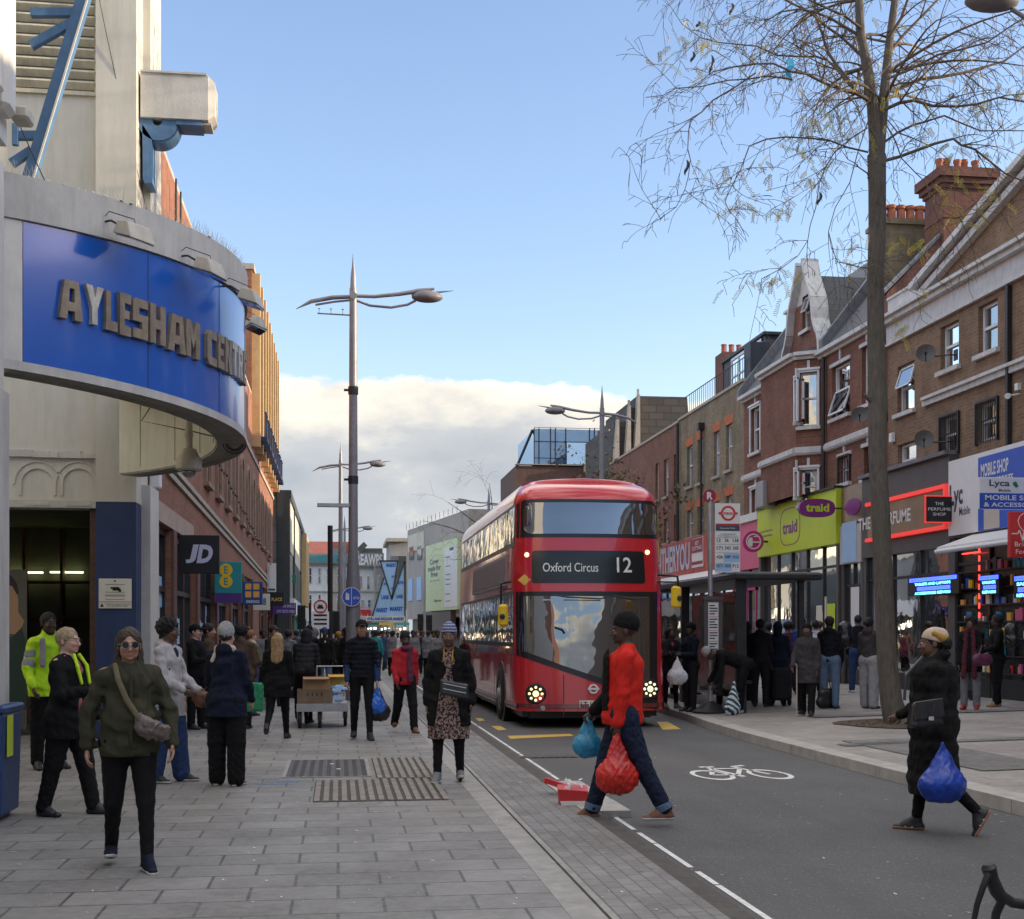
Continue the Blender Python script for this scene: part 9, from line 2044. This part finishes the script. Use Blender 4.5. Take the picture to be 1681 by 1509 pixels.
b=MB();b.tube([(c.x,c.y,c.z+.1),(c.x+.1,c.y+.1,c.z+.95)],.016,6);b.tube([(c.x+.3,c.y,c.z+.1),(c.x+.1,c.y,c.z+.6)],.016,6);b.build('frame','dark_steel',t);b=MB();b.box(c.x-.05,c.x+.3,c.y-.15,c.y+.2,c.z+.35,c.z+.6,0,.08);b.build('seat','c_navy',t)
for dx in(0,.32):b=MB();b.lathe([(.10,-.02),(.11,0),(.10,.02)],(c.x+dx,c.y-.1,c.z+.11),(1,.2,0),n=14);b.build('wheel','tyre',t)
c=P(1612,1078,23.2);blob('handbag','dark purple bag hanging from the arm of the woman with the long scarf','handbag','leather_purple',(c.x-.3,c.y-.3,c.z-.3),(c.x+.3,c.y+.3,c.z+.3),.012,lambda s:(s.cap((c.x-.08,c.y,c.z-.06),(c.x+.10,c.y,c.z-.06),.11,.11,.02,flat=((0,1,0),.5)),s.cap((c.x-.06,c.y,c.z+.02),(c.x,c.y,c.z+.20),.02,.014,.02)))
M_,J_,U_=HD[1593][2];S_=SDF((-.3,-.35,.3),(.3,.2,1.6),.012)
for sx in(-1,1):S_.cap(U_((sx*.06,-.08,1.47)),U_((sx*.10,-.15,.62)),.04,.05,.02,flat=((0,1,0),.5))
S_.cap(U_((-.06,-.0,1.47)),U_((.06,-.0,1.47)),.06,.06,.02);S_.folds(.004,60,2);V_,F_=S_.mesh();meshobj('scarf',V_,F_,'c_maroon',HD[1593][0])
protos=[]
fk=[('c_greytrouser','c_black','h_black','dark','short'),('c_denim','c_denim','h_black','brown','short'),('c_navy','c_black','h_brown','pale','bob'),('c_white','c_denimlight','h_black','dark','crop'),('c_tan','c_charcoal','h_brown','tan','short'),('c_maroon','c_black','h_black','brown','afro')]
words={'c_greytrouser':'grey','c_denim':'faded blue','c_navy':'navy','c_white':'white','c_tan':'tan','c_maroon':'maroon'}
spots=[(432,1138,0,20),(487,1120,1,150),(560,1110,4,10),(603,1100,2,160),(612,1108,0,5),(628,1098,5,20),(636,1104,1,10),(645,1110,0,170),(653,1099,3,0),(661,1113,3,15),(670,1104,4,160),(678,1116,0,10),(686,1107,2,0),(694,1100,1,20),(703,1112,0,165),(712,1106,5,10),(597,1116,1,20),(642,1094,0,0),(664,1095,4,30),(688,1095,0,10),(622,1093,3,170),(540,1104,5,0),(500,1112,0,30),(400,1150,2,160),(718,1122,0,20),(1215,1130,1,170),(1262,1136,0,150),(1293,1140,5,175),(1300,1128,0,160),(1345,1130,4,170),(1140,1140,0,100),(1112,1140,2,30),(1160,1138,1,60)]
where=['left of the lamp mast','under the market banners','near the bus','in the queue beyond the shelter']
cnt={}
for i,(X,Y,k,fa)in enumerate(spots):
 a,l_,hr_,sk,hst=fk[k];wtxt=where[3]if X>1085 else where[0]if X<585 else where[1]if X<676 else where[2]
 grp='shoppers in the distance '+wtxt
 lb='small distant person in %s standing %s'%(words[a],wtxt)
 p=gpr(X,Y)if X>1085 else gp(X,Y);key=(k,)
 if key not in cnt:cnt[key]=person(lb,X,Y,1.70,fa,walk(.5)if k%2 else sp,1.12,sk,(hst,hr_),('jacket',a,dict(hem=(.7,.85,.6)[k%3],puff=1.3)),('straight',l_),'shoe_black',group=grp,right=X>1085)[0]
 else:copy_tree(cnt[key],tuple(p),rad(fa),lb,grp,sc=None)
by={}
for o in bpy.data.objects:
 if o.get('category')=='person':by.setdefault(o['label'],[]).append(o)
for lb,os_ in by.items():
 if len(os_)>1:
  os_.sort(key=lambda o:lat(0)+math.atan2(o.location.x,o.location.y));names=['leftmost','second','third','fourth','fifth','sixth']
  for i,o in enumerate(os_):o['label']=lb.replace('small distant',('rightmost' if i==len(os_)-1 else names[i]+(' from left' if i else ''))+' distant')
def bark_mat(name,c):
 m,nt,b=nodes(name);t=NT(nt);v=t.coord();n=t.noise(t.mapping(v,(6,6,1.2)),4,7,.7);n2=t.noise(v,1.3,4)
 col=t.ramp(n,[(.3,tuple(x*.55 for x in c)),(.7,tuple(x*1.25 for x in c))]);col=t.mix(t.ramp(n2,[(.5,(0,0,0)),(.7,(.5,.5,.5))]),col,(c[0]*.7,c[1]*.85,c[2]*.6))
 nt.links.new(col,b.inputs['Base Color']);b.inputs['Roughness'].default_value=.9;nt.links.new(t.bump(n,.8,.02),b.inputs['Normal'])
bark_mat('bark',(.125,.108,.092));bark_mat('twig_bark',(.15,.11,.08))
def leaf_mat(name,a,c_):
 m,nt,b=nodes(name);t=NT(nt);v=t.coord();nt.links.new(t.ramp(t.noise(v,3,3),[(.35,a),(.65,c_)]),b.inputs['Base Color']);b.inputs['Roughness'].default_value=.6
 b.inputs['Subsurface Weight'].default_value=0
leaf_mat('leaf_yellow',(.34,.34,.05),(.66,.48,.08));leaf_mat('leaf_brown',(.16,.09,.04),(.10,.10,.04))
TD=tp.x*ST+tp.y*CT
def T(X,Y,d=0):return P(X,Y,TD+d)
tr=random.Random(42)
tree=thing('street_tree',(tp.x,tp.y,gz(tp.x,tp.y)),'tall slender tree with bare twigs and a few yellowing leaves on the right pavement','tree')
trunk=[(1478,1200),(1471,1182),(1463,1150),(1456,1080),(1450,950),(1446,850),(1440,740),(1441,660),(1438,560),(1437,460),(1440,380),(1440,310),(1439,255)]
trr=[.93*q_ for q_ in[.27,.22,.19,.168,.158,.160,.152,.165,.148,.142,.148,.15,.16]]
b=MB();tpts=[T(X,Y,.04*math.sin(i))for i,(X,Y)in enumerate(trunk)];tpts[0].z=gz(tp.x,tp.y)-.05
b.tube(tpts,trr,16)
for X,Y,s_ in((1424,655,-1),(1432,430,-1),(1430,300,-1)):
 p_=T(X+12,Y+4);b.tube([p_,p_+Vector((s_*.12,-.03,.05)),p_+Vector((s_*.2,-.03,.11))],[.07,.05,.012],8)
leads=[([(1437,262),(1436,225),(1432,170),(1424,110),(1413,60),(1410,0),(1409,-60),(1404,-140)],[.105,.095,.09,.082,.072,.065,.055,.03]),([(1441,262),(1446,215),(1450,170),(1455,120),(1460,70),(1469,0),(1478,-60),(1490,-130)],[.105,.09,.085,.075,.065,.058,.05,.03])]
LP=[]
for k,(pts,rs)in enumerate(leads):
 q=[T(X,Y,(.15 if k else-.12)*i/4)for i,(X,Y)in enumerate(pts)];b.tube(q,rs,10);LP.append((q,rs))
b.build('trunk','bark',tree,smooth='auto')
br_=MB();ends=[]
def limb(p0,d,L_,r0,depth,droop=.0,n=7,wig=.16):
 pts=[p0];d=d.normalized();seg=L_/n;w_=Vector((tr.gauss(0,1),tr.gauss(0,1),tr.gauss(0,1)))*wig
 for i in range(n):
  w_=w_*.6+Vector((tr.gauss(0,1),tr.gauss(0,1),tr.gauss(0,1)))*wig*.6
  d=(d+w_*.5+Vector((0,0,-droop*(i+1)/n))).normalized();pts.append(pts[-1]+d*seg)
 rs=[max(.0042,r0*(1-.8*i/n))for i in range(n+1)]
 br_.tube(pts,rs,6 if depth<1 else(4 if depth<2 else 3),caps=False)
 ends.append((pts,depth))
 if depth<3:
  for i in range(1,n+1):
   k=1
   for _ in range(k):
    if tr.random()<(.85,.72,.40)[depth]:
     t_=(pts[i]-pts[i-1]).normalized();ax=Vector((tr.gauss(0,1),tr.gauss(0,1),tr.gauss(0,.6)));s_=ax-t_*ax.dot(t_);s_=s_.normalized()if s_.length>.1 else t_.orthogonal()
     nd=(t_*tr.uniform(.35,.9)+s_*tr.uniform(.55,1.1)).normalized()
     limb(pts[i],nd,L_*tr.uniform(.30,.52),max(.0045,rs[i]*.62),depth+1,droop=droop+tr.uniform(.0,.22),n=max(4,n-1),wig=wig*1.12)
 return pts
def guide(px,r0,d=0,dz=0):
 q=[T(X,Y,d+dz*i)for i,(X,Y)in enumerate(px)];pts=[]
 for a,c in zip(q[:-1],q[1:]):pts+=[a,a.lerp(c,.5)+Vector((tr.gauss(0,.03),tr.gauss(0,.05),tr.gauss(0,.03)))]
 pts.append(q[-1]);n=len(pts);rs=[max(.006,r0*(1-.75*i/n))for i in range(n)];br_.tube(pts,rs,6,caps=False)
 for i in range(1,n):
  for _ in range(2):
   if tr.random()<.50:
    t_=(pts[i]-pts[i-1]).normalized();ax=Vector((tr.gauss(0,1),tr.gauss(0,1.1),tr.gauss(0,.8)));s_=(ax-t_*ax.dot(t_)).normalized()
    limb(pts[i],t_*tr.uniform(.4,1)+s_*.8,tr.uniform(.6,1.35),max(.006,rs[i]*.6),1,droop=tr.uniform(.0,.18),n=6)
for g,r0,d,dz in(([(1432,170),(1405,150),(1358,85),(1340,30),(1332,-30)],.035,0,.05),([(1430,165),(1405,154),(1350,135),(1300,118),(1240,105),(1170,118)],.032,-.1,-.12),([(1395,140),(1358,99),(1316,93),(1243,76),(1180,70),(1120,40)],.022,0,.15),([(1300,130),(1260,125),(1194,132),(1110,145),(1060,160)],.015,-.3,.0),([(1240,120),(1170,165),(1134,195),(1129,245),(1130,290),(1110,340),(1085,360)],.013,-.35,0),([(1424,100),(1380,60),(1330,20),(1270,-10),(1200,-30)],.028,.1,.2),([(1412,45),(1350,10),(1280,-20)],.025,-.2,-.2),([(1425,250),(1360,230),(1290,225),(1230,240),(1215,280),(1190,330),(1200,352)],.016,-.1,-.1),([(1424,210),(1370,250),(1345,300),(1330,370),(1310,420),(1250,458)],.012,-.2,-.1),([(1430,300),(1410,275),(1392,262)],.014,0,0),([(1428,190),(1395,300),(1360,380),(1375,430),(1420,440)],.009,-.2,-.05),([(1456,150),(1510,130),(1580,120),(1650,100),(1720,60)],.035,.1,.15),([(1452,180),(1500,165),(1570,175),(1640,160),(1720,180)],.03,-.2,-.15),([(1448,265),(1510,245),(1565,228),(1600,245),(1650,285),(1700,300)],.028,-.1,-.1),([(1450,235),(1500,205),(1550,190),(1610,215),(1690,215)],.022,.2,.1),([(1458,90),(1510,30),(1560,-20),(1600,-60)],.03,.2,.2),([(1460,60),(1490,0),(1500,-60)],.03,-.2,-.2),([(1452,200),(1480,260),(1520,300),(1540,360),(1600,350)],.012,-.4,-.1),([(1456,130),(1540,90),(1620,70),(1700,20)],.022,-.5,-.3)):guide(g,r0,d,dz)
for(q,rs)in LP:
 for i in range(2,len(q)):
  for _ in range(2):
   a=tr.uniform(0,6.28);limb(q[i],Vector((math.cos(a),math.sin(a),tr.uniform(.1,.7))),tr.uniform(1.6,3.0),rs[i]*.38,0,droop=tr.uniform(.05,.3))
br_.build('branches','twig_bark',tree,smooth='raw')
lf=MB()
def pinnate(p,d,L_,n=9,w_=.040):
 d=d.normalized();sd=d.cross(Vector((tr.gauss(0,1),tr.gauss(0,1),.2))).normalized();q=p
 for i in range(n):
  d=(d+Vector((0,0,-.09))).normalized();q2=q+d*(L_/n)
  for s_ in(-1,1):
   e=(sd*s_*.8+d*.5).normalized();l=w_*tr.uniform(.8,1.5);u=d*.009
   lf.add([q2,q2+e*l*.5+u,q2+e*l,q2+e*l*.5-u],[(0,1,2,3)])
  lf.add([q,q+sd*.003,q2+sd*.003,q2],[(0,1,2,3)]);q=q2
spots=[(1215,280,60,34),(1212,345,30,18),(1250,460,55,26),(1290,455,40,14),(1335,205,45,30),(1310,235,40,16),(1400,200,50,34),(1290,345,40,16),(1330,290,25,14),(1410,160,50,26),(1395,400,40,10),(1385,430,30,10),(1480,400,25,10),(1510,405,25,12),(1560,350,60,24),(1600,250,120,50),(1500,120,160,60),(1640,160,90,50),(1150,90,90,26),(1120,55,60,16),(1470,535,25,12),(1300,60,150,30),(1600,330,60,14),(1375,270,30,12),(1505,480,20,8)]
for X,Y,rad_,n in spots:
 for k in range(int(n*.7)):
  p=T(X+tr.gauss(0,rad_*.5),Y+tr.gauss(0,rad_*.32),tr.gauss(0,.35));d=Vector((tr.gauss(0,1),tr.gauss(0,1),-tr.uniform(.1,1.2)))
  pinnate(p,d,tr.uniform(.16,.32))
lf.build('leaves','leaf_yellow',tree,smooth='raw')
for X,Y,l in((1137,85,.18),(1168,90,.34),(1127,262,.26),(1345,315,.22),(1201,5,.2),(1386,48,.14),(1146,35,.1)):
 b=MB();p=T(X,Y,-.3);b.tube([p+Vector((.03*math.sin(i*.9),0,-l*i/6))for i in range(7)],[.004,.02,.026,.022,.026,.016,.003],6);b.build('seed_pod','black_plastic',tree)
b=MB();p=T(1290,98,-.3);g=[(0,0),(.12,.02),(.14,-.10),(.07,-.22),(.10,-.34),(.02,-.30),(-.02,-.16),(.03,-.10)]
b.add([p+Vector((x,.03*math.sin(9*z),z))for x,z in g]+[p+Vector((x,.03*math.sin(9*z)+.02,z))for x,z in g],[(0,1,2,7),(7,2,3,6),(6,3,4,5),(8,15,10,9),(15,14,11,10),(14,13,12,11)])
mat('blue_film',(.05,.38,.62),.4,var=.2,vs=20);tag(b.build('plastic_scrap','blue_film'),'torn scrap of light blue plastic caught in the tree branches','plastic bag')
def small_tree(X,D,Yt,spread,label,leaves=0,seed=1,z0=0,Xc=None):
 global br_,tr;tr=random.Random(seed);p=P(X,HYP,D);H_=EYE+D*(HYP-Yt)/FPX;t=thing('bare_tree' if not leaves else 'leafy_tree',(p.x,p.y,z0),label,'tree');br_=MB()
 b=MB();q=[Vector((p.x+.1*math.sin(i),p.y,z0+H_*.6*i/6))for i in range(7)];b.tube(q,[.16-.012*i for i in range(7)],10);b.build('trunk','bark',t)
 n0=len(ends)
 for k in range(10 if not leaves else 6):a=k*.63+tr.random();limb(q[-1]-Vector((0,0,tr.uniform(0,H_*.25))),Vector((math.cos(a)*spread,math.sin(a)*spread,tr.uniform(.6,1.2))),H_*.42,.05,0,droop=.02,n=6,wig=.2)
 br_.build('branches','twig_bark',t,smooth='raw')
 if leaves:
  b=MB()
  for pts,dp in ends[n0:]:
   if dp<1:continue
   for q_ in pts[1:]:
    for _ in range(leaves):c_=q_+Vector((tr.gauss(0,.12),tr.gauss(0,.12),tr.gauss(0,.12)));s_=tr.uniform(.05,.11);n_=Vector((tr.gauss(0,1),tr.gauss(0,1),tr.gauss(0,1))).normalized();u=n_.orthogonal().normalized();v=n_.cross(u);b.add([c_-u*s_,c_+v*s_*.6,c_+u*s_,c_-v*s_*.6],[(0,1,2,3)])
  b.build('leaves','leaf_brown',t,smooth='raw')
small_tree(830,60,712,1.3,'bare winter tree rising behind the bus roof',seed=3)
small_tree(1040,52,745,.3,'tree with dry brown leaves between the bus and the red brick house',leaves=1,seed=5)
def split_parts(names,lim=100):
 """each separate piece of these meshes becomes a part of its own"""
 for o in list(bpy.data.objects):
  if o.type!='MESH' or o.name.split('.')[0]not in names or o.get('kind')or len(o.data.vertices)>20000:continue
  me=o.data;n=len(me.vertices);lab=np.arange(n);ed=np.array([e.vertices[:]for e in me.edges])
  while True:
   m=np.minimum(lab[ed[:,0]],lab[ed[:,1]]);new=lab.copy();np.minimum.at(new,ed[:,0],m);np.minimum.at(new,ed[:,1],m);new=new[new]
   if(new==lab).all():break
   lab=new
  ids=np.unique(lab)
  if len(ids)<2 or len(ids)>lim:continue
  V=[v.co[:]for v in me.vertices];groups={}
  for p in me.polygons:groups.setdefault(lab[p.vertices[0]],[]).append((tuple(p.vertices),p.material_index,p.use_smooth))
  ch=[c for c in bpy.data.objects if c.parent==o];first=True
  for g in groups.values():
   vi=sorted({i for f,_,_ in g for i in f});mp={a:b for b,a in enumerate(vi)};nm=bpy.data.meshes.new(o.name.split('.')[0]);nm.from_pydata([V[i]for i in vi],[],[tuple(mp[i]for i in f)for f,_,_ in g])
   for mt in me.materials:nm.materials.append(mt)
   nm.polygons.foreach_set('material_index',[x for _,x,_ in g]);nm.polygons.foreach_set('use_smooth',[x for _,_,x in g])
   if first:o.data=nm;first=False
   else:c=o.copy();c.data=nm;COL.objects.link(c)
split_parts({'pilaster','cornice','arch_surround','interior_screen','downpipe','upper_side_window','lower_side_window','upper_side_surround','lower_side_surround','window_poster','lifting_key','pier','gable_coping','bay_cornice','advert_frame','advert_panel','canopy_lining','window_goods','window','shelf','eye','fluted_pillar','clamp','roof_upstand','tympanum','raking_cornice','cornice_brick','night_panel','rule','blue_bar','bolt_plate','belt','string_course','panel_seam','aerial_rod','brace','pocket','party_wall','pane','goods','window_arches','pale_panel','sprayed_letters','bulb','strip_light','canopy_ceiling','reflective_bands','lime_edges','jeans_cuffs','balcony_door','trim_strip','dark_roof'})
